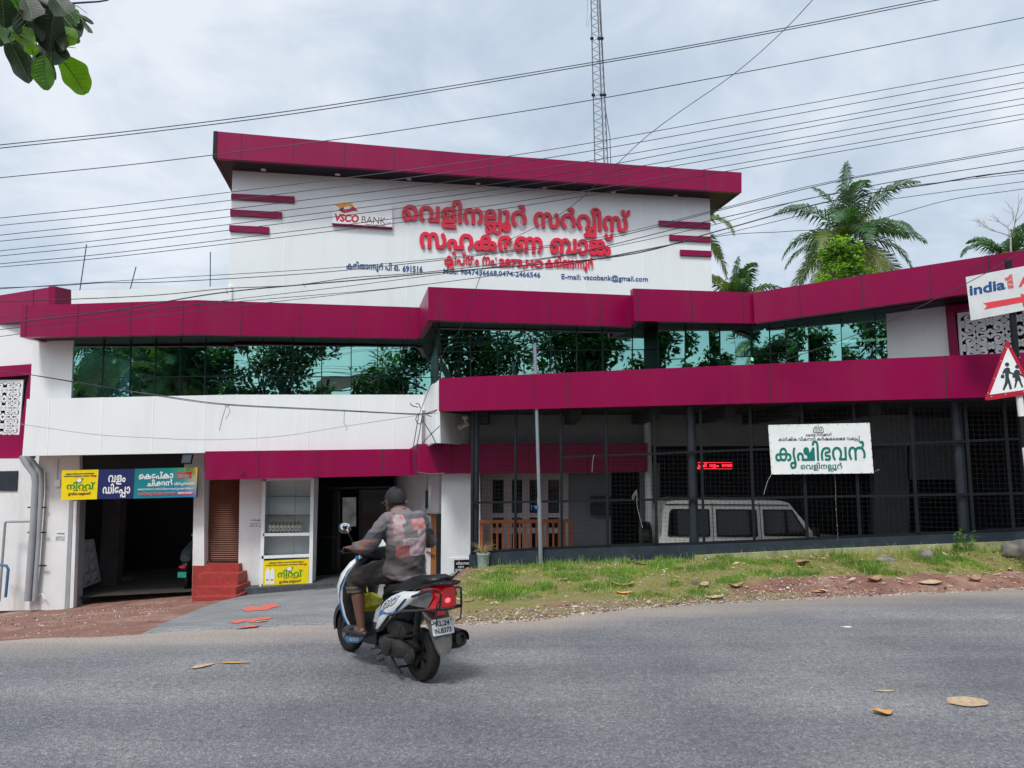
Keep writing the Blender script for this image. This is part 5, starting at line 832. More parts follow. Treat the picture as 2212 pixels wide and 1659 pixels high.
# right half: red balcony band, slab, glass strips
mb = MB(); fascia(LB, (948, 817), (2420, 752), (2420, 851), (948, 888.5), [1229, 1665, 2044], thick=0.2)
mb = MB(); zs = min(LB.pt(948, 888).z, LB.pt(2400, 851).z) + 0.03
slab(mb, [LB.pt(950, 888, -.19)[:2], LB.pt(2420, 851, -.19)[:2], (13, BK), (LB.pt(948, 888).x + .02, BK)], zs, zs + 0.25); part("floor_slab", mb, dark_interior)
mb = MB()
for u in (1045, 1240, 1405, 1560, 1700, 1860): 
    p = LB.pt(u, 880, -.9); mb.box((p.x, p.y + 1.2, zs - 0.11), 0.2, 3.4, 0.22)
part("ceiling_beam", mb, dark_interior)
GA = Plane(942, 14.85, 1421, 15.55); GB = Plane(1421, 15.1, 1625, 15.3); GC = Plane(1625, 15.3, 1914, 13.9)
glass_strip(GA, [946, 952, 1017, 1075, 1132, 1190, 1246, 1302, 1366, 1422], [942, 950, 1015, 1074, 1132, 1190, 1246, 1302, 1366, 1421], lin((946, 826), (1422, 806)), lin((946, 686), (1421, 698)), [0.47])
glass_strip(GB, [1422, 1480, 1533, 1556, 1588, 1628], [1421, 1480, 1528, 1554, 1585, 1625], lin((1422, 806), (1628, 797)), lin((1421, 690), (1625, 690)), [0.25], [(1, -.012), (3, -.008)])
glass_strip(GC, [1628, 1665, 1700, 1724, 1748, 1819, 1892, 1919], [1625, 1661, 1696, 1721, 1745, 1815, 1890, 1913], lin((1628, 797), (1919, 784)), lin((1625, 690), (1913, 640)), [0.28], [(2, -.01), (4, -.02)])
mb = MB(); p, q_ = GB.pt(1421, 806), GA.pt(1422, 806); mb.prism([p, q_, V((q_.x, q_.y, zr)), V((p.x, p.y, zr))], (0.03, 0, 0)); part("window_frame", mb, pbr_frame)
mb = MB(); p, q_ = GL2.pt(936, 870), GA.pt(943, 826); mb.prism([V((p.x, p.y, p.z - .3)), V((q_.x, q_.y, p.z - .3)), V((q_.x, q_.y, zr + .1)), V((p.x, p.y, zr + .1))], (.04, 0, 0)); part("window_frame", mb, pbr_frame)
# upper rooms behind the glass
mb = MB()
for z_ in (): pass
mb.face([(-10.5, 19.4, 2.4), (13, 19.4, 2.4), (13, 19.4, 5.4), (-10.5, 19.4, 5.4)]); part("room_wall", mb, interior_wall)
mb = MB(); pc = GC.pt(1870, 735, -1.2); mb.box(pc, 1.1, 0.05, 0.05, Matrix.Rotation(R(-20), 3, 'Z'))
tube_light = pbr("tube_light", (0.9, 0.9, 0.8), 0.4, var=0, emit=((1.0, 0.95, 0.6), 3.0)); part("tube_light", mb, tube_light)
# white wall, maroon frame and lattice at the right end
RW = Plane(1914, 13.9, 2212, 12.4)
mb = MB(); quad_panel(mb, RW, [(1919, 800), (2060, 795), (2048, 625), (1913, 650)], 0.2); part("upper_wall", mb, white_panel)
def frame_poly(mb, pl, outer, inner, thick, off):
    n = len(outer)
    for i in range(n - 1):
        P = [outer[i], outer[i + 1], inner[i + 1], inner[i]]; mb.prism([pl.pt(*p, off) for p in P], -pl.n * thick)
mb = MB(); Z5 = ZoomMap(3500, 900, 2.0738)
frame_poly(mb, RW, [Z5(622, 1130), Z5(580, 668), Z5(1700, 560)], [Z5(697, 1130), Z5(660, 722), Z5(1700, 640)], 0.28, 0.10); part("lattice_frame", mb, maroon)
mb = MB(); quad_panel(mb, RW, [Z5(622, 1130), Z5(1700, 1130), Z5(1700, 560), Z5(580, 668)], 0.05, -0.12); part("upper_wall", mb, maroon_dark)

# ornate white screens
def screen(name, pl, corners, s0, s1, z0, z1, cell, off, border=0.05):
    r_ = MB()
    def rib(pts, w=0.019):
        P = [pl.loc(s, z, off) for s, z in pts]; n = len(P); L = []; Rr = []
        for i in range(n):
            t_ = (P[min(i + 1, n - 1)] - P[max(i - 1, 0)]).normalized(); sd = t_.cross(pl.n); ww = w * (0.55 + 0.75 * math.sin(math.pi * i / (n - 1))); L.append(P[i] + sd * ww); Rr.append(P[i] - sd * ww)
        for i in range(n - 1):
            r_.face([L[i], L[i + 1], Rr[i + 1], Rr[i]]); r_.face([p - pl.n * .012 for p in (L[i], Rr[i], Rr[i + 1], L[i + 1])])
            r_.face([L[i], L[i] - pl.n * .012, L[i + 1] - pl.n * .012, L[i + 1]]); r_.face([Rr[i], Rr[i + 1], Rr[i + 1] - pl.n * .012, Rr[i] - pl.n * .012])
    def spiral(cx, cz, r0, a0, turns, sx, sz):
        pts = []
        for k in range(15):
            f = k / 14; a = a0 + turns * 2 * math.pi * f; rr = r0 * (1 - 0.82 * f); pts.append((cx + sx * rr * math.cos(a), cz + sz * rr * math.sin(a)))
        return pts
    nx_, nz_ = int((s1 - s0) / cell + .99), int((z1 - z0) / cell + .99)
    for i in range(nx_):
        for j in range(nz_):
            cx, cz = s0 + (i + .5) * cell, z0 + (j + .5) * cell
            if cx > s1 or cz > z1 + cell * .3: continue
            for sx in (-1, 1):
                for sz in (-1, 1):
                    rib(spiral(cx + sx * cell * .24, cz + sz * cell * .27, cell * .19, 0.6, 1.35, sx, sz), .021)
                    rib(spiral(cx + sx * cell * .40, cz + sz * cell * .08, cell * .10, 2.2, 1.1, sx, sz), .018)
                    rib([(cx + sx * cell * .02, cz + sz * cell * .5), (cx + sx * cell * .10, cz + sz * cell * .38), (cx + sx * cell * .05, cz + sz * cell * .22), (cx + sx * cell * .16, cz + sz * cell * .10), (cx + sx * cell * .34, cz)], .024)
                    rib([(cx + sx * cell * .5, cz + sz * cell * .30), (cx + sx * cell * .42, cz + sz * cell * .42), (cx + sx * cell * .30, cz + sz * cell * .5)], .022)
            for k in range(6):
                a = k * math.pi / 3; rib([(cx, cz), (cx + cell * .06 * math.cos(a), cz + cell * .06 * math.sin(a)), (cx + cell * .115 * math.cos(a), cz + cell * .115 * math.sin(a))], .022)
    for (a, b_) in (((s0 - border, z0 - border), (s0, z1 + border)), ((s1, z0 - border), (s1 + border, z1 + border)), ((s0, z1), (s1, z1 + border)), ((s0, z0 - border), (s1, z0))):
        r_.prism([pl.loc(a[0], a[1], off + .004), pl.loc(b_[0], a[1], off + .004), pl.loc(b_[0], b_[1], off + .004), pl.loc(a[0], b_[1], off + .004)], -pl.n * .03)
    return part(name, r_, alu_white)
zb_ = RW.pt(*Z5(700, 1080)).z; zt_ = RW.pt(*Z5(690, 745)).z
screen("lattice_screen", RW, None, RW.s(*Z5(697, 1000)) + 0.06, RW.s(*Z5(697, 1000)) + 2.2, zb_ - .1, zt_ - 0.02, 0.44, 0.03)
mb = MB(); frame_poly(mb, WV, [(62, 945), (85.5, 785), (-200, 805)], [(40, 945), (63, 810), (-200, 828)], 0.2, 0.16); part("lattice_frame", mb, maroon)
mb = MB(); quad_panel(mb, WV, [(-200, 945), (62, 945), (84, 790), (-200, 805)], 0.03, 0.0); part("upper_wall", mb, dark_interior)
s_r = WV.s(50, 870); screen("lattice_screen", WV, None, s_r - 1.76, s_r - .02, WV.pt(0, 940).z, WV.pt(0, 826).z, 0.44, 0.08)

# ---------------------------------------------------------------- ground floor, left
G0 = Plane(100, 16.6, 900, 16.6)
def gpanel(name, pts, thick, off, mat, mb=None):
    mb = MB(); quad_panel(mb, G0, pts, thick, off); return part(name, mb, mat)
gpanel("ground_wall", [(-400, 1330), (74, 1318), (92, 990), (-400, 994)], 0.25, -0.25, white_wall)
gpanel("ground_wall", [(62, 1318), (139, 1318), (150, 1080), (172, 1080), (172, 980), (85, 980)], 0.4, 0.0, white_wall)
mb = MB(); mb.prism([G0.pt(139, 1318, .02), G0.pt(149, 1316, .02), G0.pt(158, 1075, .02), G0.pt(150, 1075, .02)], (0, .5, 0)); part("door_jamb", mb, grey_pvc)
mb = MB(); mb.prism([G0.pt(150, 1314, .05), G0.pt(158, 1313, .05), G0.pt(166, 1082, .05), G0.pt(159, 1082, .05)], (0, .12, 0)); part("door_jamb", mb, white_wall)
gpanel("ground_wall", [(414, 1320), (441, 1320), (441, 975), (420, 975)], 0.5, 0.0, white_wall)
gpanel("wall_base", [(414, 1322), (443, 1322), (444, 1222), (416, 1222)], 0.5, 0.006, red_paint)
gpanel("lintel_beam", [(172, 1016), (400, 1012), (400, 975), (175, 980)], 0.3, -0.12, dark_interior)
gpanel("ground_wall", [(398, 1010), (424, 1010), (424, 975), (398, 975)], 0.3, -0.06, white_wall)
# red steps and shutter
gz = terrain(G0.pt(470, 1290).x, 16.0)
S = Plane(420, 15.9, 515, 15.9)
def stepbox(u0, u1, vtop, vbot, d0, d1):
    pl = Plane(u0, d0, u1, d0); mb.prism([pl.pt(u0, vbot), pl.pt(u1, vbot), pl.pt(u1, vtop), pl.pt(u0, vtop)], (0, d1 - d0, 0))
mb = MB(); stepbox(415, 507, 1290, 1315, 15.55, 17); stepbox(420, 510, 1269, 1295, 15.85, 17); stepbox(427, 514, 1240, 1275, 16.15, 17); stepbox(443, 516, 1219, 1250, 16.5, 17.2); part("entrance_steps", mb, red_paint)
mb = MB(); p0, p1 = G0.pt(446, 1222, -.22), G0.pt(516, 1219, -.22); h0, h1 = p0.z, G0.pt(446, 1037, -.22).z; n = 40
rings = []
for k in range(n + 1):
    z = h0 + (h1 - h0) * k / n
    for f, o_ in ((0, 0.012), (.5, -.012)): rings.append([V((p0.x, p0.y - o_, z + f * (h1 - h0) / n)), V((p1.x, p1.y - o_, z + f * (h1 - h0) / n))])
for a, b_ in zip(rings, rings[1:]): mb.face([a[0], a[1], b_[1], b_[0]])
sh = part("shutter", mb, rust_brown)
mb = MB(); mb.box((p0.x + .38, p0.y - .03, h0 + .05), 0.76, .06, .12); obj("bottom_rail", mb, black_plastic, sh)
mb = MB(); mb.box((p0.x + .07, p0.y - .08, h0 + .02), .05, .03, .09); mb.tube([(p0.x + .05, p0.y - .08, h0 + .06), (p0.x + .05, p0.y - .08, h0 + .11), (p0.x + .09, p0.y - .08, h0 + .11), (p0.x + .09, p0.y - .08, h0 + .06)], .006, 6); obj("padlock", mb, galv, sh)
# pillar, platform and dark doorway of the shop
gpanel("ground_wall", [(514, 1272), (572, 1270), (574, 1030), (518, 1030)], 0.5, -0.1, white_wall)
mb = MB(); PF = Plane(512, 16.25, 735, 16.25)
mb.prism([PF.pt(510, 1312), PF.pt(740, 1300), PF.pt(740, 1258), PF.pt(510, 1273)], (0, 4.2, 0)); part("shop_platform", mb, dark_stone)
mb = MB(); mb.prism([PF.pt(665, 1300, .45), PF.pt(1000, 1292, .45), PF.pt(1000, 1264, .45), PF.pt(674, 1276, .45)], (0, .5, 0)); part("door_step", mb, dark_stone)
fascia(Plane(443, 15.7, 886, 15.7), (443, 975), (886, 969.5), (886, 1027), (443, 1037), [558, 685, 826], thick=0.9)
LF2 = Plane(900, 15.3, 1400, 15.3)
fascia(LF2, (901, 959), (1399, 957), (1399, 1019), (901, 1024), [975, 1140, 1270], thick=0.9)
mb = MB(); FX = Plane(443, 15.7, 886, 15.7); mb.prism([FX.pt(885, 1027), LF2.pt(901, 1024), LF2.pt(901, 959), FX.pt(885, 969.5)], (0.05, .3, 0)); part("fascia", mb, maroon)
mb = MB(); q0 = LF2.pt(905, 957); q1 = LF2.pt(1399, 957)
mb.prism([V((q0.x, 15.75, q0.z - .05)), V((q1.x + 6, 15.75, q0.z - .05)), V((q1.x + 6, 15.75, zs + .1)), V((q0.x, 15.75, zs + .1))], (0, .2, 0)); part("ground_wall", mb, pbr("shaded_plaster", (.22, .23, .24), .8, var=.1))  # pale wall; the shade under the balcony is put into its grey
# side wall of the shop entrance and the pillar with the plaque
mb = MB()
s0, s1 = at(853, 1000, 18.6), at(948, 1000, 16.2)
mb.prism([V((s0.x, s0.y, -1.2)), V((s1.x, s1.y, -1.2)), V((s1.x, s1.y, 1.62)), V((s0.x, s0.y, 1.62))], (0.2, 0.1, 0)); part("ground_wall", mb, white_wall)
PI_ = Plane(950, 15.6, 1040, 15.6)
mb = MB(); quad_panel(mb, PI_, [(952, 1262), (1040, 1262), (1036, 1020), (954, 1020)], 0.45); part("pillar", mb, white_wall)
mb = MB(); quad_panel(mb, PI_, [(971, 1255), (1036, 1255), (1036, 1205), (971, 1205)], .03, .03); part("plaque_border", mb, white_wall)
# interiors: dark depots on the left, the shop, the covered court on the right
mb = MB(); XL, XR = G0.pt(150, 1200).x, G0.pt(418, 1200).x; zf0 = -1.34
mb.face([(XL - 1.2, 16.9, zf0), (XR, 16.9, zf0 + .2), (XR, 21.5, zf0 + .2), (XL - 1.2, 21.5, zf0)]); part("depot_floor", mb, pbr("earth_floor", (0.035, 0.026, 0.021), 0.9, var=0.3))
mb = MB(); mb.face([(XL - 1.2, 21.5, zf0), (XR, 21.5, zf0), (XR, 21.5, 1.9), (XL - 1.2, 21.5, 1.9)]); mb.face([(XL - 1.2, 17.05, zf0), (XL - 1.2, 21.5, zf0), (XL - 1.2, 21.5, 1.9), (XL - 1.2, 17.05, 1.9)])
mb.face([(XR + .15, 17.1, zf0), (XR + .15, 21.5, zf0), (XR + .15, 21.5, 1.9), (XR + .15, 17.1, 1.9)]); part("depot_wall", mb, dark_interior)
mb = MB(); c_ = at(248, 1100, 18.6); mb.box((c_.x, 18.6, .2), .45, .3, 3.4); part("inner_pillar", mb, pbr("shade_darkened_plaster", (.06, .06, .065), .85, var=.2))  # pillar colour darkened to hold the deep shade of the depot
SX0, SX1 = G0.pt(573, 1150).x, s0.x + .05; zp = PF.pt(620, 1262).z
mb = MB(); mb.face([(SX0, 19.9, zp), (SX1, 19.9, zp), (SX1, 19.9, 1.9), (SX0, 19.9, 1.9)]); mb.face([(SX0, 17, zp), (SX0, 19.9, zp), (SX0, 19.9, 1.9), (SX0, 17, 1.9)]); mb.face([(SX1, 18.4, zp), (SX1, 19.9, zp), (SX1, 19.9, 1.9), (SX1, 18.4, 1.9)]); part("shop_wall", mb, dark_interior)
SG = Plane(675, 17.6, 853, 17.6)
mb = MB(); quad_panel(mb, SG, [(676, 1258), (734, 1255), (734, 1060), (676, 1060)], .03); quad_panel(mb, SG, [(778, 1250), (853, 1248), (853, 1058), (778, 1058)], .03); gd = part("glass_door", mb, dark_glass)
mb = MB(); 
for u in (676, 734, 778, 852): mb.beam(SG.pt(u, 1256, .02), SG.pt(u, 1052, .02), .05, .04)
mb.beam(SG.pt(676, 1056, .02), SG.pt(853, 1052, .02), .05, .05); mb.beam(SG.pt(676, 1162, .02), SG.pt(734, 1161, .02), .04, .04); obj("door_frame", mb, black_plastic, gd)
mb = MB(); quad_panel(mb, SG, [(740, 1138), (769, 1137), (769, 1074), (740, 1075)], .02, .03); poster_m = pbr("faded_picture", (0.42, 0.42, 0.40), .3, var=.7, vscale=2.2); part("notice_board", mb, poster_m)
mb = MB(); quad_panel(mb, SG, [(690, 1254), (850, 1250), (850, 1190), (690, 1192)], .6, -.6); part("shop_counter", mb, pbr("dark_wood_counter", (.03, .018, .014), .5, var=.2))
# covered court behind the fence
CB = Plane(1010, 16.6, 2212, 16.6)
zc0, zc1 = -0.85, zs
mb = MB()
def cpan(u0, u1, va, vb_, off=0.0, th=0.2): quad_panel(mb, CB, [(u0, vb_), (u1, vb_), (u1, va), (u0, va)], th, off)
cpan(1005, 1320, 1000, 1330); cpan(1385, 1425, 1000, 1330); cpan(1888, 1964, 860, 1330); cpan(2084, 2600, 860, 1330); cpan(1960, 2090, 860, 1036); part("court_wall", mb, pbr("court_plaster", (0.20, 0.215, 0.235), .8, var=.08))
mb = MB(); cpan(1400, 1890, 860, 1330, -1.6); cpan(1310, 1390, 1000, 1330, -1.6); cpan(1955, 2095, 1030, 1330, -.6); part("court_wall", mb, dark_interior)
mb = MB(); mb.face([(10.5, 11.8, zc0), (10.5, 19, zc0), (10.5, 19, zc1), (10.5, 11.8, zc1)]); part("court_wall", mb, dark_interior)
mb = MB(); mb.face([(-1.6, 14.6, zc0 + .02), (11, 12.2, zc0 + .02), (11, 19, zc0 + .02), (-1.6, 19, zc0 + .02)]); part("court_floor", mb, pbr("court_concrete", (.10, .098, .095), .85, var=.2))
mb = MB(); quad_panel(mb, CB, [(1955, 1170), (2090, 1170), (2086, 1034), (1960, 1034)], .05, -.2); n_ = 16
for k in range(n_):
    v_ = 1170 - 136 * k / n_; mb.beam(CB.pt(1957, v_, -.16), CB.pt(2088, v_, -.16), .05, .05)
part("shutter", mb, steel_dark)
mb = MB(); cp_ = at(1402, 1100, 15.6); mb.tube([(cp_.x, cp_.y, zc0), (cp_.x, cp_.y, zc1)], .08, 12); part("column", mb, white_wall)
# pinkish four-light window wall
mb = MB(); w_ = CB.shift(.06)
for u in (1040, 1066, 1094, 1117, 1165, 1190, 1222): pass
cols = [(1042, 1058), (1078, 1098), (1120, 1142), (1166, 1188), (1210, 1228)]
zt1, zb1 = 1028, 1200
cols = [(1040, 1064), (1088, 1106), (1128, 1144), (1168, 1184), (1208, 1228)]
for a, b_ in cols: quad_panel(mb, w_, [(a, 1210), (b_, 1210), (b_, 1024), (a, 1024)], .08)
for va, vb2 in ((1022, 1036), (1108, 1118), (1140, 1152), (1188, 1212)): quad_panel(mb, w_, [(1040, vb2), (1228, vb2), (1228, va), (1040, va)], .06, -.01)
wf = part("window_frame", mb, frame_pink)
mb = MB(); quad_panel(mb, w_, [(1042, 1210), (1226, 1210), (1226, 1024), (1042, 1024)], .02, -.045); obj("window_pane", mb, dark_glass, wf)
# barred window at the far right
mb = MB(); w2 = CB.shift(.05); quad_panel(mb, w2, [(2106, 1130), (2190, 1130), (2190, 1010), (2106, 1010)], .02); wp = part("window_pane", mb, dark_glass)
mb = MB()
for u in (2102, 2192): mb.beam(w2.pt(u, 1132, .02), w2.pt(u, 1004, .02), .09, .06)
for v_ in (1006, 1132): mb.beam(w2.pt(2100, v_, .02), w2.pt(2194, v_, .02), .09, .06)
for k in range(1, 9): mb.tube([w2.pt(2102 + 10 * k, 1130, .05), w2.pt(2102 + 10 * k, 1008, .05)], .01, 5)
obj("window_frame", mb, wall_grey, wp)
# side return under the balcony (left end of the court)
mb = MB(); a = at(1012, 1000, 15.5); mb.prism([LB.pt(950, 890, -.1), LB.pt(952, 957, -.1), V((a.x, 15.7, LB.pt(952, 957).z)), V((a.x, 15.7, zs))], (-.06, .05, 0)); part("return_panel", mb, white_wall)
# ================================================================ lettering and signs on the bank
Z1 = ZoomMap(1280, 760, 1.58)
def letters(name, rows, label, cat, mats, pl, off, depth, group=None, w=0):
    mb = MB()
    for r_ in rows:
        k, a, b, h = r_[:4]
        if k in TEXTS: text_on(mb, pl, k, a, b, h, off, depth=depth, w=w)
        else: latin_on(mb, pl, k, a, b, h, off, depth=depth, weight=r_[4] if len(r_) > 4 else 0.02)
    o = obj(name, mb, mats); tag(o, label, cat, group); return o
GN = "raised and painted name lettering on the sign block"
letters("raised_lettering", [("name1", (867, 475), (1358, 500), 33)], "top line of big raised glossy red letters on the white sign block", "lettering", red_letter, MW, 0.07, 0.045, GN, 16)
letters("raised_lettering", [("name2", (905, 534), (1321, 551.5), 33)], "second line of big raised red letters, just under the longest line", "lettering", red_letter, MW, 0.07, 0.045, GN, 16)
letters("raised_lettering", [("name3a", (959, 570.4), (1074, 573.6), 19), ("2873,HO", (1077.5, 574), (1174, 577.4), 15, 0.045), ("name3c", (1177, 576.6), (1282, 579.2), 17)], "smaller raised red line with the number 2873 under the two big lines", "lettering", red_letter, MW, 0.04, 0.02, GN, 4)
letters("painted_lettering", [("addr1", (747.6, 580), (864, 584.5), 11), ("691516", (869.5, 586.5), (912.7, 588), 12.5, 0.03)], "small flat blue address line ending in 691516, left of the phone number", "lettering", blue_letter, MW, 0.012, 0.008, GN)
letters("painted_lettering", [("Mob: 9847456668,0474-2466546", (957.8, 590.7), (1167.3, 599.4), 10.8, 0.012)], "small flat blue phone number line below the red letters", "lettering", blue_letter, MW, 0.012, 0.008, GN)
letters("painted_lettering", [("E-mail: vscobank@gmail.com", (1213, 602.5), (1399.7, 608), 10.8, 0.012)], "small flat blue e-mail line, rightmost of the blue lines", "lettering", blue_letter, MW, 0.012, 0.008, GN)

def flat_poly(mb, pl, pts, off, m=0, th=0.004):
    P = [pl.pt(u, v, off) for u, v in pts]; mb.prism(P, -pl.n * th, m)
lb_ = thing("logo_board", MW.pt(782, 490), "white logo board with red lettering and a yellow and red ribbon swoosh", "sign")
mb = MB(); quad_panel(mb, MW, [Z1(77, 208), Z1(457, 234), Z1(457, 97), Z1(77, 70)], .08, .10); obj("panel", mb, sign_white, lb_)
mb = MB(); quad_panel(mb, MW, [Z1(77, 216), Z1(457, 242), Z1(457, 234), Z1(77, 208)], .10, .104); obj("bottom_trim", mb, maroon, lb_)
mb = MB()
latin_on(mb, MW, "VSCO", Z1(86, 194), Z1(243, 204), 15, .105, 0, .004, 0.045, skew=.12)
latin_on(mb, MW, "BANK", Z1(262, 206), Z1(415, 216), 14, .105, 1, .004, -0.004, skew=.05); latin_on(mb, MW, "Ltd.", Z1(419, 214), Z1(450, 216), 5, .105, 1, .004)
latin_on(mb, MW, "Relationship That Matters", Z1(288, 220), Z1(414, 228), 2.6, .105, 2, .004)
flat_poly(mb, MW, [Z1(*p) for p in ((92, 95), (118, 88), (150, 80), (185, 78), (205, 88), (212, 105), (200, 108), (178, 100), (150, 108), (130, 120), (116, 106))], .105, 3)
flat_poly(mb, MW, [Z1(*p) for p in ((200, 108), (213, 104), (242, 134), (215, 132), (190, 138), (160, 146), (136, 140), (118, 122), (140, 126), (165, 128), (186, 120))], .107, 0)
flat_poly(mb, MW, [Z1(*p) for p in ((150, 108), (118, 122), (136, 140), (140, 126), (150, 122))], .109, 4)
obj("lettering", mb, [red_ink, pbr("maroon_ink", (.16, .03, .06), .5, var=0), sign_dark, orange_ink, brown_ink], lb_)

# ---------------------------------------------------------------- mesh fence, low wall
lw = MB(); lwp = MB()
FW = [(1030, 1226, 1197), (1150, 1222, 1190), (1300, 1219, 1184), (1500, 1209, 1178), (1700, 1199, 1170), (1900, 1190, 1161), (2100, 1182, 1153), (2420, 1170, 1141)]
f_, b_ = [], []
for u, v0, v1 in FW:
    p = FENCE.pt(u, v1); f_.append((p, V((p.x, p.y, p.z - 1.5))))
for (p, q0), (r_, q1) in zip(f_, f_[1:]): lw.prism([q0, q1, r_, p], -FENCE.n * .22)
for (u, v0, v1), (u2, v2, v3) in zip(FW[3:], FW[4:]):
    a, c = FENCE.pt(u, v0 - 9, .07), FENCE.pt(u2, v2 - 9, .07); lwp.prism([a + V((0, 0, -.25)), c + V((0, 0, -.25)), c, a], -FENCE.n * .068)
low_wall = thing("low_wall", FENCE.pt(1500, 1209), "long low dark grey wall along the grass verge under the wire mesh", "wall")
obj("wall", lw, wall_grey, low_wall); obj("plinth", lwp, pbr("mossy_plinth", (.30, .30, .15), .9, var=.35, vscale=6, bump=.5, bscale=20, dirt=((.5, .5, .45), 4, .7)), low_wall)
mb = MB(); EP = Plane(1010, 14.15, 1036, 14.15); quad_panel(mb, EP, [(1013, 1250), (1034, 1250), (1034, 1200), (1013, 1200)], .35); obj("end_block", mb, wall_grey, low_wall)

fence = thing("mesh_fence", FENCE.pt(1500, 1180), "tall dark welded wire mesh screen closing the ground floor court", "fence")
def wall_top(u): return lerp_table([(a, c) for a, _, c in FW], u)
def band_bot(u): return 888.5 + (851 - 888.5) * (u - 948) / (2420 - 948) - 2
POSTS = [1020, 1114, 1214, 1313, 1419, 1521, 1630, 1744, 1858, 1983, 2103, 2189, 2300]
for u in POSTS:
    mb = MB(); a, c = FENCE.pt(u, wall_top(u), -.1), FENCE.pt(u, wall_top(u), -.1); c = V((a.x, a.y, zs)); mb.beam(a, c, .05, .05, up=FENCE.n); obj("post", mb, steel_dark, fence)
for u in (1025, 1500, 2083):
    mb = MB(); a = FENCE.pt(u, wall_top(u), -.22); mb.tube([V((a.x, a.y, a.z - .6)), V((a.x, a.y, zs))], .085, 14); obj("column", mb, pbr("blue_grey_column", (.018, .025, .034), .5, var=.2) if u == 1025 else MATS["blue_grey_column"], fence, smooth=40)
def rail(v0, v1, u0, u1, w=.04):
    mb = MB(); mb.beam(FENCE.pt(u0, v0, -.1), FENCE.pt(u1, v1, -.1), w, w); obj("rail", mb, steel_dark, fence)
rail(1086, 1064, 1020, 2300); rail(988, 944, 1214, 2300)
for (u, _, v), (u2, _, v2) in zip(FW, FW[1:]): rail(v - 4, v2 - 4, max(u, 1020), min(u2, 2300), .05)
s_a, s_b = FENCE.s(1020), FENCE.s(2300); pitch = 0.082
def panel_s(u): return FENCE.s(u)
def ztop_at(s_): return zs
for ua, ub in zip(POSTS, POSTS[1:]):
    mb = MB(); sa, board = panel_s(ua), panel_s(ub); zb0 = FENCE.pt(ua, wall_top(ua)).z; zb1 = FENCE.pt(ub, wall_top(ub)).z
    k = 0; s_ = math.ceil(sa / pitch) * pitch
    while s_ < board:
        z0 = zb0 + (zb1 - zb0) * (s_ - sa) / (board - sa); j1 = rng.uniform(-.006, .006); mb.tube([FENCE.loc(s_ + j1, z0, -.075), FENCE.loc(s_ - j1, (z0 + zs) / 2, -.075 + rng.uniform(-.006, .006)), FENCE.loc(s_ + j1, zs, -.075)], .0019, 4, cap=False); s_ += pitch
    z = math.ceil(min(zb0, zb1) / pitch) * pitch
    while z < zs:
        bow = rng.uniform(-.008, .004); mb.tube([FENCE.loc(sa, z, -.07), FENCE.loc((sa + board) / 2, z + bow, -.07), FENCE.loc(board, z, -.07)], .0019, 4, cap=False); z += pitch
    obj("wire_panel", mb, wire_dark, fence)

# farm office sign on the mesh
Zk = ZoomMap(3000, 1680, 4.254); KP = FENCE.shift(0.03)
ks = thing("office_sign", KP.pt(1770, 970), "white sheet metal office sign with big dark green lettering hung on the mesh", "sign")
mb = MB(); quad_panel(mb, KP, [Zk(367, 927), Zk(2105, 905), Zk(2035, 48), Zk(308, 85)], .025); obj("panel", mb, sign_white, ks)
mb = MB()
text_on(mb, KP, "k3", Zk(425, 702), Zk(1985, 684), 29, .004, 0, .003, w=0)
text_on(mb, KP, "k4", Zk(858, 838), Zk(1575, 830), 9.6, .004, 0, .003)
text_on(mb, KP, "k1", Zk(950, 280), Zk(1390, 270), 5.2, .004, 1, .003, w=-12); text_on(mb, KP, "k2", Zk(482, 358), Zk(1870, 340), 5.8, .004, 1, .003, w=-8)
obj("lettering", mb, [sign_green, sign_dark], ks)
mb = MB()   # state emblem: two elephants either side of a conch, drawn as line work
def stroke(pts, w=.006):
    P = [KP.pt(*Zk(*p), .004) for p in pts]; mb.tube(P, w, 5, flat=.4)
for sx in (-1, 1):
    f2 = lambda x, y: (1165 + sx * x, y)
    stroke([f2(20, 120), f2(45, 112), f2(70, 130), f2(85, 160), f2(88, 195), f2(70, 205)]); stroke([f2(60, 135), f2(50, 160), f2(58, 195)]); stroke([f2(35, 125), f2(28, 150), f2(34, 190), f2(12, 205)]); stroke([f2(88, 205), f2(50, 214), f2(0, 210)])
stroke([(1150, 150), (1165, 135), (1182, 150), (1178, 172), (1165, 182), (1152, 170), (1150, 150)]); stroke([(1158, 108), (1165, 98), (1172, 108), (1165, 120), (1158, 108)])
obj("emblem", mb, sign_dark, ks)
def rivet_at(p): mb = MB(); mb.ball(p, .008, 6); obj("rivet", mb, steel_dark, ks)
for k in range(11):
    for a, c in (((318 + 168 * k, 98 - 3.6 * k), 0), ((385 + 168 * k, 916 - 2 * k), 0)): rivet_at(KP.pt(*Zk(*a), .002))
for k in range(1, 6):
    for a in ((318 + 11 * k, 108 + 138 * k), (2030 + 12 * k, 60 + 142 * k)): rivet_at(KP.pt(*Zk(*a), .002))

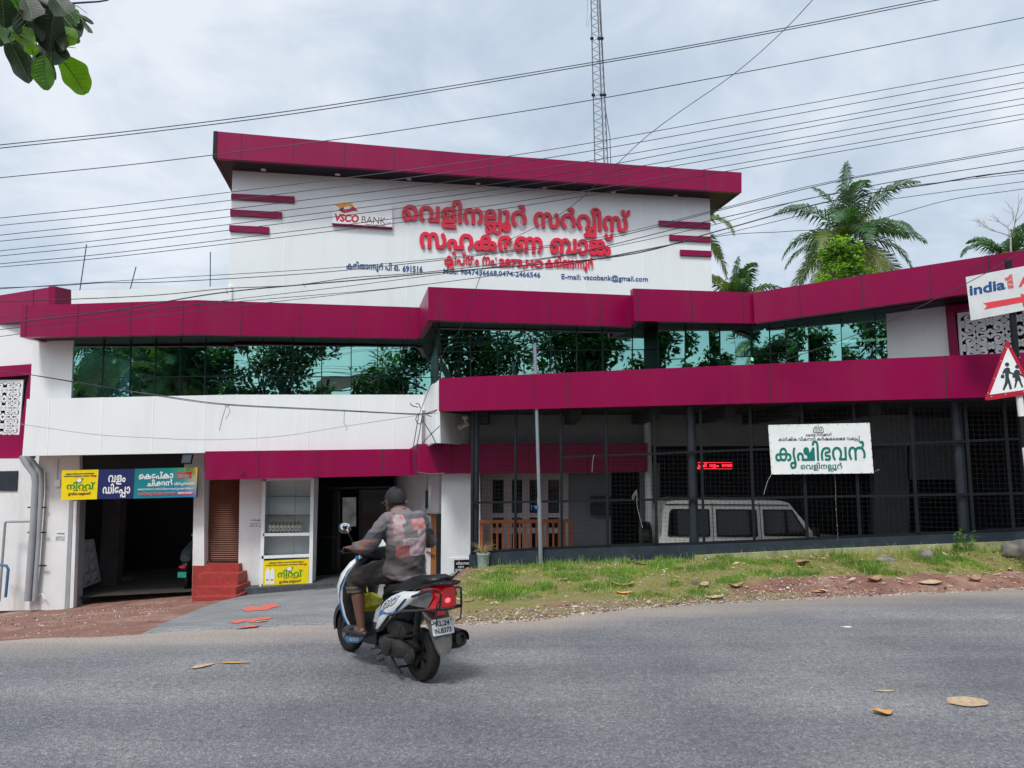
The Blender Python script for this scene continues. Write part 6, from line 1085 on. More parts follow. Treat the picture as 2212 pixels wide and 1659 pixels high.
# red running-text display inside the court
LD = Plane(1500, 15.6, 1600, 15.6); Zl = ZoomMap(2700, 1820, 7.373)
led = thing("led_display", LD.pt(1545, 1006), "small running text display with glowing red letters behind the mesh", "display")
mb = MB(); quad_panel(mb, LD, [(1503, 1017), (1588, 1016), (1588, 994), (1503, 995)], .08); obj("housing", mb, black_plastic, led)
ledm = pbr("led_red", (.6, .01, .02), .4, var=0, emit=((1.0, .03, .05), 2.2)); mb = MB()
text_on(mb, LD, "led1", Zl(680, 358), Zl(945, 352), 5.6, .012, 0, .004); text_on(mb, LD, "led2", Zl(1000, 352), Zl(1300, 352), 5.6, .012, 0, .004); text_on(mb, LD, "led3", Zl(1380, 350), Zl(1690, 350), 5.6, .012, 0, .004)
for k in range(23):
    for y in (224, 406): mb.box(LD.pt(*Zl(685 + 44.5 * k, y), .012), .022, .006, .012)
obj("lettering", mb, ledm, led)

# ---------------------------------------------------------------- shop signboard
board_plane = Plane(100, 16.15, 900, 16.15); Zs = ZoomMap(200, 1780, 3.568)
board = thing("shop_signboard", board_plane.pt(275, 1046), "long shop signboard in yellow, navy and teal sections above the dark depot entrance", "sign")
def coconut(mb, pl, Z, cx, cy, r, off, m0):
    C8 = lambda rx, ry, dx=0, dy=0: [Z(cx + dx + rx * math.cos(a * math.pi / 8), cy + dy + ry * math.sin(a * math.pi / 8)) for a in range(16)]
    flat_poly(mb, pl, C8(r * 1.08, r * .95, 0, r * .1), off, m0); flat_poly(mb, pl, C8(r * .92, r * .74), off + .003, m0 + 1)
    flat_poly(mb, pl, [Z(cx + r * .8, cy - r * .3), Z(cx + r * 1.15, cy - r * 1.0), Z(cx + r * 1.1, cy - r * .4), Z(cx + r * 1.55, cy - r * .7), Z(cx + r * 1.2, cy - r * .05)], off + .002, m0 + 2)
def yellow_ad(mb, pl, Z, rows, coco, drop, off=.006):
    for k, a, b, h, m, w in rows: text_on(mb, pl, k, Z(*a), Z(*b), h, off, m, .003, w)
    coconut(mb, pl, Z, *coco, off, 3)
    x, y, r = drop; flat_poly(mb, pl, [Z(x, y - r * 1.6), Z(x + r * .8, y - r * .2), Z(x + r * .6, y + r * .7), Z(x, y + r), Z(x - r * .6, y + r * .7), Z(x - r * .8, y - r * .2)], off, 6)
AD = [sign_dark, green_ink, brown_ink, brown_ink, white_ink, green_ink, orange_ink, red_ink]
mb = MB(); quad_panel(mb, board_plane, [Zs(155, 788), Zs(668, 773), Zs(693, 350), Zs(170, 362)], .09); yp = obj("yellow_section", mb, yellow_vinyl, board)
mb = MB(); yellow_ad(mb, board_plane, Zs, [("y3", (222, 424), (632, 412), 2.2, 0, -6), ("y4", (195, 455), (560, 447), 2.2, 0, -6), ("y5", (572, 448), (660, 446), 2.8, 7, 0), ("y1", (230, 634), (622, 628), 10.5, 1, 8), ("y2", (255, 716), (575, 708), 4.4, 2, 0), ("y6", (335, 652), (400, 650), 1.4, 0, 0), ("y5", (450, 650), (530, 648), 1.4, 0, 0)], (415, 503, 40), (427, 632, 17)); obj("lettering", mb, AD, yp)
mb = MB(); quad_panel(mb, board_plane, [Zs(668, 773), Zs(1190, 765), Zs(1215, 340), Zs(693, 350)], .09); np_ = obj("navy_section", mb, navy_vinyl, board)
mb = MB(); text_on(mb, board_plane, "s1", Zs(825, 531), Zs(1080, 527), 15, .006, 0, .003, 6); text_on(mb, board_plane, "s2", Zs(745, 696), Zs(1145, 691), 14.5, .006, 0, .003, 6); obj("lettering", mb, white_ink, np_)
mb = MB(); P = [board_plane.pt(*Zs(*p)) for p in ((1190, 765), (2083, 742), (2105, 318), (1215, 340))]; mb.prism(P, -board_plane.n * .09)
tp = obj("teal_section", mb, teal_vinyl, board); me = tp.data; uvl = me.uv_layers.new(name="uv")
for lo in me.loops:
    co = me.vertices[lo.vertex_index].co + V((0, 0, 0)); rel = co - P[0]; uvl.data[lo.index].uv = (max(0, min(1, rel.x / (P[1].x - P[0].x))), max(0, min(1, rel.z / (P[3].z - P[0].z))))
mb = MB(); text_on(mb, board_plane, "s3", Zs(1262, 490), Zs(1760, 474), 10.5, .006, 0, .003, 4); text_on(mb, board_plane, "s4", Zs(1382, 588), Zs(1748, 580), 9.6, .006, 0, .003, 4); text_on(mb, board_plane, "s5", Zs(1770, 574), Zs(2060, 562), 4.6, .006, 0, .003)
text_on(mb, board_plane, "s6", Zs(1250, 644), Zs(2042, 632), 3.2, .006, 0, .003, -8); text_on(mb, board_plane, "s7", Zs(1255, 719), Zs(1790, 706), 4.6, .010, 1, .003, -4); text_on(mb, board_plane, "s7", Zs(1255, 719), Zs(1790, 706), 4.6, .006, 0, .003, 26)
flat_poly(mb, board_plane, [Zs(*p) for p in ((1818, 380), (1870, 392), (1960, 390), (2028, 382), (2010, 430), (2015, 476), (1960, 468), (1870, 472), (1802, 476), (1822, 430))], .006, 1); latin_on(mb, board_plane, "KEPCO", Zs(1832, 460), Zs(1992, 456), 6, .009, 2, .003, .03); latin_on(mb, board_plane, "KEPCO", Zs(1830, 461), Zs(1994, 457), 6, .0085, 0, .003, .07)
flat_poly(mb, board_plane, [Zs(*p) for p in ((1813, 710), (2043, 705), (2046, 662), (1815, 668))], .006, 1); latin_on(mb, board_plane, "KEPCO OUTLET", Zs(1826, 698), Zs(2034, 692), 3.6, .010, 0, .003, .03)
obj("lettering", mb, [white_ink, red_ink, sign_dark], tp)
fl = thing("flood_light", board_plane.pt(405, 990), "small grey flood lamp under the ceiling above the teal sign section", "lamp")
mb = MB(); c_ = board_plane.pt(405, 991, .1); mb.box(c_, .2, .09, .22, Matrix.Rotation(R(-20), 3, 'X')); obj("lamp_body", mb, wall_grey, fl)
mb = MB(); mb.beam(c_ + V((0, .05, .1)), c_ + V((0, .1, .22)), .16, .02); obj("bracket", mb, steel_dark, fl)

# ---------------------------------------------------------------- display case with oil bottles
DC = Plane(570, 16.45, 680, 16.45); Zc = Z3
dc = thing("display_case", DC.pt(620, 1265), "white framed glass display case with shelves standing in the shop front", "display case")
mb = MB(); c0, c1 = (1772, 970), (2118, 958)
CASE_D = .42
def cz(x, y, off=0): return DC.pt(*Zc(x, y), off)
for (a, b2) in (((1800, 232), (1776, 966)), ((2128, 226), (2112, 958))): mb.prism([cz(a[0] - 13, a[1]), cz(a[0] + 10, a[1]), cz(b2[0] + 12, b2[1]), cz(b2[0] - 12, b2[1])], (0, .05, 0))
for y0, y1, tk in ((232, 232, 14), (611, 613, 10), (765, 757, 10), (961, 952, 14)): mb.prism([cz(1790 if y0 < 700 else 1780, y0 + tk), cz(2122 if y0 < 700 else 2114, y1 - 6 + tk), cz(2122 if y0 < 700 else 2114, y1 - 6 - tk), cz(1790 if y0 < 700 else 1780, y0 - tk)], (0, .06, 0))
obj("frame", mb, alu_white, dc)
x0, x1 = cz(1780, 700).x, cz(2120, 700).x; y0 = DC.p.y; ztop, zbot = cz(1950, 230).z, cz(1950, 957).z
mb = MB(); mb.box(((x0 + x1) / 2, y0 + CASE_D, (ztop + zbot) / 2), x1 - x0, .02, ztop - zbot); mb.box((x0 + .01, y0 + CASE_D / 2 + .03, (ztop + zbot) / 2), .02, CASE_D - .08, ztop - zbot); mb.box((x1 - .01, y0 + CASE_D / 2 + .03, (ztop + zbot) / 2), .02, CASE_D - .08, ztop - zbot); mb.box(((x0 + x1) / 2, y0 + CASE_D / 2, ztop), x1 - x0, CASE_D - .08, .02)
mb.box(((x0 + x1) / 2 + .02, y0 + CASE_D - .03, (ztop + zbot) / 2 + .2), .05, .03, ztop - zbot - .6)
obj("cabinet_body", mb, pbr("pale_cabinet", (.78, .82, .82), .5, var=.03), dc)
zsh = []
for y, m_s in ((348, 1), (478, 1), (606, 0), (758, 0)):
    z = cz(1950, y).z; zsh.append(z); mb = MB(); mb.box(((x0 + x1) / 2, y0 + CASE_D / 2, z - .012), x1 - x0 - .05, CASE_D - .06, .012 if m_s else .05); obj("shelf", mb, clear_glass("shelf_glass", (.6, .75, .75), 1.5) if m_s else alu_white, dc)
mb = MB(); mb.box(((x0 + x1) / 2, y0 + .035, (ztop + cz(1950, 765).z) / 2), x1 - x0 - .1, .006, ztop - cz(1950, 765).z - .08); obj("glass_front", mb, pane_glass, dc)
Zp = ZoomMap(1020, 2180, 9.217); PP2 = DC.shift(.01)
mb = MB(); quad_panel(mb, PP2, [Zp(280, 1500), Zp(1965, 1415), Zp(1990, 510), Zp(310, 585)], .012); po = obj("poster", mb, yellow_vinyl, dc)
mb = MB(); yellow_ad(mb, PP2, Zp, [("y3", (500, 690), (1800, 632), 2.4, 0, -6), ("y4", (390, 778), (1560, 732), 2.4, 0, -6), ("y5", (1585, 735), (1905, 722), 3.2, 7, 0), ("y1", (820, 1197), (1715, 1158), 10.5, 1, 8), ("y2", (885, 1412), (1690, 1362), 4.6, 2, 0), ("y6", (1060, 1232), (1240, 1224), 1.4, 0, 0), ("y5", (1370, 1218), (1570, 1208), 1.4, 0, 0)], (1265, 878, 98), (1303, 1190, 40), .004)
for bx in (370, 545):
    flat_poly(mb, PP2, [Zp(bx + x, y) for x, y in ((0, 1450), (165, 1442), (172, 960), (130, 900), (118, 835), (72, 840), (62, 905), (12, 980))], .004, 4); flat_poly(mb, PP2, [Zp(bx + 40, 1270), Zp(bx + 130, 1265), Zp(bx + 130, 1300), Zp(bx + 40, 1310)], .007, 3)
obj("lettering", mb, AD, po)
glass_oil = clear_glass("oil_bottle", (.96, .96, .80), 1.3); cap_m = white_plastic; label_m = pbr("bottle_label", (.80, .81, .76), .5, var=.25, vscale=30)
bz = zsh[2] + .014; BOT = None
bl_labels = ["leftmost", "second from the left", "third from the left", "fourth from the left", "middle one", "fourth from the right", "third from the right", "second from the right", "rightmost"]
for k in range(9):
    x = cz(1818 + 26.3 * k, 600).x; p = V((x, y0 + .17, bz))
    lab = "oil bottle with white cap and label on the shelf, " + bl_labels[k] + " of nine"
    if BOT is None:
        r0 = thing("oil_bottle", p, lab, "bottle", "oil bottles in the display case"); BOT = r0
        mb = MB(); mb.lathe((0, 0, 0), (0, 0, 1), [(.036, 0), (.040, .01), (.040, .19), (.036, .215), (.018, .245), (.016, .262)], 14); obj("bottle_body", mb, glass_oil, r0, 40, True)
        mb = MB(); mb.lathe((0, 0, .262), (0, 0, 1), [(.019, 0), (.019, .03), (.016, .034)], 12); obj("cap", mb, cap_m, r0, 40, True)
        mb = MB(); mb.lathe((0, 0, .04), (0, 0, 1), [(.0412, -.005), (.0412, .135)], 14, cap=False); mb.lathe((0, -.0405, .09), (0, -1, 0), [(.018, 0), (.012, .002), (.0, .003)], 10, 1); obj("bottle_label", mb, [label_m, brown_ink], r0, 40, True)
    else:
        r0 = BOT.copy(); COL.objects.link(r0); r0.location = p; r0["label"] = lab
        for ch in list(BOT.children):
            c2 = ch.copy(); COL.objects.link(c2); c2.parent = r0

# ---------------------------------------------------------------- small things on the walls
def paper(name, pl, corners, rows, label, off=.008):
    o = thing(name, pl.pt(*corners[0]), label, "notice"); mb = MB(); quad_panel(mb, pl, corners, .003, off); sh_ = obj("sheet", mb, white_ink, o); mb = MB()
    for k, a, b, h in rows: text_on(mb, pl, k, a, b, h, off + .002, 0, .001, -4)
    obj("lettering", mb, blue_letter, sh_)
G0b = G0
paper("paper_notice", G0, [Z3(375, 650), Z3(438, 650), Z3(440, 592), Z3(378, 592)], [("y5", Z3(386, 606), Z3(434, 606), 2.6), ("n2", Z3(378, 631), Z3(436, 631), 2.4), ("n3", Z3(377, 645), Z3(436, 645), 2.4)], "white paper price notice pasted left of the dark depot entrance")
G0c = G0.shift(-.1)
paper("paper_notice", G0c, [Z3(1690, 562), Z3(1782, 560), Z3(1784, 503), Z3(1694, 505)], [("y5", Z3(1702, 517), Z3(1772, 516), 3), ("n2", Z3(1697, 541), Z3(1780, 539), 2.6), ("n3", Z3(1696, 557), Z3(1780, 555), 2.6)], "white paper price notice pasted beside the glass display case")
pq = thing("stone_plaque", PI_.pt(1005, 1255), "black stone plaque with white carved lettering half hidden by the verge", "plaque"); Zq = ZoomMap(1380, 2180, 4.254)
mb = MB(); quad_panel(mb, PI_, [Zq(1858, 560), Zq(2130, 560), Zq(2130, 248), Zq(1858, 258)], .02, .045); obj("slab", mb, black_stone, pq)
mb = MB(); text_on(mb, PI_, "p1", Zq(1890, 334), Zq(2140, 328), 4.6, .05, 0, .002); latin_on(mb, PI_, "1971", Zq(1926, 394), Zq(2022, 391), 4.2, .05, 0, .002, .02); text_on(mb, PI_, "p3", Zq(1880, 442), Zq(2130, 438), 4.2, .05, 0, .002); text_on(mb, PI_, "p4", Zq(1885, 490), Zq(1965, 488), 4.6, .05, 0, .002); obj("lettering", mb, white_ink, pq)

def pipe(name, pts, r, mat, label, cat="pipe", extra=None, smooth=50):
    mb = MB(); mb.tube(pts, r, 12); o = obj(name, mb, mat, smooth=smooth); tag(o, label, cat); return o
GP = G0.shift(.12)
dp = thing("drain_pipe", GP.pt(62, 1300), "thick grey drain pipe running down the left wall, the wider of two", "pipe")
mb = MB(); mb.tube([GP.pt(48, 985), GP.pt(56, 1000), GP.pt(74, 1024), GP.pt(77, 1040), GP.pt(72, 1140), GP.pt(60, 1298)], .075, 14); obj("pipe", mb, grey_pvc, dp, 50)
mb = MB()
for v_ in (1096, 1150, 1222): mb.box(GP.pt(80, v_, -.02), .42, .03, .03)
obj("pipe_clip", mb, steel_dark, dp)
GP2 = G0.shift(.1)
pipe("drain_pipe", [GP2.pt(58, 980), GP2.pt(72, 998), GP2.pt(88, 1022), GP2.pt(90, 1040), GP2.pt(84, 1170), GP2.pt(75, 1298)], .055, grey_pvc, "grey drain pipe beside the wider one, nearer the depot entrance")
pipe("water_pipe", [GP.pt(66, 1126), GP.pt(13, 1127), GP.pt(11, 1130), GP.pt(-2, 1300)], .028, grey_pvc, "thin grey pipe bending off the drain pipe down the left wall")
pipe("water_pipe", [GP.pt(-10, 1219), GP.pt(2, 1220), GP.pt(14, 1222), GP.pt(18, 1230), GP.pt(12, 1290)], .03, blue_pvc, "short bent blue water pipe at the bottom of the left wall")
pipe("conduit", [GP2.pt(96, 1016), GP2.pt(97, 1060), GP2.pt(86, 1220), GP2.pt(78, 1290), GP2.pt(90, 1282), GP2.pt(98, 1294)], .012, white_plastic, "thin white conduit running down beside the drain pipes", "conduit")
switch_thing = thing("switch_box", G0.pt(122, 1042), "small white switch box hanging from a cord left of the yellow sign", "switch"); mb = MB(); quad_panel(mb, G0, [(117, 1051), (129, 1051), (130, 1036), (118, 1036)], .05, .055); obj("box", mb, white_plastic, switch_thing); mb = MB(); mb.tube([G0.pt(124, 1036, .04), G0.pt(126, 990, .04)], .008, 6); obj("cord", mb, cable_grey, switch_thing)
vent = thing("wall_vent", G0.pt(18, 1038), "small dark slatted vent window high on the left wall", "vent"); Gv = G0.shift(-.25)
mb = MB(); quad_panel(mb, Gv, [(-12, 1060), (36, 1060), (38, 1017), (-12, 1018)], .06, .03); obj("vent_panel", mb, wall_grey, vent)
# scooter court door leaf leaning in the depot
LFP = Plane(150, 17.0, 210, 17.9)
leaf = thing("metal_door", LFP.pt(180, 1280), "grey embossed metal door leaf leaning inside the dark depot entrance", "door")
mb = MB(); cs = [Z3(500, 1002), Z3(688, 925), Z3(640, 640), Z3(522, 655)]; quad_panel(mb, LFP, cs, .04); dl = obj("door_leaf", mb, pbr("pale_grey_metal", (.36, .37, .39), .5, var=.1), leaf)
mb = MB(); B4 = [LFP.pt(*c, .006) for c in cs]
def bil(s, t_): return (B4[0].lerp(B4[1], s)).lerp(B4[3].lerp(B4[2], s), t_)
for i in range(3):
    for j in range(4):
        s0_, s1_, t0_, t1_ = .08 + i * .29, .08 + i * .29 + .26, .05 + j * .235, .05 + j * .235 + .2
        c_ = bil((s0_ + s1_) / 2, (t0_ + t1_) / 2) + LFP.n * .05; Q = [bil(s0_, t0_), bil(s1_, t0_), bil(s1_, t1_), bil(s0_, t1_)]
        for k in range(4): mb.face([Q[k], Q[(k + 1) % 4], c_])
obj("embossed_panel", mb, MATS["pale_grey_metal"], dl)

def cctv(p, aim, label, k=1.0, mats=None):
    o = thing("security_camera", p, label, "camera"); mb = MB(); mats = mats or [white_plastic, black_gloss]; mb.box(p + V((0, 0, .05)) * k, .12 * k, .12 * k, .05 * k); mb.tube([p + V((0, 0, .03)) * k, p + V((0, 0, -.06)) * k], .022 * k, 8); obj("mount", mb, mats[0], o)
    a = V(aim).normalized(); q0 = p + V((0, 0, -.10)) * k; mb = MB(); mb.lathe(q0 - a * .07 * k, a, [(x * k, y * k) for x, y in ((.035, 0), (.045, .01), (.045, .2), (.05, .205), (.05, .23))], 14); mb.lathe(q0 + a * .155 * k, a, [(.034 * k, 0.001), (.0, .002)], 12, 1); obj("camera_body", mb, mats, o, 40)
cctv(at(1005, 908, 15.0), (-.75, -.5, -.35), "white bullet security camera under the red band by the mesh corner")
cctv(at(525, 1022, 15.6), (-.2, -.9, -.3), "tiny dark security camera on the lower left maroon band", .4, [wall_grey, black_gloss])
# brown sheet gate and its post
gt = thing("sheet_gate", at(930, 1270, 16.4), "brown corrugated sheet gate standing ajar beside the white pillar", "gate")
g0, g1 = at(914, 1262, 17.3), at(946, 1270, 15.95); zt_g = at(914, 1110, 17.3).z; zt_g2 = at(946, 1112, 15.95).z
mb = MB(); n = 22
for k in range(n):
    a, c = k / n, (k + 1) / n; o_ = .03 * (k % 2); A = g0.lerp(g1, a) + V((-o_, 0, 0)); B2 = g0.lerp(g1, c) + V((-.03 * ((k + 1) % 2), 0, 0)); mb.face([A, B2, V((B2.x, B2.y, zt_g + (zt_g2 - zt_g) * c)), V((A.x, A.y, zt_g + (zt_g2 - zt_g) * a))])
obj("corrugated_sheet", mb, gate_brown, gt)
mb = MB(); up_ = [V((g0.x, g0.y, zt_g)), V((g1.x, g1.y, zt_g2))]
for A, B2 in ((g0, up_[0]), (g1, up_[1]), (up_[0], up_[1]), (g0.lerp(up_[0], .48), g1.lerp(up_[1], .45)), (g0, g1)): mb.beam(A + V((-.04, 0, 0)), B2 + V((-.04, 0, 0)), .05, .04)
obj("gate_frame", mb, gate_brown, gt)
Zg = ZoomMap(1250, 1880, 1.843); mb = MB(); gp = g0.lerp(g1, .62); c_ = V((gp.x - .06, gp.y - .02, zt_g - .45)); dv = (g1 - g0).normalized() * .13
mb.prism([c_ - dv + V((0, 0, -.17)), c_ + dv + V((0, 0, -.17)), c_ + dv + V((0, 0, .17)), c_ - dv + V((0, 0, .17))], (.02, 0, 0)); obj("warning_plate", mb, red_ink, gt)
gpost = pipe("gate_post", [at(949, 1275, 15.8), at(949, 1110, 15.8)], .07, steel_dark, "thick dark steel post between the brown gate and white pillar", "post")
mb = MB(); p = at(927, 1080, 16.6); mtr = thing("meter_box", p, "small dark electric meter box on the shaded entrance side wall", "meter"); p = at(922, 1078, 16.75); mb.box(p, .05, .22, .4); obj("box", mb, wall_grey, mtr); mb = MB(); mb.tube([p + V((0, 0, .2)), p + V((.02, 0, 1.0))], .015, 6); mb.tube([p + V((0, 0, -.2)), p + V((.0, -.2, -.25)), p + V((.0, -.2, -1.0))], .015, 6); obj("conduit", mb, cable_grey, mtr)
wm = thing("meter_box", CB.pt(1297, 1085, .05), "glass fronted meter box on the court wall behind the mesh", "meter"); mb = MB(); mb.box(CB.pt(1298, 1092, .1), .45, .18, .42); obj("box", mb, wall_grey, wm); mb = MB(); mb.box(CB.pt(1298, 1084, .2), .3, .02, .2); obj("window", mb, dark_glass, wm)

# orange wooden railing in the court
RL = Plane(1040, 15.5, 1235, 15.5); rl = thing("wooden_railing", RL.pt(1135, 1190), "orange brown wooden railing behind the mesh at the court's left end", "railing")
mb = MB(); mb.beam(RL.pt(1036, 1127), RL.pt(1236, 1125), .07, .07); obj("top_rail", mb, rail_wood, rl)
for k in range(15):
    u = 1062 + 12.1 * k; mb = MB(); mb.beam(RL.pt(u, 1129), V((RL.pt(u, 1129).x, RL.pt(u, 1129).y, -.6)), .045, .05, up=(0, 1, 0)); obj("baluster", mb, rail_wood, rl)
for u in (1040, 1233):
    mb = MB(); mb.beam(RL.pt(u, 1124, -.03), V((RL.pt(u, 1124).x, RL.pt(u, 1124).y + .03, -.7)), .08, .08, up=(0, 1, 0)); obj("post", mb, rail_wood, rl)

# steel flag pole on the verge
fp0 = on_ground(1169, 1222); fpt = at(1155, 741, fp0.y); fpole = thing("flag_pole", fp0, "slim grey steel flag pole standing on the grass verge before the mesh", "pole")
k_ = fp0.lerp(fpt, .3); mb = MB(); mb.tube([fp0 - V((0, 0, .2)), k_], .043, 12); mb.tube([k_, fpt], .034, 12); obj("pole", mb, galv, fpole, 40)
mb = MB(); mb.tube([fpt + V((-.02, -.04, .10)), fpt + V((-.05, -.05, -.05)), fpt + V((-.03, -.05, -1.0)), fpt + V((-.02, -.04, -1.4))], .006, 5); mb.box(fpt + V((-.03, -.02, .05)), .03, .03, .14); obj("halyard", mb, cable_black, fpole)
mb = MB(); q_ = fp0.lerp(fpt, .71); q_ = at(1160, 1096, fp0.y); mb.lathe(q_ - V((0, 0, .03)), (0, 0, 1), [(.05, 0), (.05, .06)], 10); mb.tube([q_ + V((-.03, -.03, 0)), q_ + V((-.12, -.06, .04)), q_ + V((-.1, -.05, -.05))], .008, 5); obj("tied_cloth", mb, blue_pvc, fpole)

# road signs at the right edge
ATM = Plane(2085, 11.5, 2212, 10.95)
sgn = thing("direction_sign", ATM.pt(2190, 800), "white direction sign with blue lettering and a red arrow on a dark pole", "sign")
mb = MB(); quad_panel(mb, ATM, [Z5(795, 793), Z5(1836, 590), Z5(1793, 236), Z5(752, 432)], .015); pn = obj("panel", mb, pbr("weathered_white", (.66, .69, .69), .45, var=.05, vscale=4, dirt=((.42, .40, .36), 3, .45, .3)), sgn)
mb = MB(); latin_on(mb, ATM, "india", Z5(787, 583), Z5(1083, 528), 20.5, .004, 0, .003, .03); 
flat_poly(mb, ATM, [Z5(*p) for p in ((1072, 442), (1100, 428), (1112, 412), (1138, 404), (1152, 520), (1102, 530), (1094, 462), (1080, 460))], .004, 1)
latin_on(mb, ATM, "ATM", Z5(1190, 512), Z5(1500, 450), 18.5, .004, 2, .003, .03)
flat_poly(mb, ATM, [Z5(*p) for p in ((897, 648), (1211, 595), (1210, 566), (1300, 605), (1228, 680), (1222, 640), (904, 700), (930, 668))], .004, 2)
for pts in (((1108, 505), (1118, 515), (1135, 508), (1140, 518)), ((1100, 470), (1112, 478), (1128, 466), (1140, 478)), ((1085, 448), (1105, 445), (1125, 428), (1138, 430))): mb.tube([ATM.pt(*Z5(*p), .006) for p in pts], .004, 4, m=0)
obj("lettering", mb, [pbr("sign_blue", (.005, .06, .22), .45, var=0), pbr("sign_salmon", (.72, .22, .18), .45, var=.3, vscale=30), pbr("sign_red", (.70, .045, .06), .45, var=.1)], sgn)
mb = MB(); a = ATM.pt(*Z5(1140, 730), -.07); b2 = ATM.pt(2222, 1100, -.07); d_ = (b2 - a); mb.tube([a + d_ * -.28, a + d_ * 1.75], .048, 12); obj("pole", mb, steel_dark, sgn, 40)
SGN = Plane(2127, 10.75, 2212, 10.6)
sc_ = thing("school_sign", SGN.pt(2205, 1200), "red bordered triangular school crossing sign with two black walking figures", "sign")
def rounded(pts, r, k=5):
    out = []
    for i in range(3):
        a, b_, c = V(pts[i - 1]), V(pts[i]), V(pts[(i + 1) % 3]); p, q2 = b_ + (a - b_).normalized() * r, b_ + (c - b_).normalized() * r
        for j in range(k + 1):
            t_ = j / k; out.append(tuple(p * (1 - t_) ** 2 + b_ * 2 * t_ * (1 - t_) + q2 * t_ * t_))
    return out
tri_o = rounded([(905, 1458), (1335, 1398), (1098, 945)], 34); mb = MB(); P = [SGN.pt(*Z5(*p)) for p in tri_o]; mb.prism(P, -SGN.n * .012); obj("panel", mb, pbr("sign_border_red", (.42, .008, .03), .35, var=.08), sc_)
mb = MB(); flat_poly(mb, SGN, [Z5(*p) for p in ((952, 1408), (1280, 1362), (1103, 1017))], .003, 0, .002); obj("inner_panel", mb, sign_white, sc_)
mb = MB(); C12 = lambda cx, cy, r: [Z5(cx + r * math.cos(a * math.pi / 8), cy + r * math.sin(a * math.pi / 8)) for a in range(16)]
def fig(*polys):
    for k, p in enumerate(polys): flat_poly(mb, SGN, [Z5(*q) for q in p], .005 + .0004 * k, 0, .0015)
flat_poly(mb, SGN, C12(1096, 1157, 18), .005, 0, .0015); flat_poly(mb, SGN, C12(1178, 1176, 17), .005, 0, .0015)
fig([(1075, 1190), (1100, 1180), (1118, 1188), (1122, 1215), (1148, 1230), (1145, 1240), (1112, 1232), (1110, 1265), (1082, 1268), (1078, 1225), (1068, 1232), (1062, 1255), (1055, 1250), (1060, 1215)],
    [(1046, 1243), (1076, 1246), (1072, 1272), (1042, 1268)], [(1082, 1262), (1110, 1260), (1122, 1300), (1138, 1360), (1118, 1364), (1104, 1310), (1074, 1370), (1057, 1366), (1078, 1310)],
    [(1158, 1205), (1180, 1198), (1198, 1206), (1206, 1228), (1232, 1250), (1228, 1258), (1196, 1242), (1214, 1288), (1160, 1296), (1166, 1240), (1150, 1248), (1145, 1240)],
    [(1142, 1240), (1168, 1242), (1164, 1268), (1140, 1264)], [(1166, 1290), (1184, 1288), (1168, 1348), (1154, 1352)], [(1192, 1288), (1208, 1286), (1230, 1342), (1218, 1348)])
obj("walking_figures", mb, sign_dark, sc_)
mb = MB()
for x, y in ((1088, 1018), (1128, 1010), (1045, 1128), (990, 1272), (940, 1394), (967, 1424), (1082, 1405), (1232, 1384), (1200, 1098)): mb.ball(SGN.pt(*Z5(x, y), .003), .009, 6)
obj("reflector_stud", mb, white_ink, sc_)
a = SGN.pt(2202, 860, -.065); b2 = SGN.pt(2240, 1170, -.065); top = SGN.pt(2193, 780, -.065)
L_ = [top, a.lerp(b2, .13), a.lerp(b2, .35), a.lerp(b2, .60), a.lerp(b2, .95), a + (b2 - a) * 1.3]
mb = MB()
for k in range(len(L_) - 1): mb.tube([L_[k], L_[k + 1]], .046, 12, m=(k % 2))
obj("pole", mb, [white_plastic, black_plastic], sc_, 40)

# ---------------------------------------------------------------- jeep in the court
JP = Plane(1418, 14.75, 1770, 14.55); JA = JP.a; JN = JP.n; JW = 1.62
def jx(s, z, y=0.0): return JP.p + JA * s + V((0, 0, z)) - JN * y
jz = JP.pt(1500, 1080).z - 1.86; s0_ = JP.s(1422); Lr = JP.s(1762) - s0_
jeep = thing("parked_jeep", jx(s0_ + 1.6, jz, JW / 2), "cream coloured jeep with dark windows parked behind the wire mesh", "jeep")
cream = pbr("cream_paint", (.88, .87, .80), .32, var=.04, coat=.3)
def jl(s, z, y): return jx(s0_ + s, jz + z, y)
prof = [(0.0, .55), (-.02, 1.05), (.03, 1.15), (.10, 1.72), (.16, 1.82), (.4, 1.86), (2.45, 1.85), (2.62, 1.80), (Lr - .05, 1.14), (Lr + .05, 1.08), (Lr + 1.0, 1.02), (Lr + 1.08, .9), (Lr + 1.08, .55), (Lr + .75, .5), (Lr + .65, .72), (Lr + .3, .72), (Lr + .15, .5), (1.05, .5), (.95, .74), (.5, .74), (.4, .5)]
def inset(y): return 0.0
mb = MB(); n = len(prof)
lo = [jl(s, z, 0.06 * max(0, z - 1.1) / .7) for s, z in prof]; hi = [jl(s, z, JW - 0.06 * max(0, z - 1.1) / .7) for s, z in prof]
mb.add(lo + hi, [tuple(range(n)), tuple(range(2 * n - 1, n - 1, -1))] + [(k, n + k, n + (k + 1) % n, (k + 1) % n) for k in range(n)]); jb = obj("body", mb, cream, jeep)
ywin = lambda z: 0.06 * max(0, z - 1.1) / .7 - .008
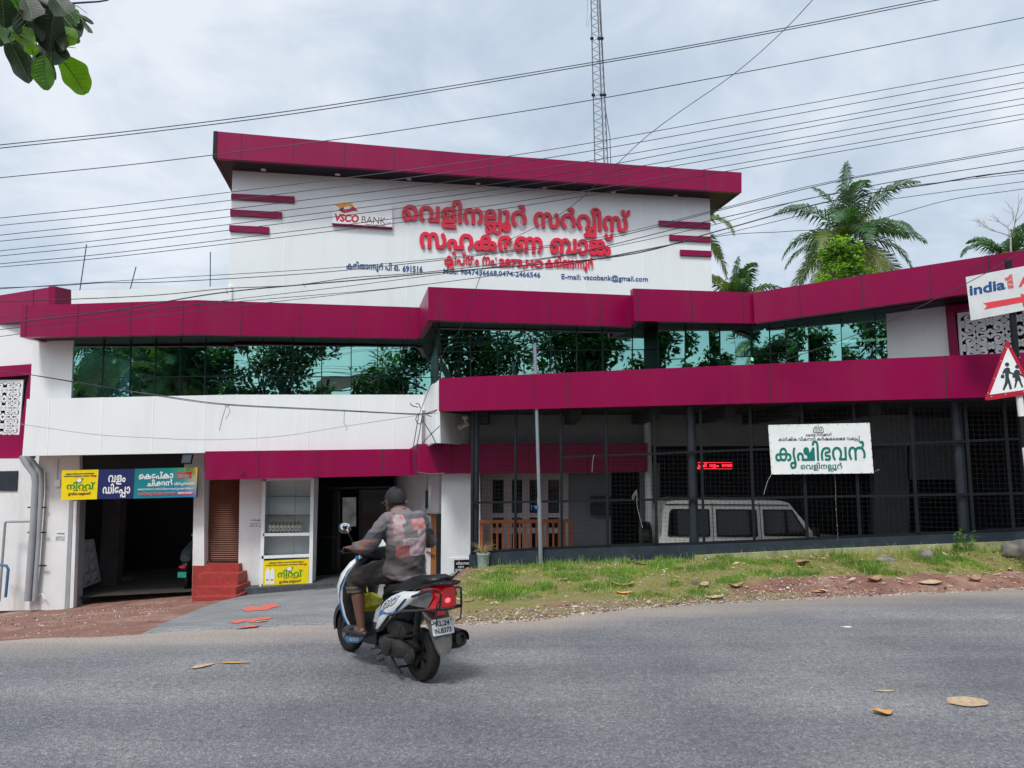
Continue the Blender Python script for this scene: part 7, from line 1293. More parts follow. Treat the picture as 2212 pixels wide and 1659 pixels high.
for name_w, w in (("window", [(.17, 1.14), (1.0, 1.14), (1.0, 1.66), (.26, 1.66), (.22, 1.6)]), ("window", [(1.16, 1.14), (1.95, 1.14), (1.95, 1.66), (1.16, 1.66)]), ("window", [(2.10, 1.16), (Lr - .22, 1.16), (2.66, 1.66), (2.10, 1.66)])):
    mb = MB(); P = [jl(s, z, ywin(z)) for s, z in w]; mb.prism(P, JN * -.006); obj(name_w, mb, dark_glass, jeep)
    c_ = sum(P, V()) / len(P); mb = MB()
    for i in range(len(P)): mb.beam(P[i] + JN * .004, P[(i + 1) % len(P)] + JN * .004, .03, .012, up=JN)
    obj("window_seal", mb, black_plastic, jeep)
mb = MB(); A, B2 = (2.68, 1.77), (Lr - .02, 1.20); mb.prism([jl(A[0], A[1], .14), jl(B2[0], B2[1], .1), jl(B2[0], B2[1], JW - .1), jl(A[0], A[1], JW - .14)], V((0, 0, .012))); obj("windscreen", mb, dark_glass, jeep)
mb = MB()
for s_ in (1.08, 2.03): mb.beam(jl(s_, .56, -.003), jl(s_, 1.12, -.003), .012, .008, up=JN); mb.beam(jl(s_, 1.12, -.003), jl(s_, 1.8, .05), .012, .008, up=JN)
mb.beam(jl(.12, 1.77, .03), jl(2.6, 1.76, .03), .02, .03, up=JN); obj("body_seam", mb, black_plastic, jeep)
for s_ in (1.30, 2.2): mb = MB(); mb.box(jl(s_, 1.0, -.02), .16, .03, .05); obj("door_handle", mb, black_plastic, jeep)
for s_, y in ((.72, .1), (Lr + .48, .1), (.72, JW - .1), (Lr + .48, JW - .1)):
    mb = MB(); c_ = jl(s_, .34, y); mb.lathe(c_ + JN * .1, -JN, [(.20, 0), (.33, .0), (.345, .03), (.345, .17), (.33, .2), (.2, .2)], 24); wh = obj("wheel", mb, black_plastic, jeep, 40); mb = MB(); mb.lathe(c_ + JN * .105, -JN, [(.02, -.01), (.19, 0), (.2, .02)], 18); obj("rim", mb, galv, wh, 40)
mb = MB(); c_ = jl(-.2, 1.0, JW * .45); mb.lathe(c_ + JA * -.1, JA, [(.1, -.01), (.33, 0), (.36, .04), (.36, .16), (.33, .2)], 24); obj("spare_wheel", mb, black_plastic, jeep, 40)
mb = MB(); mb.box(jl(.25, .86, -.03), .22, .05, .1, Matrix((JA, -JN, V((0, 0, 1)))).transposed()); obj("fuel_flap", mb, black_plastic, jeep)
mb = MB(); c_ = jl(Lr - .1, 1.25, -.14); mb.box(c_, .08, .16, .18); mb.beam(c_, c_ - JN * .16, .02, .02); obj("side_mirror", mb, black_plastic, jeep)

# ---------------------------------------------------------------- things on the verge and the road
bucket_spot = on_ground(1044, 1226); planter = thing("plant_bucket", bucket_spot, "weathered pale green bucket of withered twigs at the wall's left end", "plant pot")
mb = MB(); mb.lathe(bucket_spot, (0, 0, 1), [(.10, -.02), (.125, .24), (.135, .25), (.135, .28), (.12, .28), (.115, .22), (0, .22)], 18); obj("bucket", mb, pbr("weathered_bucket", (.34, .44, .42), .7, var=.3, vscale=14, dirt=((.15, .18, .17), 12, .7)), planter, 40)
mb = MB(); r2 = random.Random(3)
for k in range(70):
    a = r2.uniform(0, 6.28); l_ = r2.uniform(.15, .42); t_ = bucket_spot + V((0, 0, .24)); e_ = t_ + V((math.cos(a) * l_ * .7, math.sin(a) * l_ * .7, l_ * r2.uniform(.2, .8))); mb.tube([t_ + V((math.cos(a) * .04, math.sin(a) * .04, 0)), t_.lerp(e_, .5) + V((0, 0, .06)), e_], [.004, .003, .0015], 4, cap=False)
obj("brittle_twigs", mb, pbr("straw_twig", (.36, .25, .12), .9, var=.3), planter)

leaf_brown = pbr("withered_leaf", (.30, .19, .11), .8, var=.35, vscale=25); leaf_yellow = pbr("yellow_leaf", (.50, .26, .07), .65, var=.3, vscale=20); leaf_pale = pbr("pale_leaf", (.42, .30, .19), .8, var=.3, vscale=25)
def fallen_leaf(p, L, W, ang, mat, label, curl=.15, cat="fallen leaf"):
    L *= .95; W *= .95; mb = MB(); n = 10; m = 4; d = V((math.cos(ang), math.sin(ang), 0)); e_ = V((-d.y, d.x, 0)); rows = []
    ph = rng.uniform(0, 6)
    for i in range(n + 1):
        t_ = i / n; w = W / 2 * math.sin(math.pi * min(1, t_ * .96 + .02)) ** .75 * (1.0 + .12 * math.sin(9 * t_ + ph)); row = []
        for j in range(m + 1):
            q2 = -1 + 2 * j / m; bnd = curl * L * (abs(q2) ** 1.5 * .35 + .25 * math.sin(3 * t_ + ph) ** 2 + .12 * (t_ - .5) ** 2 * 4) 
            pos = p + d * (L * (t_ - .5)) + e_ * (w * q2); pos.z = terrain(pos.x, pos.y) + .008 + bnd; row.append(pos)
        rows.append(row)
    mb.loft(rows, closed=False, cap=False); mb.tube([rows[0][2], rows[0][2] - d * L * .16 + V((0, 0, .005))], .0025, 4)
    o = obj("fallen_leaf", mb, mat, smooth=60); return tag(o, label, cat, "withered leaves lying on the road and verge")
G_ = on_ground
for u, v_, L, W, a, m_, lab, cu in (
    (438, 1441, .23, .10, .9, leaf_pale, "pale tan leaf lying tilted on the asphalt, left of a slimmer orange leaf", .06), (508, 1434, .27, .055, .1, leaf_yellow, "slim orange leaf lying flat on the asphalt left of the scooter", .05),
    (560, 1346, .22, .10, .3, leaf_yellow, "orange leaf on the grey pavers below the red splashes", .12), (1830, 1356, .12, .07, 0, white_ink, "small white scrap lying on the far half of the road", .04),
    (1913, 1495, .16, .05, .0, leaf_pale, "narrow pale brown leaf on the road above the curled yellow leaf", .05), (1908, 1545, .14, .10, -.2, leaf_yellow, "curled bright yellow leaf on the near road surface", .35),
    (2090, 1519, .34, .25, .2, leaf_pale, "broad tan leaf lying flat on the near road, largest on the asphalt", .04), (1345, 1268, .34, .13, -.35, leaf_brown, "long curled tan leaf on the middle of the grass verge", .25),
    (1350, 1284, .26, .10, -.1, leaf_yellow, "orange brown leaf on stones below the long curled verge leaf", .2), (1545, 1294, .28, .10, .2, leaf_pale, "pale curled leaf on the road's red stony edge", .2),
    (1215, 1256, .2, .10, .8, leaf_pale, "small pale leaf in the grass left of the long curled leaf", .3), (1185, 1216, .2, .12, .2, leaf_yellow, "orange leaf standing at the foot of the flag pole", .4),
    (1387, 1222, .26, .12, .0, leaf_brown, "brown leaf leaning at the wall foot right of the flag pole", .3), (1520, 1268, .22, .12, .5, leaf_pale, "pale crumpled leaf on the stony bare patch of verge", .4),
    (1590, 1270, .24, .12, .2, leaf_brown, "dark brown crumpled leaf on the stony bare patch of verge", .4), (1890, 1256, .3, .14, .4, leaf_brown, "large withered leaf where grass meets the red dirt at right", .35),
    (2010, 1262, .4, .14, .1, leaf_pale, "long pale withered leaf flat on the red dirt at right", .15), (1735, 1222, .3, .18, .4, leaf_brown, "big crumpled brown leaf by the wall plinth below the office sign", .5),
    (1770, 1280, .25, .08, .0, leaf_yellow, "thin yellow leaf on the red dirt strip beside the asphalt", .1), (2108, 1255, .26, .12, .3, leaf_brown, "dark curled leaf on dirt near the right picture edge", .4)):
    fallen_leaf(G_(u, v_), L, W, a, m_, lab, cu, "litter" if "scrap" in lab else "fallen leaf")
rock_m = pbr("verge_rock", (.17, .16, .135), .95, var=.4, vscale=7, bump=.8, bscale=12)
def rock(u, v_, r, label, sq=(1.3, .9, .8), seed=0):
    p = G_(u, v_); bm = bmesh.new(); bmesh.ops.create_icosphere(bm, subdivisions=3, radius=r)
    for vv in bm.verts:
        k = 1 + .35 * noise.noise(vv.co / r * 1.3 + V((seed, 2 * seed, 0))) + .10 * noise.noise(vv.co / r * 4 + V((seed, 0, 0))); vv.co = V((vv.co.x * sq[0], vv.co.y * sq[1], vv.co.z * sq[2])) * k + p + V((0, 0, r * .35))
    me = bpy.data.meshes.new("rock"); bm.to_mesh(me); bm.free(); me.materials.append(rock_m); me.polygons.foreach_set("use_smooth", [True] * len(me.polygons)); me.set_sharp_from_angle(angle=R(35)); tag(link("rock", me), label, "rock", "loose rocks on the verge")
rock(2206, 1200, .21, "largest pale boulder in the grass at the right picture edge", seed=1); rock(2003, 1209, .11, "upright grey stone by the plinth left of the boulder", (1, .8, 1.1), 2); rock(1912, 1215, .10, "flat grey stone against the wall plinth under the office sign", (1.7, .9, .6), 3); rock(1330, 1220, .055, "round brown stone at the wall foot, right of the flag pole", seed=4); rock(1502, 1262, .05, "angular pale stone on the bare stony patch of the verge", (1.2, .9, .9), 5); rock(1142, 1293, .045, "reddish stone at the asphalt edge below the grass", seed=6)
stone_mats = [pbr("pale_gravel", (.46, .42, .36), .9, var=.3, vscale=4), pbr("brown_gravel", (.22, .13, .095), .9, var=.3, vscale=4)]
mb = MB(); r3 = random.Random(11); OCT = [V(p) for p in ((1, 0, 0), (-1, 0, 0), (0, 1, 0), (0, -1, 0), (0, 0, 1), (0, 0, -1))]; OF = [(0, 2, 4), (2, 1, 4), (1, 3, 4), (3, 0, 4), (2, 0, 5), (1, 2, 5), (3, 1, 5), (0, 3, 5)]
for k in range(2600):
    x = r3.uniform(-1.0, 9.5); e0_ = ye(x); w = yfence(x) - e0_; t_ = r3.random() ** 1.8
    lim = .36 if 2.8 < x < 5 else .13
    y = e0_ - .12 + t_ * w * lim; rr = r3.uniform(.006, .019) * (1.8 if r3.random() < .08 else 1); M = Matrix.Rotation(r3.uniform(0, 6.3), 3, V((r3.random(), r3.random(), 1)))
    if x > 5.2 and r3.random() < .72: continue
    c_ = V((x, y, terrain(x, y) + rr * .25)); mb.add([c_ + M @ V((q2.x * rr * r3.uniform(.8, 1.5), q2.y * rr * r3.uniform(.7, 1.2), q2.z * rr * r3.uniform(.5, .9))) for q2 in OCT], OF, 0 if r3.random() < .55 else 1)
for k in range(900):
    x = r3.uniform(-11, -3.2); y = ye(x) + r3.random() * 6.5
    if x > pL0.x + (pL1.x - pL0.x) * (y - pL0.y) / (pL1.y - pL0.y) - .15: continue
    rr = r3.uniform(.006, .018); M = Matrix.Rotation(r3.uniform(0, 6.3), 3, V((r3.random(), r3.random(), 1))); c_ = V((x, y, terrain(x, y) + rr * .3)); mb.add([c_ + M @ V((q2.x * rr * 1.3, q2.y * rr, q2.z * rr * .6)) for q2 in OCT], OF, 0 if r3.random() < .6 else 1)
gr_ = obj("gravel", mb, stone_mats); gr_["kind"] = "stuff"; gr_["label"] = "loose stones and gravel along the road edge and verge"; gr_["category"] = "gravel"
lit = MB(); lm = [pbr("litter_brown", (.24, .15, .085), .9, var=.4, vscale=3), pbr("litter_pale", (.46, .38, .27), .9, var=.3, vscale=3)]
for k in range(1500):
    x = r3.uniform(-.9, 9.4); e0_ = ye(x); w = yfence(x) - e0_; t_ = r3.random(); y = e0_ + .1 + (w - .2) * t_; z = terrain(x, y) + r3.uniform(.012, .03); L = r3.uniform(.012, .045) * (2.0 if r3.random() < .06 else 1); a = r3.uniform(0, 6.3); d = V((math.cos(a), math.sin(a), r3.uniform(-.25, .35))) * L; s2 = V((-math.sin(a), math.cos(a), r3.uniform(-.3, .3))) * L * r3.uniform(.25, .5); c_ = V((x, y, z))
    lit.add([c_ - d, c_ + s2, c_ + d, c_ - s2, c_ + V((0, 0, L * .25))], [(0, 3, 4), (3, 2, 4), (2, 1, 4), (1, 0, 4)], 0 if r3.random() < .6 else 1)
lt = obj("leaf_litter", lit, lm); lt["kind"] = "stuff"; lt["label"] = "crumbled leaf litter scattered through the verge grass"; lt["category"] = "litter"
# ================================================================ vegetation, mast, overhead wires
def foliage(name, col, transl=0.35, var=0.35, vscale=2.0, rough=0.45):
    m, t, b = nodes_of(name); q = NT(t); n = q.noise(vscale, 4, .6); lo = tuple(c * (1 - var) for c in col); hi = tuple(c * (1 + var) for c in col)
    c_ = q.ramp(n, (.3, lo), (.7, hi)); t.links.new(c_, b.inputs["Base Color"]); b.inputs["Roughness"].default_value = rough
    tr = t.nodes.new("ShaderNodeBsdfTranslucent"); mxc = q.mix(1.0, c_, (1.7, 1.9, .7), 'MULTIPLY'); t.links.new(mxc, tr.inputs["Color"])
    ms = t.nodes.new("ShaderNodeMixShader"); ms.inputs[0].default_value = transl; t.links.new(b.outputs[0], ms.inputs[1]); t.links.new(tr.outputs[0], ms.inputs[2]); t.links.new(ms.outputs[0], t.nodes["Material Output"].inputs[0]); return m
bark = pbr("bark", (.14, .115, .09), .9, var=.3, vscale=4, bump=.6, bscale=12)
palm_green = foliage("palm_green", (.050, .115, .045), .30); palm_lime = foliage("palm_lime", (.16, .19, .06), .35); palm_tan = foliage("palm_tan", (.20, .15, .06), .2)
tree_mid = foliage("tree_mid", (.05, .12, .03), .35); tree_lime = foliage("tree_lime", (.14, .26, .03), .45); tree_dark = foliage("tree_dark", (.022, .055, .02), .28)

def palm(base, top, reach, nf, seed, label, group, tilt_min=-38):
    r = random.Random(seed); o = thing("palm_tree", base, label, "palm tree", group)
    base, top = V(base), V(top); mb = MB(); n = 12; side = V((r.uniform(-.5, .5), r.uniform(-.3, .3), 0))
    path = [base.lerp(top, k / n) + side * math.sin(math.pi * k / n) * .8 for k in range(n + 1)]
    mb.tube(path, [.20 - .08 * k / n + (.06 if k == 0 else 0) for k in range(n + 1)], 10); obj("trunk", mb, bark, o, 50)
    crown = MB()
    for f in range(nf):
        az = f * 2.39996 + r.uniform(-.3, .3); el = R(82 - (82 - tilt_min) * (f / (nf - 1)) ** .9 + r.uniform(-8, 8)); L = reach * r.uniform(.85, 1.1); mat = 2 if f > nf - 3 else (1 if r.random() < .25 or f > nf * .75 else 0)
        d = V((math.cos(az) * math.cos(el), math.sin(az) * math.cos(el), math.sin(el))); p = top.copy(); pts = [p.copy()]; steps = 12; bend = r.uniform(.13, .24)
        for k in range(steps):
            d = (d + V((0, 0, -bend * (0.35 + 1.1 * k / steps)))).normalized(); p = p + d * (L / steps); pts.append(p.copy())
        crown.tube(pts, [.035 * (1 - .85 * k / steps) for k in range(steps + 1)], 4, mat, cap=False)
        nl = 60
        for k in range(nl):
            t_ = .12 + .88 * k / (nl - 1); x = t_ * steps; i = min(int(x), steps - 1); a = pts[i].lerp(pts[i + 1], x - i); tan = (pts[i + 1] - pts[i]).normalized(); sd = tan.cross(V((0, 0, 1)))
            sd = sd.normalized() if sd.length > .05 else V((math.sin(az), -math.cos(az), 0)); upv = sd.cross(tan)
            ll = reach * .30 * (math.sin(math.pi * (t_ * .80 + .17)) ** .8) * r.uniform(.8, 1.1); w = .024 + .012 * reach / 4
            for s_ in (-1, 1):
                if r.random() < .05: continue
                dv = (sd * s_ * .92 + tan * (.45 + .5 * t_) + upv * r.uniform(-.05, .28)).normalized(); m1 = a + dv * ll * .5; dv2 = (dv + V((0, 0, -r.uniform(.5, 1.3)))).normalized(); e_ = m1 + dv2 * ll * .5; wv = tan * w
                crown.add([a - wv * .6, a + wv * .6, m1 + wv, m1 - wv, e_], [(0, 1, 2, 3), (3, 2, 4)], mat)
    obj("crown", crown, [palm_green, palm_lime, palm_tan], o)
    for k in range(6):
        a = r.uniform(0, 6.3); nuts = MB(); nuts.ball(top + V((math.cos(a) * .28, math.sin(a) * .28, -.25 - r.uniform(0, .2))), .11, 8); obj("coconut", nuts, palm_tan, o, 60)
    return o
def gz_(p, z=-1.0): return V((p.x, p.y, z))
PG = "palms behind the bank"
c_ = at(1832, 522, 34); palm(gz_(c_) + V((.6, 0, 0)), c_, 3.9, 30, 5, "tall coconut palm with a full crown rising right of the white block", PG)
c_ = at(1478, 500, 29); palm(gz_(c_), c_, 2.7, 17, 8, "coconut palm mostly hidden behind the white block, fronds showing at its right edge", PG)
c_ = at(1592, 668, 31); palm(gz_(c_), c_, 2.6, 13, 14, "low palm showing upright frond tips just above the maroon band's dip", PG, 25)
c_ = at(2180, 566, 30); palm(gz_(c_), c_, 2.4, 20, 21, "palm with bushy yellowish fronds over the band at the right edge", PG)

def broadleaf(name, base, blobs, seed, label, mats, leaf, dens, group=None, cat="tree", shape=.5, trunk_r=.2, sub=1):
    """blobs: list of (centre, radius) that the crown fills with leaves, unevenly"""
    r = random.Random(seed); base = V(base); o = thing(name, base, label, cat, group); tb = MB(); cm = sum((V(b_[0]) for b_ in blobs), V()) / len(blobs); fork = base.lerp(cm, .55); fork = V((base.x * .6 + cm.x * .4, base.y * .6 + cm.y * .4, base.z + (cm.z - base.z) * .55))
    tb.tube([base, base.lerp(fork, .5) + V((r.uniform(-.1, .1), 0, 0)), fork], [trunk_r, trunk_r * .8, trunk_r * .65], 10); tips = []
    for c, rad in blobs:
        c = V(c); mid = fork.lerp(c, .5) + V((r.uniform(-.2, .2), r.uniform(-.2, .2), -.1)); tb.tube([fork, mid, c], [trunk_r * .5, trunk_r * .32, trunk_r * .12], 6)
        for k in range(5):
            d = V((r.gauss(0, 1), r.gauss(0, 1), r.gauss(0, .8))).normalized(); e_ = c + d * rad * .85; tb.tube([mid.lerp(c, r.uniform(.4, 1)), c + d * rad * .4, e_], [trunk_r * .16, trunk_r * .1, trunk_r * .04], 4, cap=False); tips.append((c, rad))
    obj("trunk", tb, bark, o, 50); cb = MB()
    for c, rad in blobs:
        c = V(c); ncl = int(dens * rad * rad)
        for k in range(ncl):
            d = V((r.gauss(0, 1), r.gauss(0, 1), r.gauss(0, 1))).normalized(); q = c + d * rad * (r.random() ** .45) * (1 + .28 * noise.noise(d * 2.2 + V((seed, 0, 0)))); mi = r.choice((0, 0, 1)) if d.z + r.uniform(-.4, .4) < .35 else r.choice((1, 2))
            for s_ in range(r.randint(3, 6)):
                a = V((r.gauss(0, 1), r.gauss(0, 1), r.gauss(-.15, .6))).normalized(); sd = a.cross(V((r.uniform(-.4, .4), r.uniform(-.4, .4), 1))); sd = sd.normalized() if sd.length > .01 else V((1, 0, 0)); L = leaf * r.uniform(.7, 1.25); w = L * shape; p0 = q + V((r.gauss(0, .3), r.gauss(0, .3), r.gauss(0, .3))) * leaf; up = sd.cross(a); m1 = p0 + a * L * .55 + up * L * .06
                cb.add([p0, m1 + sd * w * .5 - up * L * .05, p0 + a * L - up * L * .10, m1 - sd * w * .5 - up * L * .05, m1], [(0, 1, 4), (1, 2, 4), (2, 3, 4), (3, 0, 4)], mi)
    obj("crown", cb, mats, o); return o
A = lambda u, v_, D: tuple(at(u, v_, D))
broadleaf("bushy_tree", gz_(at(1822, 600, 26)), [(A(1815, 605, 26), .85), (A(1840, 570, 26), .55), (A(1790, 560, 26.3), .5), (A(1868, 605, 26), .6), (A(1775, 625, 25.8), .55), (A(1815, 540, 26), .55), (A(1850, 545, 26.2), .35)], 3, "bright green leafy treetop in front of the tall coconut palm", [tree_mid, tree_lime, foliage("tree_bright", (.18, .30, .03), .5)], .16, 420, shape=.55, trunk_r=.12)
bt_ = thing("bare_tree", gz_(at(2185, 600, 28)), "bare tree with thin grey twigs beside the palm at the right edge", "tree"); mb = MB(); r5 = random.Random(2)
def twigs(p, d, L, rr, depth):
    e_ = p + d * L; mid = p.lerp(e_, .5) + V((r5.uniform(-.05, .05), r5.uniform(-.05, .05), 0)) * L; mb.tube([p, mid, e_], [rr, rr * .8, rr * .6], 5, cap=False)
    if depth:
        for k in range(3): twigs(mid.lerp(e_, r5.uniform(.2, 1)), (d + V((r5.gauss(0, .5), r5.gauss(0, .4), r5.gauss(.12, .3)))).normalized(), L * r5.uniform(.55, .8), rr * .58, depth - 1)
twigs(gz_(at(2185, 600, 28), 2), V((0, 0, 1)), 5.0, .07, 0); twigs(at(2185, 565, 28), V((.05, 0, 1)), 1.1, .045, 4); obj("branch", mb, pbr("pale_bark", (.34, .31, .29), .9, var=.2), bt_)

# branch of big leaves hanging into the picture from a tree over the photographer
Zt = ZoomMap(0, 0, 3.16)
tr_ = thing("overhanging_branch", at(-60, -60, 3.4), "leafy branch with large glossy leaves hanging in at the upper left", "branch")
leaf_m = [foliage("big_leaf_dark", (.014, .038, .016), .25, .25, 9, .5), foliage("big_leaf_green", (.06, .16, .02), .55, .2, 9, .35), foliage("big_leaf_lime", (.13, .27, .015), .6, .2, 9, .35), foliage("big_leaf_grey", (.028, .036, .026), .15, .3, 9, .55)]
def big_leaf(a, b_, w, mi, Da, Db, roll):
    P, Q = at(*Zt(*a), Da), at(*Zt(*b_), Db); ax = Q - P; L = ax.length; ax.normalize(); view = (P - EYE).normalized(); sd = ax.cross(view).normalized(); nrm = sd.cross(ax)
    sd, nrm = (sd * math.cos(roll) + nrm * math.sin(roll)), (nrm * math.cos(roll) - sd * math.sin(roll)); W = 1.22 * w / 3.16 / 1.85172 * (Da + Db) / 2 / FPX; mb = MB(); n = 16; m = 8; ph = rng.uniform(0, 6); rows = []
    for i in range(n + 1):
        t_ = i / n; hw = W / 2 * (math.sin(math.pi * min(1, t_ ** .85 * .97 + .015)) ** .65) * (.80 + .35 * t_) * (1 + .05 * math.sin(15 * t_ + ph)); row = []
        for j in range(m + 1):
            s_ = -1 + 2 * j / m; row.append(P + ax * (L * t_) + sd * (hw * s_) + nrm * (abs(s_) * hw * .32 + .05 * L * math.sin(3.1 * t_) + .02 * L * math.sin(11 * t_ + ph + 2 * s_) * abs(s_)))
        rows.append(row)
    mb.loft(rows, mi, cap=False, closed=False); mb.tube([P - ax * L * .12] + [P + ax * (L * k / 6) + nrm * (.05 * L * math.sin(3.1 * k / 6) - .002) for k in range(7)], [.0035, .003, .003, .0026, .0022, .0018, .0014, .001], 5, m=4, cap=False)
    for k in range(1, 9):
        t_ = k / 10; c0 = P + ax * (L * t_) + nrm * (.05 * L * math.sin(3.1 * t_) - .002)
        for s_ in (-1, 1): hw = W / 2 * math.sin(math.pi * min(1, t_ + .12)) ** .65 * .8; mb.tube([c0, c0 + (sd * s_ * hw + ax * L * .12) + nrm * (hw * .30)], [.0008, .0004], 3, m=4, cap=False)
    obj("leaf", mb, leaf_m + [MATS["leaf_rib"]], tr_, 80)
pbr("leaf_rib", (.09, .14, .035), .5, var=0)
for k, (a, b_, w, mi) in enumerate((((20, -90), (60, 350), 230, 0), ((170, -60), (330, 330), 300, 1), ((690, 120), (610, 650), 330, 3), ((690, 90), (1010, 485), 320, 0), ((620, 360), (975, 500), 230, 2), ((130, 380), (440, 540), 230, 2), ((70, 430), (380, 1040), 260, 0), ((620, 420), (650, 815), 340, 0), ((560, 700), (580, 1140), 240, 1), ((740, 700), (1085, 1188), 330, 2), ((640, 760), (690, 1010), 90, 0), ((980, 180), (1182, 305), 50, 0), ((1030, 240), (1165, 420), 60, 0), ((380, 540), (430, 705), 150, 2), ((10, 330), (0, 590), 130, 0), ((430, -60), (600, 260), 300, 0), ((300, -80), (420, 240), 260, 3), ((780, 60), (980, 300), 170, 1), ((460, 560), (520, 860), 150, 0), ((220, 120), (520, 520), 320, 0), ((-120, 120), (150, 520), 260, 1), ((520, 260), (800, 640), 260, 0), ((640, -90), (860, 180), 260, 0))):
    dd = 3.0 + .035 * ((k * 7) % 11); big_leaf(a, b_, w, mi, dd, dd + rng.uniform(-.10, .08), rng.uniform(-.45, .45))
mb = MB()
for pts, rr in (([(-300, -200), (60, 330), (140, 390)], .010), ([(-200, -260), (350, -60), (600, 70), (690, 110)], .012), ([(560, 70), (620, 52), (900, 42), (1250, 20), (1350, 4), (1500, -60)], .006), ([(600, 80), (700, 160), (860, 240)], .004), ([(140, 390), (100, 480), (180, 560)], .006), ([(640, 120), (720, 480), (760, 720)], .006), ([(900, 44), (1000, 90), (1100, 170)], .002), ([(880, 40), (930, 90), (960, 140)], .002), ([(760, 560), (830, 590), (960, 606)], .0025), ([(800, 575), (830, 640), (832, 690)], .0025)):
    mb.tube([at(*Zt(*p), 3.2) for p in pts], [rr * (1 - .5 * i / (len(pts) - 1)) for i in range(len(pts))], 6)
obj("twig", mb, pbr("dark_twig", (.05, .045, .05), .8, var=.2), tr_, 60)

# trees and a shed across the road, behind the photographer (seen in the mirror glass)
BG = "trees across the road reflected in the glass"; TM = [tree_dark, tree_mid, tree_mid]
def big(x, y, h, rad, seed, label, gap=.85):
    r = random.Random(seed); bl = [((x + r.uniform(-1, 1) * rad, y + r.uniform(-.5, .5) * rad, h * r.uniform(.42, 1.0)), rad * r.uniform(.36, .58)) for k in range(12)]; broadleaf("broadleaf_tree", (x, y, -.2), bl, seed, label, TM, .36, 95 * gap, BG, shape=.6, trunk_r=.22)
big(-22.5, -8, 11.4, 3.4, 31, "broad leafy tree reflected in the middle of the left glass strip"); big(-11.2, -8, 11.4, 2.1, 32, "dark leafy tree reflected right of centre in the left glass strip"); big(-6.4, -8.5, 10.8, 2.7, 33, "small leafy tree reflected at the right end of the left glass strip"); big(3.4, -7.0, 12.0, 4.2, 34, "large dark tree filling the reflection left in the right glass strip", 1.1); big(9.8, -8.5, 11.0, 3.2, 35, "loose tree with sky gaps reflected in the right glass strip", .6); big(12.8, -8, 11.8, 1.7, 36, "tree reflected at the middle of the right glass strip", 1.8); big(16.1, -8, 11.8, 1.0, 39, "narrow tree reflected between two bright panes of the right strip", 1.6); big(-33, -14, 12.5, 5.0, 37, "distant leafy tree reflected at the left end of the glass", .9)
big(-18.8, -8, 11.6, 2.2, 38, "slim leafy tree reflected at the inner corner of the right glass strip", 1.5); palm((-30.5, -7, -.2), (-30, -7, 8.6), 3.8, 20, 41, "coconut palm reflected at the far left end of the left glass strip", BG); palm((-26.0, -7.5, -.2), (-26, -7.5, 7.2), 3.6, 18, 42, "second coconut palm reflected in the left glass strip", BG); palm((18.5, -9, -.2), (20.3, -9, 8.6), 3.2, 18, 43, "coconut palm reflected in the middle of the right glass strip", BG)
shed = thing("metal_roof_shed", (-1.4, -12, 0), "shed with a pale curved metal roof reflected in the left glass strip", "shed"); mb = MB(); n = 14
ring = [[V((-4.0 + 5.4 * k / n, y, 6.6 + .7 * math.sin(math.pi * (k / n * .8 + .1)) + z)) for k in range(n + 1)] for y, z in ((-15, -.6), (-10, -.1))]; mb.loft(ring, cap=False, closed=False); obj("roof", mb, pbr("sheet_roof", (.50, .55, .60), .4, metal=.4, var=.1), shed)
mb = MB()
for x in (-3.6, -1.8, 0, 1.2): mb.tube([(x, -10.2, -.3), (x, -10.2, 6.7)], .06, 6)
mb.beam((-3.8, -10.2, 6.0), (1.3, -10.2, 6.0), .08, .08); obj("frame", mb, steel_dark, shed)
mb = MB(); mb.box((-1.3, -12.5, 2.1), 5.2, 4.4, 4.8); obj("wall", mb, pbr("shed_wall", (.16, .15, .14), .9, var=.2), shed)

# radio mast behind the block
mast = thing("lattice_mast", at(1297, 345, 33), "slender grey three legged lattice mast rising behind the white block", "mast"); DM = 33.0; mast_m = pbr("mast_steel", (.10, .115, .14), .6, metal=.2, var=.2)
def leg_pts(ub, ut, vb=420, vt=-160, d=0.0): return at(ub, vb, DM + d), at(ut, vt, DM + d)
k_ = (420 - 345) / 345.0
legs = [leg_pts(1286.5, 1273), leg_pts(1308, 1283.5, d=.25), leg_pts(1316, 1289, d=-.2)]
for a, c in legs: mb = MB(); mb.tube([a, c], .028, 6); obj("leg", mb, mast_m, mast)
mb = MB(); n = 34
for i, j in ((0, 1), (1, 2), (0, 2)):
    for k in range(n):
        a, b_, c, d = (legs[i][0].lerp(legs[i][1], k / n), legs[j][0].lerp(legs[j][1], (k + .5) / n), legs[i][0].lerp(legs[i][1], (k + 1) / n), None); mb.tube([a, b_], .008, 4, cap=False); mb.tube([b_, c], .008, 4, cap=False)
obj("bracing", mb, mast_m, mast)
mb = MB()
for t_ in (.36, .57, .80):
    for a, c in legs: mb.lathe(a.lerp(c, t_), (0, 0, 1), [(.09, -.04), (.09, .04)], 10)
obj("flange", mb, steel_dark, mast)
mb = MB(); a, c = legs[2]; mb.tube([a + V((.12, 0, 0)), a.lerp(c, .2) + V((.16, 0, .1)), a.lerp(c, .3) + V((.02, 0, 0)), a.lerp(c, .6) + V((-.05, -.05, 0)), c + V((-.1, -.05, 0))], .018, 5); a2, c2 = legs[0]; mb.tube([a2.lerp(c2, .95), at(1268, 40, DM), at(1266, 55, DM), at(1270, 58, DM), at(1276, 30, DM)], .010, 4); obj("feeder_cable", mb, cable_black, mast)
RG = "bare rods standing on the left roof"
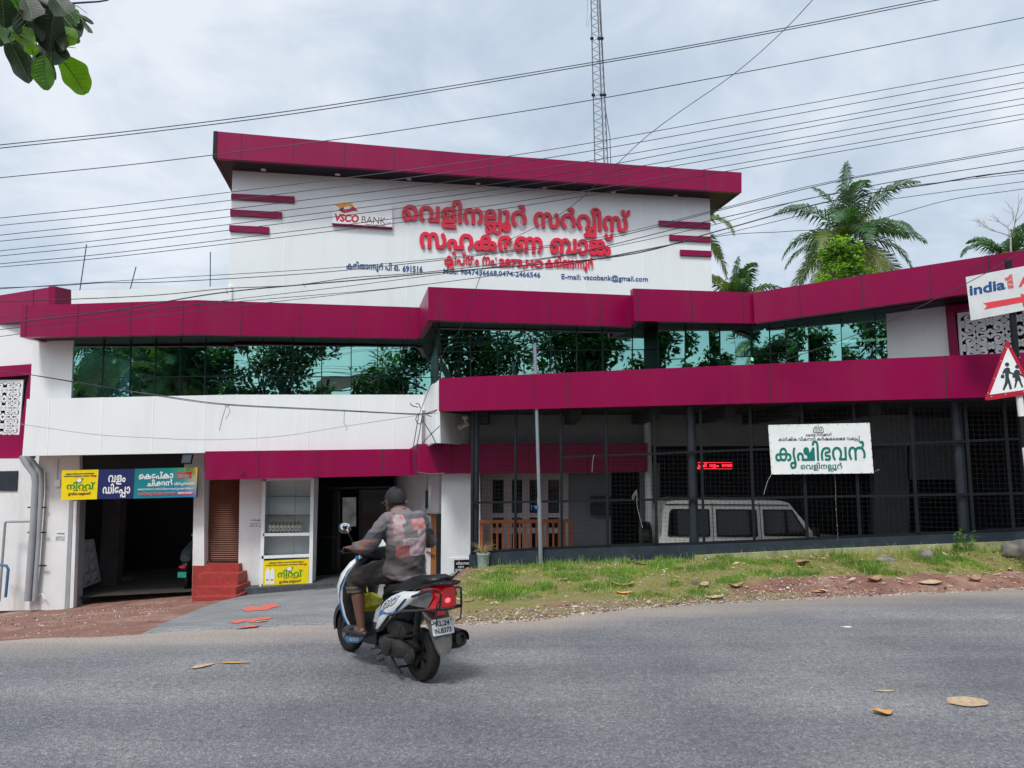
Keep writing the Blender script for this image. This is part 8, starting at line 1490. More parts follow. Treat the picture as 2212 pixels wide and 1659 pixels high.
for ub, vb, ut, vt, lab in ((172, 630, 187, 528, "tallest leaning thin rod on the left roof parapet"), (281, 626, 294, 576, "short leaning thin rod on the left roof, middle of three"), (454, 622, 454.5, 544, "upright thin rod on the left roof beside the white block")):
    mb = MB(); mb.tube([at(ub, vb, 18.5), at(ut, vt, 18.5)], .013, 6); tag(obj("roof_rod", mb, cable_black), lab, "rod", RG)

# ---------------------------------------------------------------- wires
def spline(pts, k=8):
    out = []; n = len(pts)
    for i in range(n - 1):
        p0, p1, p2, p3 = V(pts[max(0, i - 1)]), V(pts[i]), V(pts[i + 1]), V(pts[min(n - 1, i + 2)])
        for j in range(k):
            t_ = j / k; out.append(.5 * ((2 * p1) + (p2 - p0) * t_ + (2 * p0 - 5 * p1 + 4 * p2 - p3) * t_ * t_ + (3 * p1 - p0 - 3 * p2 + p3) * t_ ** 3))
    out.append(V(pts[-1])); return out
WG_ = "wires strung across the street"
def wire(pts, r_, label, D=10.0, D1=None, mat=cable_black, ext=True, extras=()):
    pts = list(pts); D1 = D if D1 is None else D1
    if ext:
        (a, b_), (c, d) = pts[0], pts[1]; pts.insert(0, (a - 400, b_ - (d - b_) / (c - a) * 400)); (a, b_), (c, d) = pts[-1], pts[-2]; pts.append((a + 400, b_ + (d - b_) / (c - a) * 400))
    P = spline([(u, v_, 0) for u, v_ in pts], 6); u0, u1 = P[0].x, P[-1].x; mb = MB(); mb.tube([at(p.x, p.y, D + (D1 - D) * (p.x - u0) / (u1 - u0)) for p in P], r_, 6, cap=False)
    for e in extras: mb.tube([at(u, v_, D - .02) for u, v_ in e], r_ * .6, 4, cap=False)
    tag(obj("overhead_wire", mb, mat, smooth=60), label, "wire", WG_)
wire([(0, 313), (300, 281), (700, 229), (1290, 133), (1650, 69), (1990, 1)], .0068, "topmost overhead wire, upper one of a close pair", 10)
wire([(0, 320), (300, 288), (700, 236), (1290, 138), (1650, 74), (2010, 3)], .0068, "second overhead wire, lower one of the close topmost pair", 10)
wire([(0, 384), (324, 351), (720, 302), (939, 270), (1290, 214), (1750, 129), (2212, 38)], .0062, "single overhead wire running alone below the topmost pair", 10)
LEFT = [471, 487, 508, 521, 542, 553, 570, 577]; M3 = [436, 453.6, 472.4, 487.8, 506, 518.5, 537.3, 546.2]; M10 = [340, 357, 377.6, 396, 408, 420, 441, 452]; M16 = [246, 264, 286, 298, 317, 330, 349, 361]; RT = [139, 156, 178, 190, 212, 225, 246, 257]
ORD = ["first", "second", "third", "fourth", "fifth", "sixth", "seventh", "eighth"]
for k in range(8): wire([(0, LEFT[k]), (324, M3[k]), (1080, M10[k]), (1620, M16[k]), (2212, RT[k])], .0052, "%s wire from the top in the bundle of eight parallel wires" % ORD[k], 10.4 + .05 * k)
wire([(0, 622), (130, 617), (220, 611), (330, 610), (420, 606), (560, 598), (700, 588), (860, 572), (1000, 556), (1300, 517), (1540, 458), (1800, 394), (2000, 358), (2212, 322)], .006, "wavy cable over the left roof rising to the right edge", 11)
wire([(0, 624), (300, 604), (700, 580), (1000, 553), (1300, 512), (1540, 455), (1800, 391), (2212, 318)], .005, "thin straight wire carrying the wavy cable over the left roof", 11.02)
wire([(0, 652), (300, 640), (480, 624), (560, 620), (640, 616), (760, 600), (900, 590), (1060, 572), (1250, 545), (1540, 475), (1900, 398), (2212, 347)], .0065, "sagging cable crossing under the blue lettering on the white block", 11.1, extras=([(488, 624), (492, 632), (490, 636)], [(655, 612), (660, 622)], [(818, 592), (822, 600)]))
wire([(0, 700), (240, 672), (480, 632), (760, 606), (1000, 584), (1340, 553), (1540, 502), (1740, 447), (1900, 414), (2010, 398), (2115, 380), (2212, 368)], .0095, "thickest black cable, climbing to a splice near the right edge", 11.2, extras=([(2108, 383), (2150, 376)],))
wire([(0, 712), (240, 684), (480, 650), (800, 612), (1200, 556), (1540, 486), (1750, 428), (1960, 402), (2212, 374)], .005, "thin cable just below the thickest black one", 11.25)
wire([(0, 686), (300, 668), (600, 644), (880, 619), (1200, 575), (1540, 512), (1700, 500), (1850, 486), (2050, 432), (2212, 408)], .005, "cable dipping at its middle in front of the tall palm", 11.3)
wire([(0, 727), (420, 672), (700, 640), (940, 612), (1250, 567), (1540, 510), (1800, 450), (2000, 420), (2212, 392)], .005, "lowest of the cables crossing the left maroon band", 11.35)
wire([(40, 805), (140, 822), (250, 840), (350, 855), (490, 873), (700, 884), (905, 894), (945, 885)], .008, "drooping service cable across the white left parapet", 13.2, 13.6, ext=False, extras=([(490, 872), (480, 905), (474, 930)], [(492, 873), (497, 890), (488, 905)], [(495, 874), (490, 880), (484, 872)], [(744, 885), (743, 915), (750, 922), (748, 930)]))
wire([(-200, 790), (40, 806), (350, 857), (490, 875), (700, 886), (905, 896)], .006, "thin companion of the drooping service cable on the left parapet", 13.1, 13.5, ext=False)
wire([(45, 916), (200, 938), (330, 946), (450, 950), (600, 943), (750, 920), (905, 897), (945, 892)], .005, "faint sagging wire low across the white left parapet", 13.2, 13.6, mat=cable_grey, ext=False)
wire([(1850, -110), (1755, 0), (1680, 78), (1580, 164), (1400, 292), (1232, 448), (1062, 540), (1040, 590), (1000, 700), (960, 760), (906, 893)], .006, "steep service wire dropping diagonally from the top to the balcony corner", 10, 13.6, ext=False)
wire([(2330, 480), (2212, 543), (2088, 612), (1890, 707), (1682, 783)], .006, "service wire slanting from the direction sign to the red balcony", 9.5, 12.5, ext=False)
tg = thing("cable_tangle", at(905, 895, 13.5), "tangle of cut cables and hanging loops at the parapet corner", "cables"); mb = MB()
for pts in ([(905, 893), (897, 940), (893, 970), (897, 1000), (901, 1020)], [(912, 898), (905, 940), (896, 985), (897, 1022)], [(910, 905), (930, 935), (940, 955), (942, 962)], [(898, 985), (915, 955), (945, 925), (950, 920)], [(905, 893), (898, 905), (905, 916), (915, 908), (912, 895)], [(945, 885), (920, 893), (905, 895)], [(903, 880), (890, 876), (886, 870)], [(908, 882), (905, 873), (898, 872)], [(915, 893), (932, 900)], [(901, 1020), (930, 1024), (960, 1022)]):
    mb.tube(spline([at(u, v_, 14.0) for u, v_ in pts], 4), .009, 5)
obj("cable", mb, cable_black, tg, 60)
string_m = pbr("frayed_string", (.42, .42, .40), .8, var=.1)
for pts, D, lab in (([(1283, 982), (1280, 1000), (1279, 1020)], 13.2, "pale frayed string end knotted on the mesh above the railing"), ([(1376, 1058), (1366, 1072), (1368, 1078), (1375, 1062), (1376, 1090), (1380, 1110), (1388, 1140)], 13.2, "pale looped string hanging on the mesh left of the jeep"), ([(1803, 1028), (1805, 1060), (1806, 1100), (1810, 1165)], 12.6, "string of tiny pale blossoms hanging below the office sign"), ([(1668, 1022), (1658, 1040), (1650, 1068)], 12.8, "loose white tie wire at the sign's lower left corner"), ([(1884, 1020), (1900, 1014)], 12.5, "loose white tie wire at the sign's lower right corner")):
    mb = MB(); mb.tube(spline([at(u, v_, D) for u, v_ in pts], 4), .0032, 5)
    if "blossoms" in lab:
        mb = MB(); P = spline([at(u, v_, D) for u, v_ in pts], 4); mb.tube(P, .0012, 4)
        for p in P: mb.ball(p + V((rng.uniform(-.01, .01), 0, 0)), rng.uniform(.004, .009), 6, squash=(.7, .7, 1.4))
    tag(obj("string", mb, string_m), lab, "string")

# ---------------------------------------------------------------- grass and weeds on the verge
g_m = [foliage("grass_green", (.14, .27, .04), .35, .3), foliage("grass_lime", (.28, .36, .07), .4, .3), foliage("grass_straw", (.42, .36, .15), .3, .3)]
mb = MB(); r6 = random.Random(23)
def blade(x, y, h, m):
    a = r6.uniform(0, 6.28); z = terrain(x, y); w = r6.uniform(.003, .0055); d = V((math.cos(a), math.sin(a), 0)); s_ = V((-d.y, d.x, 0)) * w; p = V((x, y, z - .01)); ln = r6.uniform(.15, .7) * h; m1 = p + V((0, 0, h * .6)) + d * ln * .35; e_ = p + V((0, 0, h * r6.uniform(.75, 1))) + d * ln
    mb.add([p - s_, p + s_, m1 + s_ * .7, m1 - s_ * .7, e_], [(0, 1, 2, 3), (3, 2, 4)], m)
cnt = 0
while cnt < 46000:
    x = r6.uniform(-1.05, 9.6); e0_ = ye(x); yf = yfence(x) - .08; t_ = r6.random(); y = e0_ + (yf - e0_) * t_
    first = .05 if x < 3 else .05 + .22 * sstep(3, 4.4, x); p_ = sstep(first, first + .16, t_ + .22 * fbm(x, y, .9, 2.0)) * sstep(-1.1, .1, x + .25 * fbm(x, y, 2, 5))
    patch = fbm(x, y, 1.7, 11.0); p_ *= .30 + .9 * sstep(-.15, .35, patch)
    if r6.random() > p_: continue
    green = sstep(-.15, .35, patch + .25 * fbm(x, y, .6, 3)); h = r6.uniform(.025, .065) * (1 + .9 * green) * (1.5 if t_ > .9 and r6.random() < .3 else 1); m = 2 if r6.random() < .42 * (1.25 - green) else (0 if r6.random() < green else 1); blade(x, y, h, m); cnt += 1
for k in range(420):
    x = r6.uniform(-.5, 9.3); y = yfence(x) - r6.uniform(.05, .5); blade(x, y, r6.uniform(.10, .26), r6.choice((0, 0, 1)))
for cx, cy in ((1075, 1282), (1110, 1276), (1360, 1238), (1330, 1242)):
    q_ = G_(cx, cy)
    for k in range(500): blade(q_.x + r6.gauss(0, .22), q_.y + r6.gauss(0, .14), r6.uniform(.06, .13), r6.choice((0, 0, 1)))
gs_ = obj("grass", mb, g_m); gs_["kind"] = "stuff"; gs_["label"] = "patchy green and yellowing grass on the verge"; gs_["category"] = "grass"
def weed(u, v_, h, n, L, label):
    p = G_(u, v_); o = thing("weed", p, label, "weed", "weeds along the wall foot"); mb = MB(); lf = MB(); r = random.Random(int(u))
    for s_ in range(n):
        a = r.uniform(0, 6.3); e_ = p + V((math.cos(a) * h * .45, math.sin(a) * h * .3, h * r.uniform(.6, 1))); mb.tube([p, p.lerp(e_, .5) + V((0, 0, h * .1)), e_], [.005, .004, .002], 4, cap=False)
        for k in range(4):
            c0 = p.lerp(e_, .4 + .2 * k) + V((0, 0, h * .08)); d = V((r.uniform(-1, 1), r.uniform(-1, .3), r.uniform(-.1, .6))).normalized(); sd = d.cross(V((0, 0, 1))).normalized() * L * .28; lf.add([c0, c0 + d * L * .5 + sd, c0 + d * L, c0 + d * L * .5 - sd], [(0, 1, 2, 3)], 0)
    obj("stem", mb, g_m[0], o); obj("foliage", lf, tree_lime, o)
weed(1392, 1208, .35, 3, .17, "small weed with broad leaves against the wall right of centre"); weed(1300, 1212, .22, 6, .09, "bushy little weed at the wall foot near the flag pole"); weed(1535, 1204, .30, 4, .07, "thin feathery weed against the wall below the jeep"); weed(2065, 1196, .28, 6, .07, "small leafy weed by the plinth near the right boulder"); weed(2090, 1192, .34, 7, .08, "taller leafy weed just left of the right boulder"); weed(1345, 1212, .18, 5, .08, "low weed at the wall foot between two bushier ones")
# ================================================================ scooter and rider (built in their own frame: x forward, y left, z up)
RIDE = V((-1.097, 6.597, 0.004)); RIDE_ROT = (0, 0, 0.7135 + math.pi / 2)
sct = thing("scooter", RIDE, "white and blue scooter with black seat and glowing red tail lamp on the road", "scooter", None, RIDE_ROT)
sc_white = pbr("scooter_white", (.66, .67, .66), .22, var=.04, coat=.4, dirt=((.30, .27, .23), 6, .35)); sc_blue = pbr("scooter_blue", (.012, .16, .42), .25, var=.05, coat=.4)
sc_black = pbr("scooter_plastic", (.009, .0095, .011), .36, spec=.35, var=.3, vscale=8, dirt=((.08, .07, .06), 7, .22)); tyre_m = pbr("tyre_rubber", (.012, .0115, .011), .8, spec=.3, var=.3, vscale=10, bump=.3, bscale=60, dirt=((.07, .06, .05), 5, .35))
engine_m = pbr("engine_grey", (.022, .021, .020), .5, metal=.3, var=.5, vscale=14, bump=.3, bscale=30, dirt=((.08, .07, .055), 9, .45)); seat_m = pbr("seat_vinyl", (.008, .009, .011), .34, spec=.4, var=.15, bump=.15, bscale=90)
lens_red = pbr("tail_lens", (.45, .004, .008), .10, spec=.8, var=0, coat=.6, emit=((1.0, .01, .015), .10)); lens_clear = pbr("smoked_lens", (.10, .10, .105), .08, spec=.9, var=.5, vscale=9, coat=.6); lamp_on = pbr("lit_bulb", (.9, .05, .05), .3, var=0, emit=((1, .05, .06), 4.0))
flap_m = pbr("mud_flap", (.11, .105, .10), .55, var=.3, vscale=8, dirt=((.22, .20, .17), 9, .5)); mirror_m = pbr("mirror_silver", (.75, .77, .78), .03, metal=1.0, var=0)
S_ = lambda name, mb, m, p=sct, sm=40: obj(name, mb, m, p, sm, True)
def both(f):
    for s in (1, -1): f(s)
for nm, cx, r_, w in (("rear_wheel", -.52, .215, .048), ("front_wheel", .73, .222, .044)):
    mb = MB(); mb.lathe((cx, -w, r_), (0, 1, 0), [(r_ * .62, .004), (r_ * .80, -.004), (r_ * .93, .004), (r_ * .985, w * .45), (r_, w), (r_ * .985, w * 1.55), (r_ * .93, 2 * w - .004), (r_ * .80, 2 * w + .004), (r_ * .62, 2 * w - .004)], 40, cap=False); wh = S_(nm, mb, tyre_m)
    mb = MB(); mb.lathe((cx, -w, r_), (0, 1, 0), [(r_ * .63, .01), (r_ * .58, .02), (r_ * .52, .05), (.05, .05), (.04, .02), (.0, .02)], 28, cap=False); mb.lathe((cx, w, r_), (0, -1, 0), [(r_ * .63, .01), (r_ * .58, .02), (r_ * .52, .05), (.05, .05), (.04, .02), (.0, .02)], 28, cap=False)
    for k in range(6): a = k * math.pi / 3; mb.beam((cx + .04 * math.cos(a), w - .035, r_ + .04 * math.sin(a)), (cx + r_ * .55 * math.cos(a), w - .03, r_ + r_ * .55 * math.sin(a)), .035, .02, up=(0, 1, 0))
    S_("rim", mb, engine_m, wh)
def arc_shell(cx, cz, r0, w0, a0, a1, n=14):
    out = []
    for k in range(n + 1):
        a = R(a0 + (a1 - a0) * k / n); d = V((math.cos(a), 0, math.sin(a))); c = V((cx, 0, cz)); ww = w0 * (1 - .25 * abs(2 * k / n - 1) ** 3)
        out.append([c + d * r0 + V((0, ww, 0)) - d * .045, c + d * (r0 + .012) + V((0, ww * .92, 0)), c + d * (r0 + .026) + V((0, ww * .4, 0)), c + d * (r0 + .026) - V((0, ww * .4, 0)), c + d * (r0 + .012) - V((0, ww * .92, 0)), c + d * r0 - V((0, ww, 0)) - d * .045])
    return out
mb = MB(); mb.loft(arc_shell(.73, .222, .235, .075, -12, 172), closed=False, cap=False); S_("front_fender", mb, sc_black)
mb = MB()
both(lambda s: mb.tube([(.73, s * .075, .222), (.66, s * .075, .42), (.58, s * .05, .66)], .018, 8)); S_("front_fork", mb, engine_m)
def ring(x, hw, z, nose, n=18, back=.05):
    out = []
    for k in range(n):
        a = 2 * math.pi * k / n; cx, sy = math.cos(a), math.sin(a); out.append(V((x + (nose * abs(cx) ** .8 if cx > 0 else -back * abs(cx)), hw * math.copysign(abs(sy) ** .8, sy), z)))
    return out
mb = MB(); mb.loft([ring(.545, .115, .27, .05), ring(.575, .165, .38, .08), ring(.60, .19, .52, .14), ring(.585, .20, .64, .19), ring(.52, .19, .76, .20), ring(.44, .15, .87, .17), ring(.37, .10, .945, .10)]); S_("front_shield", mb, sc_white)
mb = MB(); mb.loft([ring(.50, .105, .265, .03, back=.03), ring(.535, .158, .38, .03, back=.04), ring(.56, .183, .52, .03, back=.06), ring(.545, .193, .64, .03, back=.10), ring(.48, .183, .765, .03, back=.12), ring(.40, .143, .875, .03, back=.12), ring(.33, .094, .95, .03, back=.08)]); S_("inner_shield", mb, sc_black)
mb = MB()
for s in (1, -1):
    mb.tube([(.40, s * .12, .905), (.50, s * .172, .79), (.575, s * .197, .66), (.60, s * .197, .56)], [.008, .011, .011, .006], 8, m=1); mb.tube([(.60, s * .195, .56), (.595, s * .185, .46), (.57, s * .155, .35), (.55, s * .12, .28)], [.005, .008, .008, .005], 8, m=0)
mb.tube([(.325, .17, .945), (.42, .12, .915)], .018, 8, m=1); S_("shield_trim", mb, [sc_blue, sc_blue])
mb = MB(); mb.loft([[V((x, s * hw, z)) for s, z in ((-1, z0), (-.6, z0 - .02), (.6, z0 - .02), (1, z0), (1, z1), (-1, z1))] for x, hw, z0, z1 in ((.55, .12, .25, .30), (.48, .155, .215, .28), (.30, .165, .20, .275), (.10, .165, .21, .29), (-.02, .15, .22, .34))]); S_("floorboard", mb, sc_black, sm=30)
for s in (1, -1):
    mb = MB(); P = [(.50, .20), (.47, .155), (.27, .185), (.14, .262), (.30, .235), (.48, .212)]; mb.prism([V((x, s * .166, z)) for x, z in P], (0, s * .010, 0))
    if s > 0: latin_mb(mb, "HONDA", (.425, .178, .176), (-.185, 0, .036), (0, 0, .030), 1, .001, .04, off=0)
    S_("floor_trim", mb, [sc_blue, sc_white])
# side panels
UP = [(-.705, .775), (-.533, .745), (-.466, .743), (-.407, .724), (-.277, .673), (-.167, .612), (-.09, .537), (-.036, .435), (-.018, .345)]; LO = [(-.705, .772), (-.656, .731), (-.546, .655), (-.411, .574), (-.304, .515), (-.174, .435), (-.09, .38), (-.02, .333)]
def panel_y(x, z):
    u, l = lerp_table(UP, x), lerp_table(LO, x); t_ = min(1, max(0, (z - l) / max(.02, u - l))); return .132 + .034 * sstep(-.75, -.25, x) - .02 * sstep(-.15, 0, x) + .018 * math.sin(math.pi * min(1, t_ + .1))
def drape(mb, poly, s, lift, m):
    bm = bmesh.new(); vs = [bm.verts.new((x, 0, z)) for x, z in poly]; tr = tessellate_polygon([[V((x, z, 0)) for x, z in poly]])
    for t_ in tr:
        try: bm.faces.new([vs[i] for i in t_])
        except ValueError: pass
    bmesh.ops.subdivide_edges(bm, edges=bm.edges, cuts=3, use_grid_fill=True); bm.verts.index_update(); mb.add([V((v.co.x, s * (panel_y(v.co.x, v.co.z) + lift), v.co.z)) for v in bm.verts], [tuple(v.index for v in f.verts) for f in bm.faces], m); bm.free()
for s in (1, -1):
    mb = MB(); rows = []; N = 22
    for j in range(7):
        row = []
        for i in range(N + 1):
            x = -.70 + .68 * i / N; u, l = lerp_table(UP, x), lerp_table(LO, x); z = l + (u - l) * j / 6; row.append(V((x, s * panel_y(x, z), z)))
        rows.append(row)
    mb.loft(rows, closed=False, cap=False); edge = [r[-1] for r in []]
    for rw in (rows[0], rows[-1]): mb.loft([rw, [V((p.x, p.y - s * .05, p.z)) for p in rw]], closed=False, cap=False)
    sp = S_("side_panel", mb, sc_white)
    mb = MB(); drape(mb, [(-.154, .582), (-.242, .634), (-.437, .707), (-.33, .647), (-.21, .596)], s, .003, 0); drape(mb, [(-.060, .46), (-.088, .508), (-.132, .55), (-.24, .532), (-.334, .552), (-.522, .68), (-.36, .545), (-.315, .527), (-.178, .515)], s, .003, 0); drape(mb, [(-.50, .685), (-.53, .69), (-.38, .57), (-.37, .58)], s, .0035, 2)
    tm = MB(); latin_mb(tm, "DIO", (-.135, 0, .535), (-.235, 0, .098), (-.045, 0, .075), 0, None, .05); mb.add([V((v.x, s * (panel_y(v.x, v.z) + .005), v.z)) for v in tm.v], tm.f, 2); tm = MB(); latin_mb(tm, "DIO", (-.135, 0, .535), (-.235, 0, .098), (-.045, 0, .075), 0, None, .0); mb.add([V((v.x, s * (panel_y(v.x, v.z) + .007), v.z)) for v in tm.v], tm.f, 1)
    S_("graphic", mb, [sc_blue, sc_white, sc_black], sp)
# dark core, tail and seat
def oct_(x, hw, z0, z1, k=.55): return [V((x, a * hw, z0 + (z1 - z0) * b_)) for a, b_ in ((-k, 0), (k, 0), (1, .3), (1, .75), (k, 1), (-k, 1), (-1, .75), (-1, .3))]
mb = MB(); mb.loft([oct_(.02, .10, .33, .52), oct_(-.06, .135, .30, .66), oct_(-.20, .142, .36, .70), oct_(-.38, .138, .45, .735), oct_(-.56, .125, .56, .78), oct_(-.66, .105, .62, .79), oct_(-.72, .08, .66, .79)]); S_("body_core", mb, sc_black)
mb = MB(); mb.loft([oct_(.03, .055, .55, .70), oct_(-.03, .095, .60, .745), oct_(-.12, .125, .64, .785), oct_(-.26, .142, .68, .80), oct_(-.40, .148, .70, .825), oct_(-.50, .148, .725, .858), oct_(-.62, .146, .765, .878), oct_(-.74, .132, .80, .893), oct_(-.80, .105, .82, .893), oct_(-.83, .07, .835, .882)]); seat = S_("seat", mb, seat_m, sm=60)
mb = MB()
for s in (1, -1): mb.tube([(.02, s * .06, .57), (-.06, s * .115, .65), (-.26, s * .146, .705), (-.50, s * .151, .755), (-.78, s * .122, .835), (-.835, 0, .855)], .006, 6)
S_("seat_seam", mb, black_gloss, seat)
mb = MB(); mb.loft([oct_(-.60, .150, .75, .80), oct_(-.74, .145, .79, .845), oct_(-.86, .125, .825, .862), oct_(-.94, .085, .835, .862), oct_(-.968, .04, .838, .856)]); S_("grab_rail", mb, black_gloss, sm=50)
mb = MB(); mb.loft([[V((x, a * hw, z)) for a, z in ((-1, zl), (-.6, zl - .01), (.6, zl - .01), (1, zl), (.85, zh), (.5, zh + .015), (-.5, zh + .015), (-.85, zh))] for x, hw, zl, zh in ((-.64, .13, .655, .775), (-.76, .124, .632, .80), (-.85, .108, .632, .806), (-.895, .075, .645, .795))]); tl_ = S_("tail_lamp", mb, lens_red, sm=50)
mb = MB(); mb.ball((-.888, .012, .71), .024, 10, squash=(.5, 1.5, 1)); mb.ball((-.878, .045, .69), .014, 8); S_("bulb", mb, lamp_on, tl_)
for s in (1, -1):
    mb = MB(); mb.add([V((x, s * y, z)) for x, y, z in ((-.50, .150, .640), (-.66, .142, .735), (-.80, .128, .800), (-.84, .120, .74), (-.78, .128, .645), (-.64, .146, .640), (-.66, .150, .69))], [(0, 1, 6), (1, 2, 6), (2, 3, 6), (3, 4, 6), (4, 5, 6), (5, 0, 6)]); S_("indicator_lens", mb, lens_clear, sm=20)
mb = MB()
for s in (1, -1):
    mb.tube([(-.02, s * .165, .345), (-.12, s * .19, .365), (-.20, s * .198, .43), (-.31, s * .20, .525), (-.50, s * .198, .585), (-.70, s * .18, .62), (-.88, s * .13, .645), (-.915, 0, .648)], .012, 8); mb.tube([(-.62, s * .178, .72), (-.80, s * .155, .785), (-.90, s * .12, .79), (-.925, s * .10, .77), (-.915, s * .11, .65)], .010, 8); mb.tube([(-.915, s * .11, .72), (-.90, s * .125, .69), (-.895, s * .12, .55), (-.83, s * .12, .52)], .006, 6)
S_("guard_rail", mb, black_gloss)
mb = MB(); mb.loft([[V((x, -hw, z)), V((x + .03, -hw * .9, z - .01)), V((x + .03, hw * .9, z - .01)), V((x, hw, z)), V((x - .015, 0, z + .005))] for x, hw, z in ((-.60, .125, .66), (-.70, .125, .60), (-.765, .115, .52), (-.80, .10, .43), (-.835, .08, .34), (-.85, .045, .275))]); S_("rear_mudguard", mb, flap_m, sm=30)
mb = MB(); mb.box((-.775, 0, .60), .03, .085, .05); S_("reflector", mb, lens_red)
def plate_frame():
    c = V((-.812, 0, .488)); up = V((.26, 0, 1)).normalized(); lf = V((0, 1, 0)); return c, lf, up
c, lf, up = plate_frame(); nn = up.cross(lf) * 1.0; nn = V((-abs(nn.x), 0, abs(nn.z))).normalized(); mb = MB(); rad = .012; P = []
for sx, sz, a0 in ((1, 1, 0), (-1, 1, 90), (-1, -1, 180), (1, -1, 270)):
    for k in range(4): a = R(a0 + 30 * k); P.append(c + lf * (sx * (.105 - rad) + rad * math.cos(a)) + up * (sz * (.064 - rad) + rad * math.sin(a)))
mb.prism(P, nn * .004); np_s = S_("number_plate", mb, sc_white, sm=20)
mb = MB(); latin_mb(mb, "KL.24", c + lf * .068 + up * .008 + nn * .0055, lf * -.136, up * .036, 0, .001, .035); latin_mb(mb, "N.8373", c + lf * .080 - up * .048 + nn * .0055, lf * -.160, up * .036, 0, .001, .035)
for s in (1, -1): mb.lathe(c + lf * s * .088 + up * .046 + nn * .004, nn, [(.006, 0), (.006, .003), (0, .003)], 10)
S_("plate_lettering", mb, sign_dark, np_s)
# engine, exhaust, stand
mb = MB(); mb.loft([[V((x, y, zc + rz * math.sin(2 * math.pi * k / 16))) + V((rx * math.cos(2 * math.pi * k / 16), 0, 0)) for k in range(16)] for y, x, zc, rx, rz in ((.03, -.30, .26, .25, .09), (.10, -.30, .26, .26, .095), (.15, -.30, .258, .25, .088), (.168, -.30, .256, .20, .065))]); mb.lathe((-.22, .165, .25), (0, 1, 0), [(.085, 0), (.08, .018), (.05, .028), (0, .03)], 18); mb.lathe((-.52, .12, .225), (0, 1, 0), [(.07, 0), (.062, .03), (.02, .04), (0, .04)], 16); S_("engine_cover", mb, engine_m)
mb = MB(); mb.loft([[V((x + .155 * math.cos(2 * math.pi * k / 14), y, .395 + .082 * math.sin(2 * math.pi * k / 14))) for k in range(14)] for y, x in ((.02, -.32), (.10, -.32), (.135, -.32))]); mb.lathe((-.32, .13, .40), (0, 1, 0), [(.07, 0), (.06, .012), (0, .014)], 16); S_("intake_filter_box", mb, engine_m)
mb = MB(); mb.tube([(-.10, .15, .30), (-.34, .165, .345), (-.60, .16, .40), (-.68, .15, .435)], [.014, .018, .018, .012], 6, flat=.5); mb.tube([(-.60, .12, .36), (-.64, .12, .60)], .028, 10); S_("rear_shock", mb, black_plastic)
mb = MB(); mb.tube([(-.12, .10, .20), (-.05, .16, .14), (-.10, .17, .10), (-.17, .165, .13)], .010, 6); mb.tube([(-.24, .13, .17), (-.36, .15, .10), (-.44, .15, .075)], .012, 6); mb.tube([(-.36, .15, .10), (-.40, -.12, .09)], .010, 6); mb.tube([(-.16, .168, .24), (-.05, .185, .20), (.0, .19, .19)], .008, 6); mb.box((-.02, 0, .22), .22, .2, .10); S_("stand", mb, black_plastic)
mb = MB(); mb.lathe((-.40, -.155, .24), V((-.43, -.03, .13)), [(.02, 0), (.045, .06), (.066, .10), (.068, .40), (.06, .44), (.03, .452), (.028, .43), (0, .43)], 18); mf = S_("muffler", mb, engine_m); mb = MB(); mb.loft([[V((-.80, -.185, .365)) + V((dx, .075 * math.cos(R(a)), .075 * math.sin(R(a)))) for a in range(-20, 220, 24)] for dx in (-.03, .10)], closed=False, cap=False); S_("heat_shield", mb, black_plastic, mf)
# handlebar, instruments, mirrors
mb = MB()
for s in (1, -1): mb.tube([(.30, 0, .985), (.28, s * .12, 1.0), (.22, s * .25, 1.028), (.185, s * .385, 1.03)], .011, 8); mb.tube([(.235, s * .26, 1.025), (.185, s * .395, 1.03)], .017, 10); mb.tube([(.275, s * .22, 1.01), (.275, s * .30, 1.02), (.245, s * .40, 1.025)], .006, 6)
S_("handlebar", mb, sc_black)
mb = MB(); mb.loft([oct_(.20, .09, .935, 1.02), oct_(.25, .15, .93, 1.055), oct_(.32, .17, .93, 1.07), oct_(.40, .12, .94, 1.06), oct_(.45, .06, .95, 1.03)]); S_("handlebar_cover", mb, sc_black)
mb = MB(); mb.prism([V((.205, .075, 1.035)), V((.205, -.075, 1.035)), V((.33, -.10, 1.085)), V((.33, .10, 1.085))], (0, 0, .008)); S_("instrument_panel", mb, pbr("dial_glass", (.45, .47, .48), .12, var=.2, vscale=12))
for s in (1, -1):
    mb = MB(); mb.tube([(.24, s * .25, 1.03), (.245, s * .27, 1.12), (.20, s * .33, 1.18), (.17, s * .36, 1.205)], .006, 8); mc = V((.165, s * .385, 1.235)); fd = V((-.93, -s * .30, .40)).normalized(); sd = fd.cross(V((0, 0, 1))).normalized(); uu = sd.cross(fd)
    sh_ = [(math.cos(2 * math.pi * k / 18), math.sin(2 * math.pi * k / 18)) for k in range(18)]; rr = lambda f, d: [mc + sd * (.068 * f * a * (1 + .15 * b_ * s)) + uu * (.050 * f * math.copysign(abs(b_) ** .8, b_)) + fd * d for a, b_ in sh_]
    mb.loft([rr(.3, -.045), rr(.75, -.03), rr(1, .0), rr(1, .008)]); mr = S_("mirror", mb, black_gloss); mb = MB(); mb.loft([rr(.93, .0085), rr(.9, .0095)]); S_("mirror_glass", mb, mirror_m, mr)
bag = thing("plastic_bag", RIDE, "crumpled yellow plastic bag hanging on the scooter behind the rider's shin", "bag", None, RIDE_ROT)
bm = bmesh.new(); bmesh.ops.create_icosphere(bm, subdivisions=4, radius=1)
for v in bm.verts:
    q_ = v.co.copy(); k = 1 + .22 * noise.noise(q_ * 2.2) + .16 * abs(noise.noise(q_ * 5)); v.co = V((.36 + q_.x * .11 * k, .03 + q_.y * .13 * k, .53 + q_.z * .095 * k * (1 if q_.z < .3 else .7)))
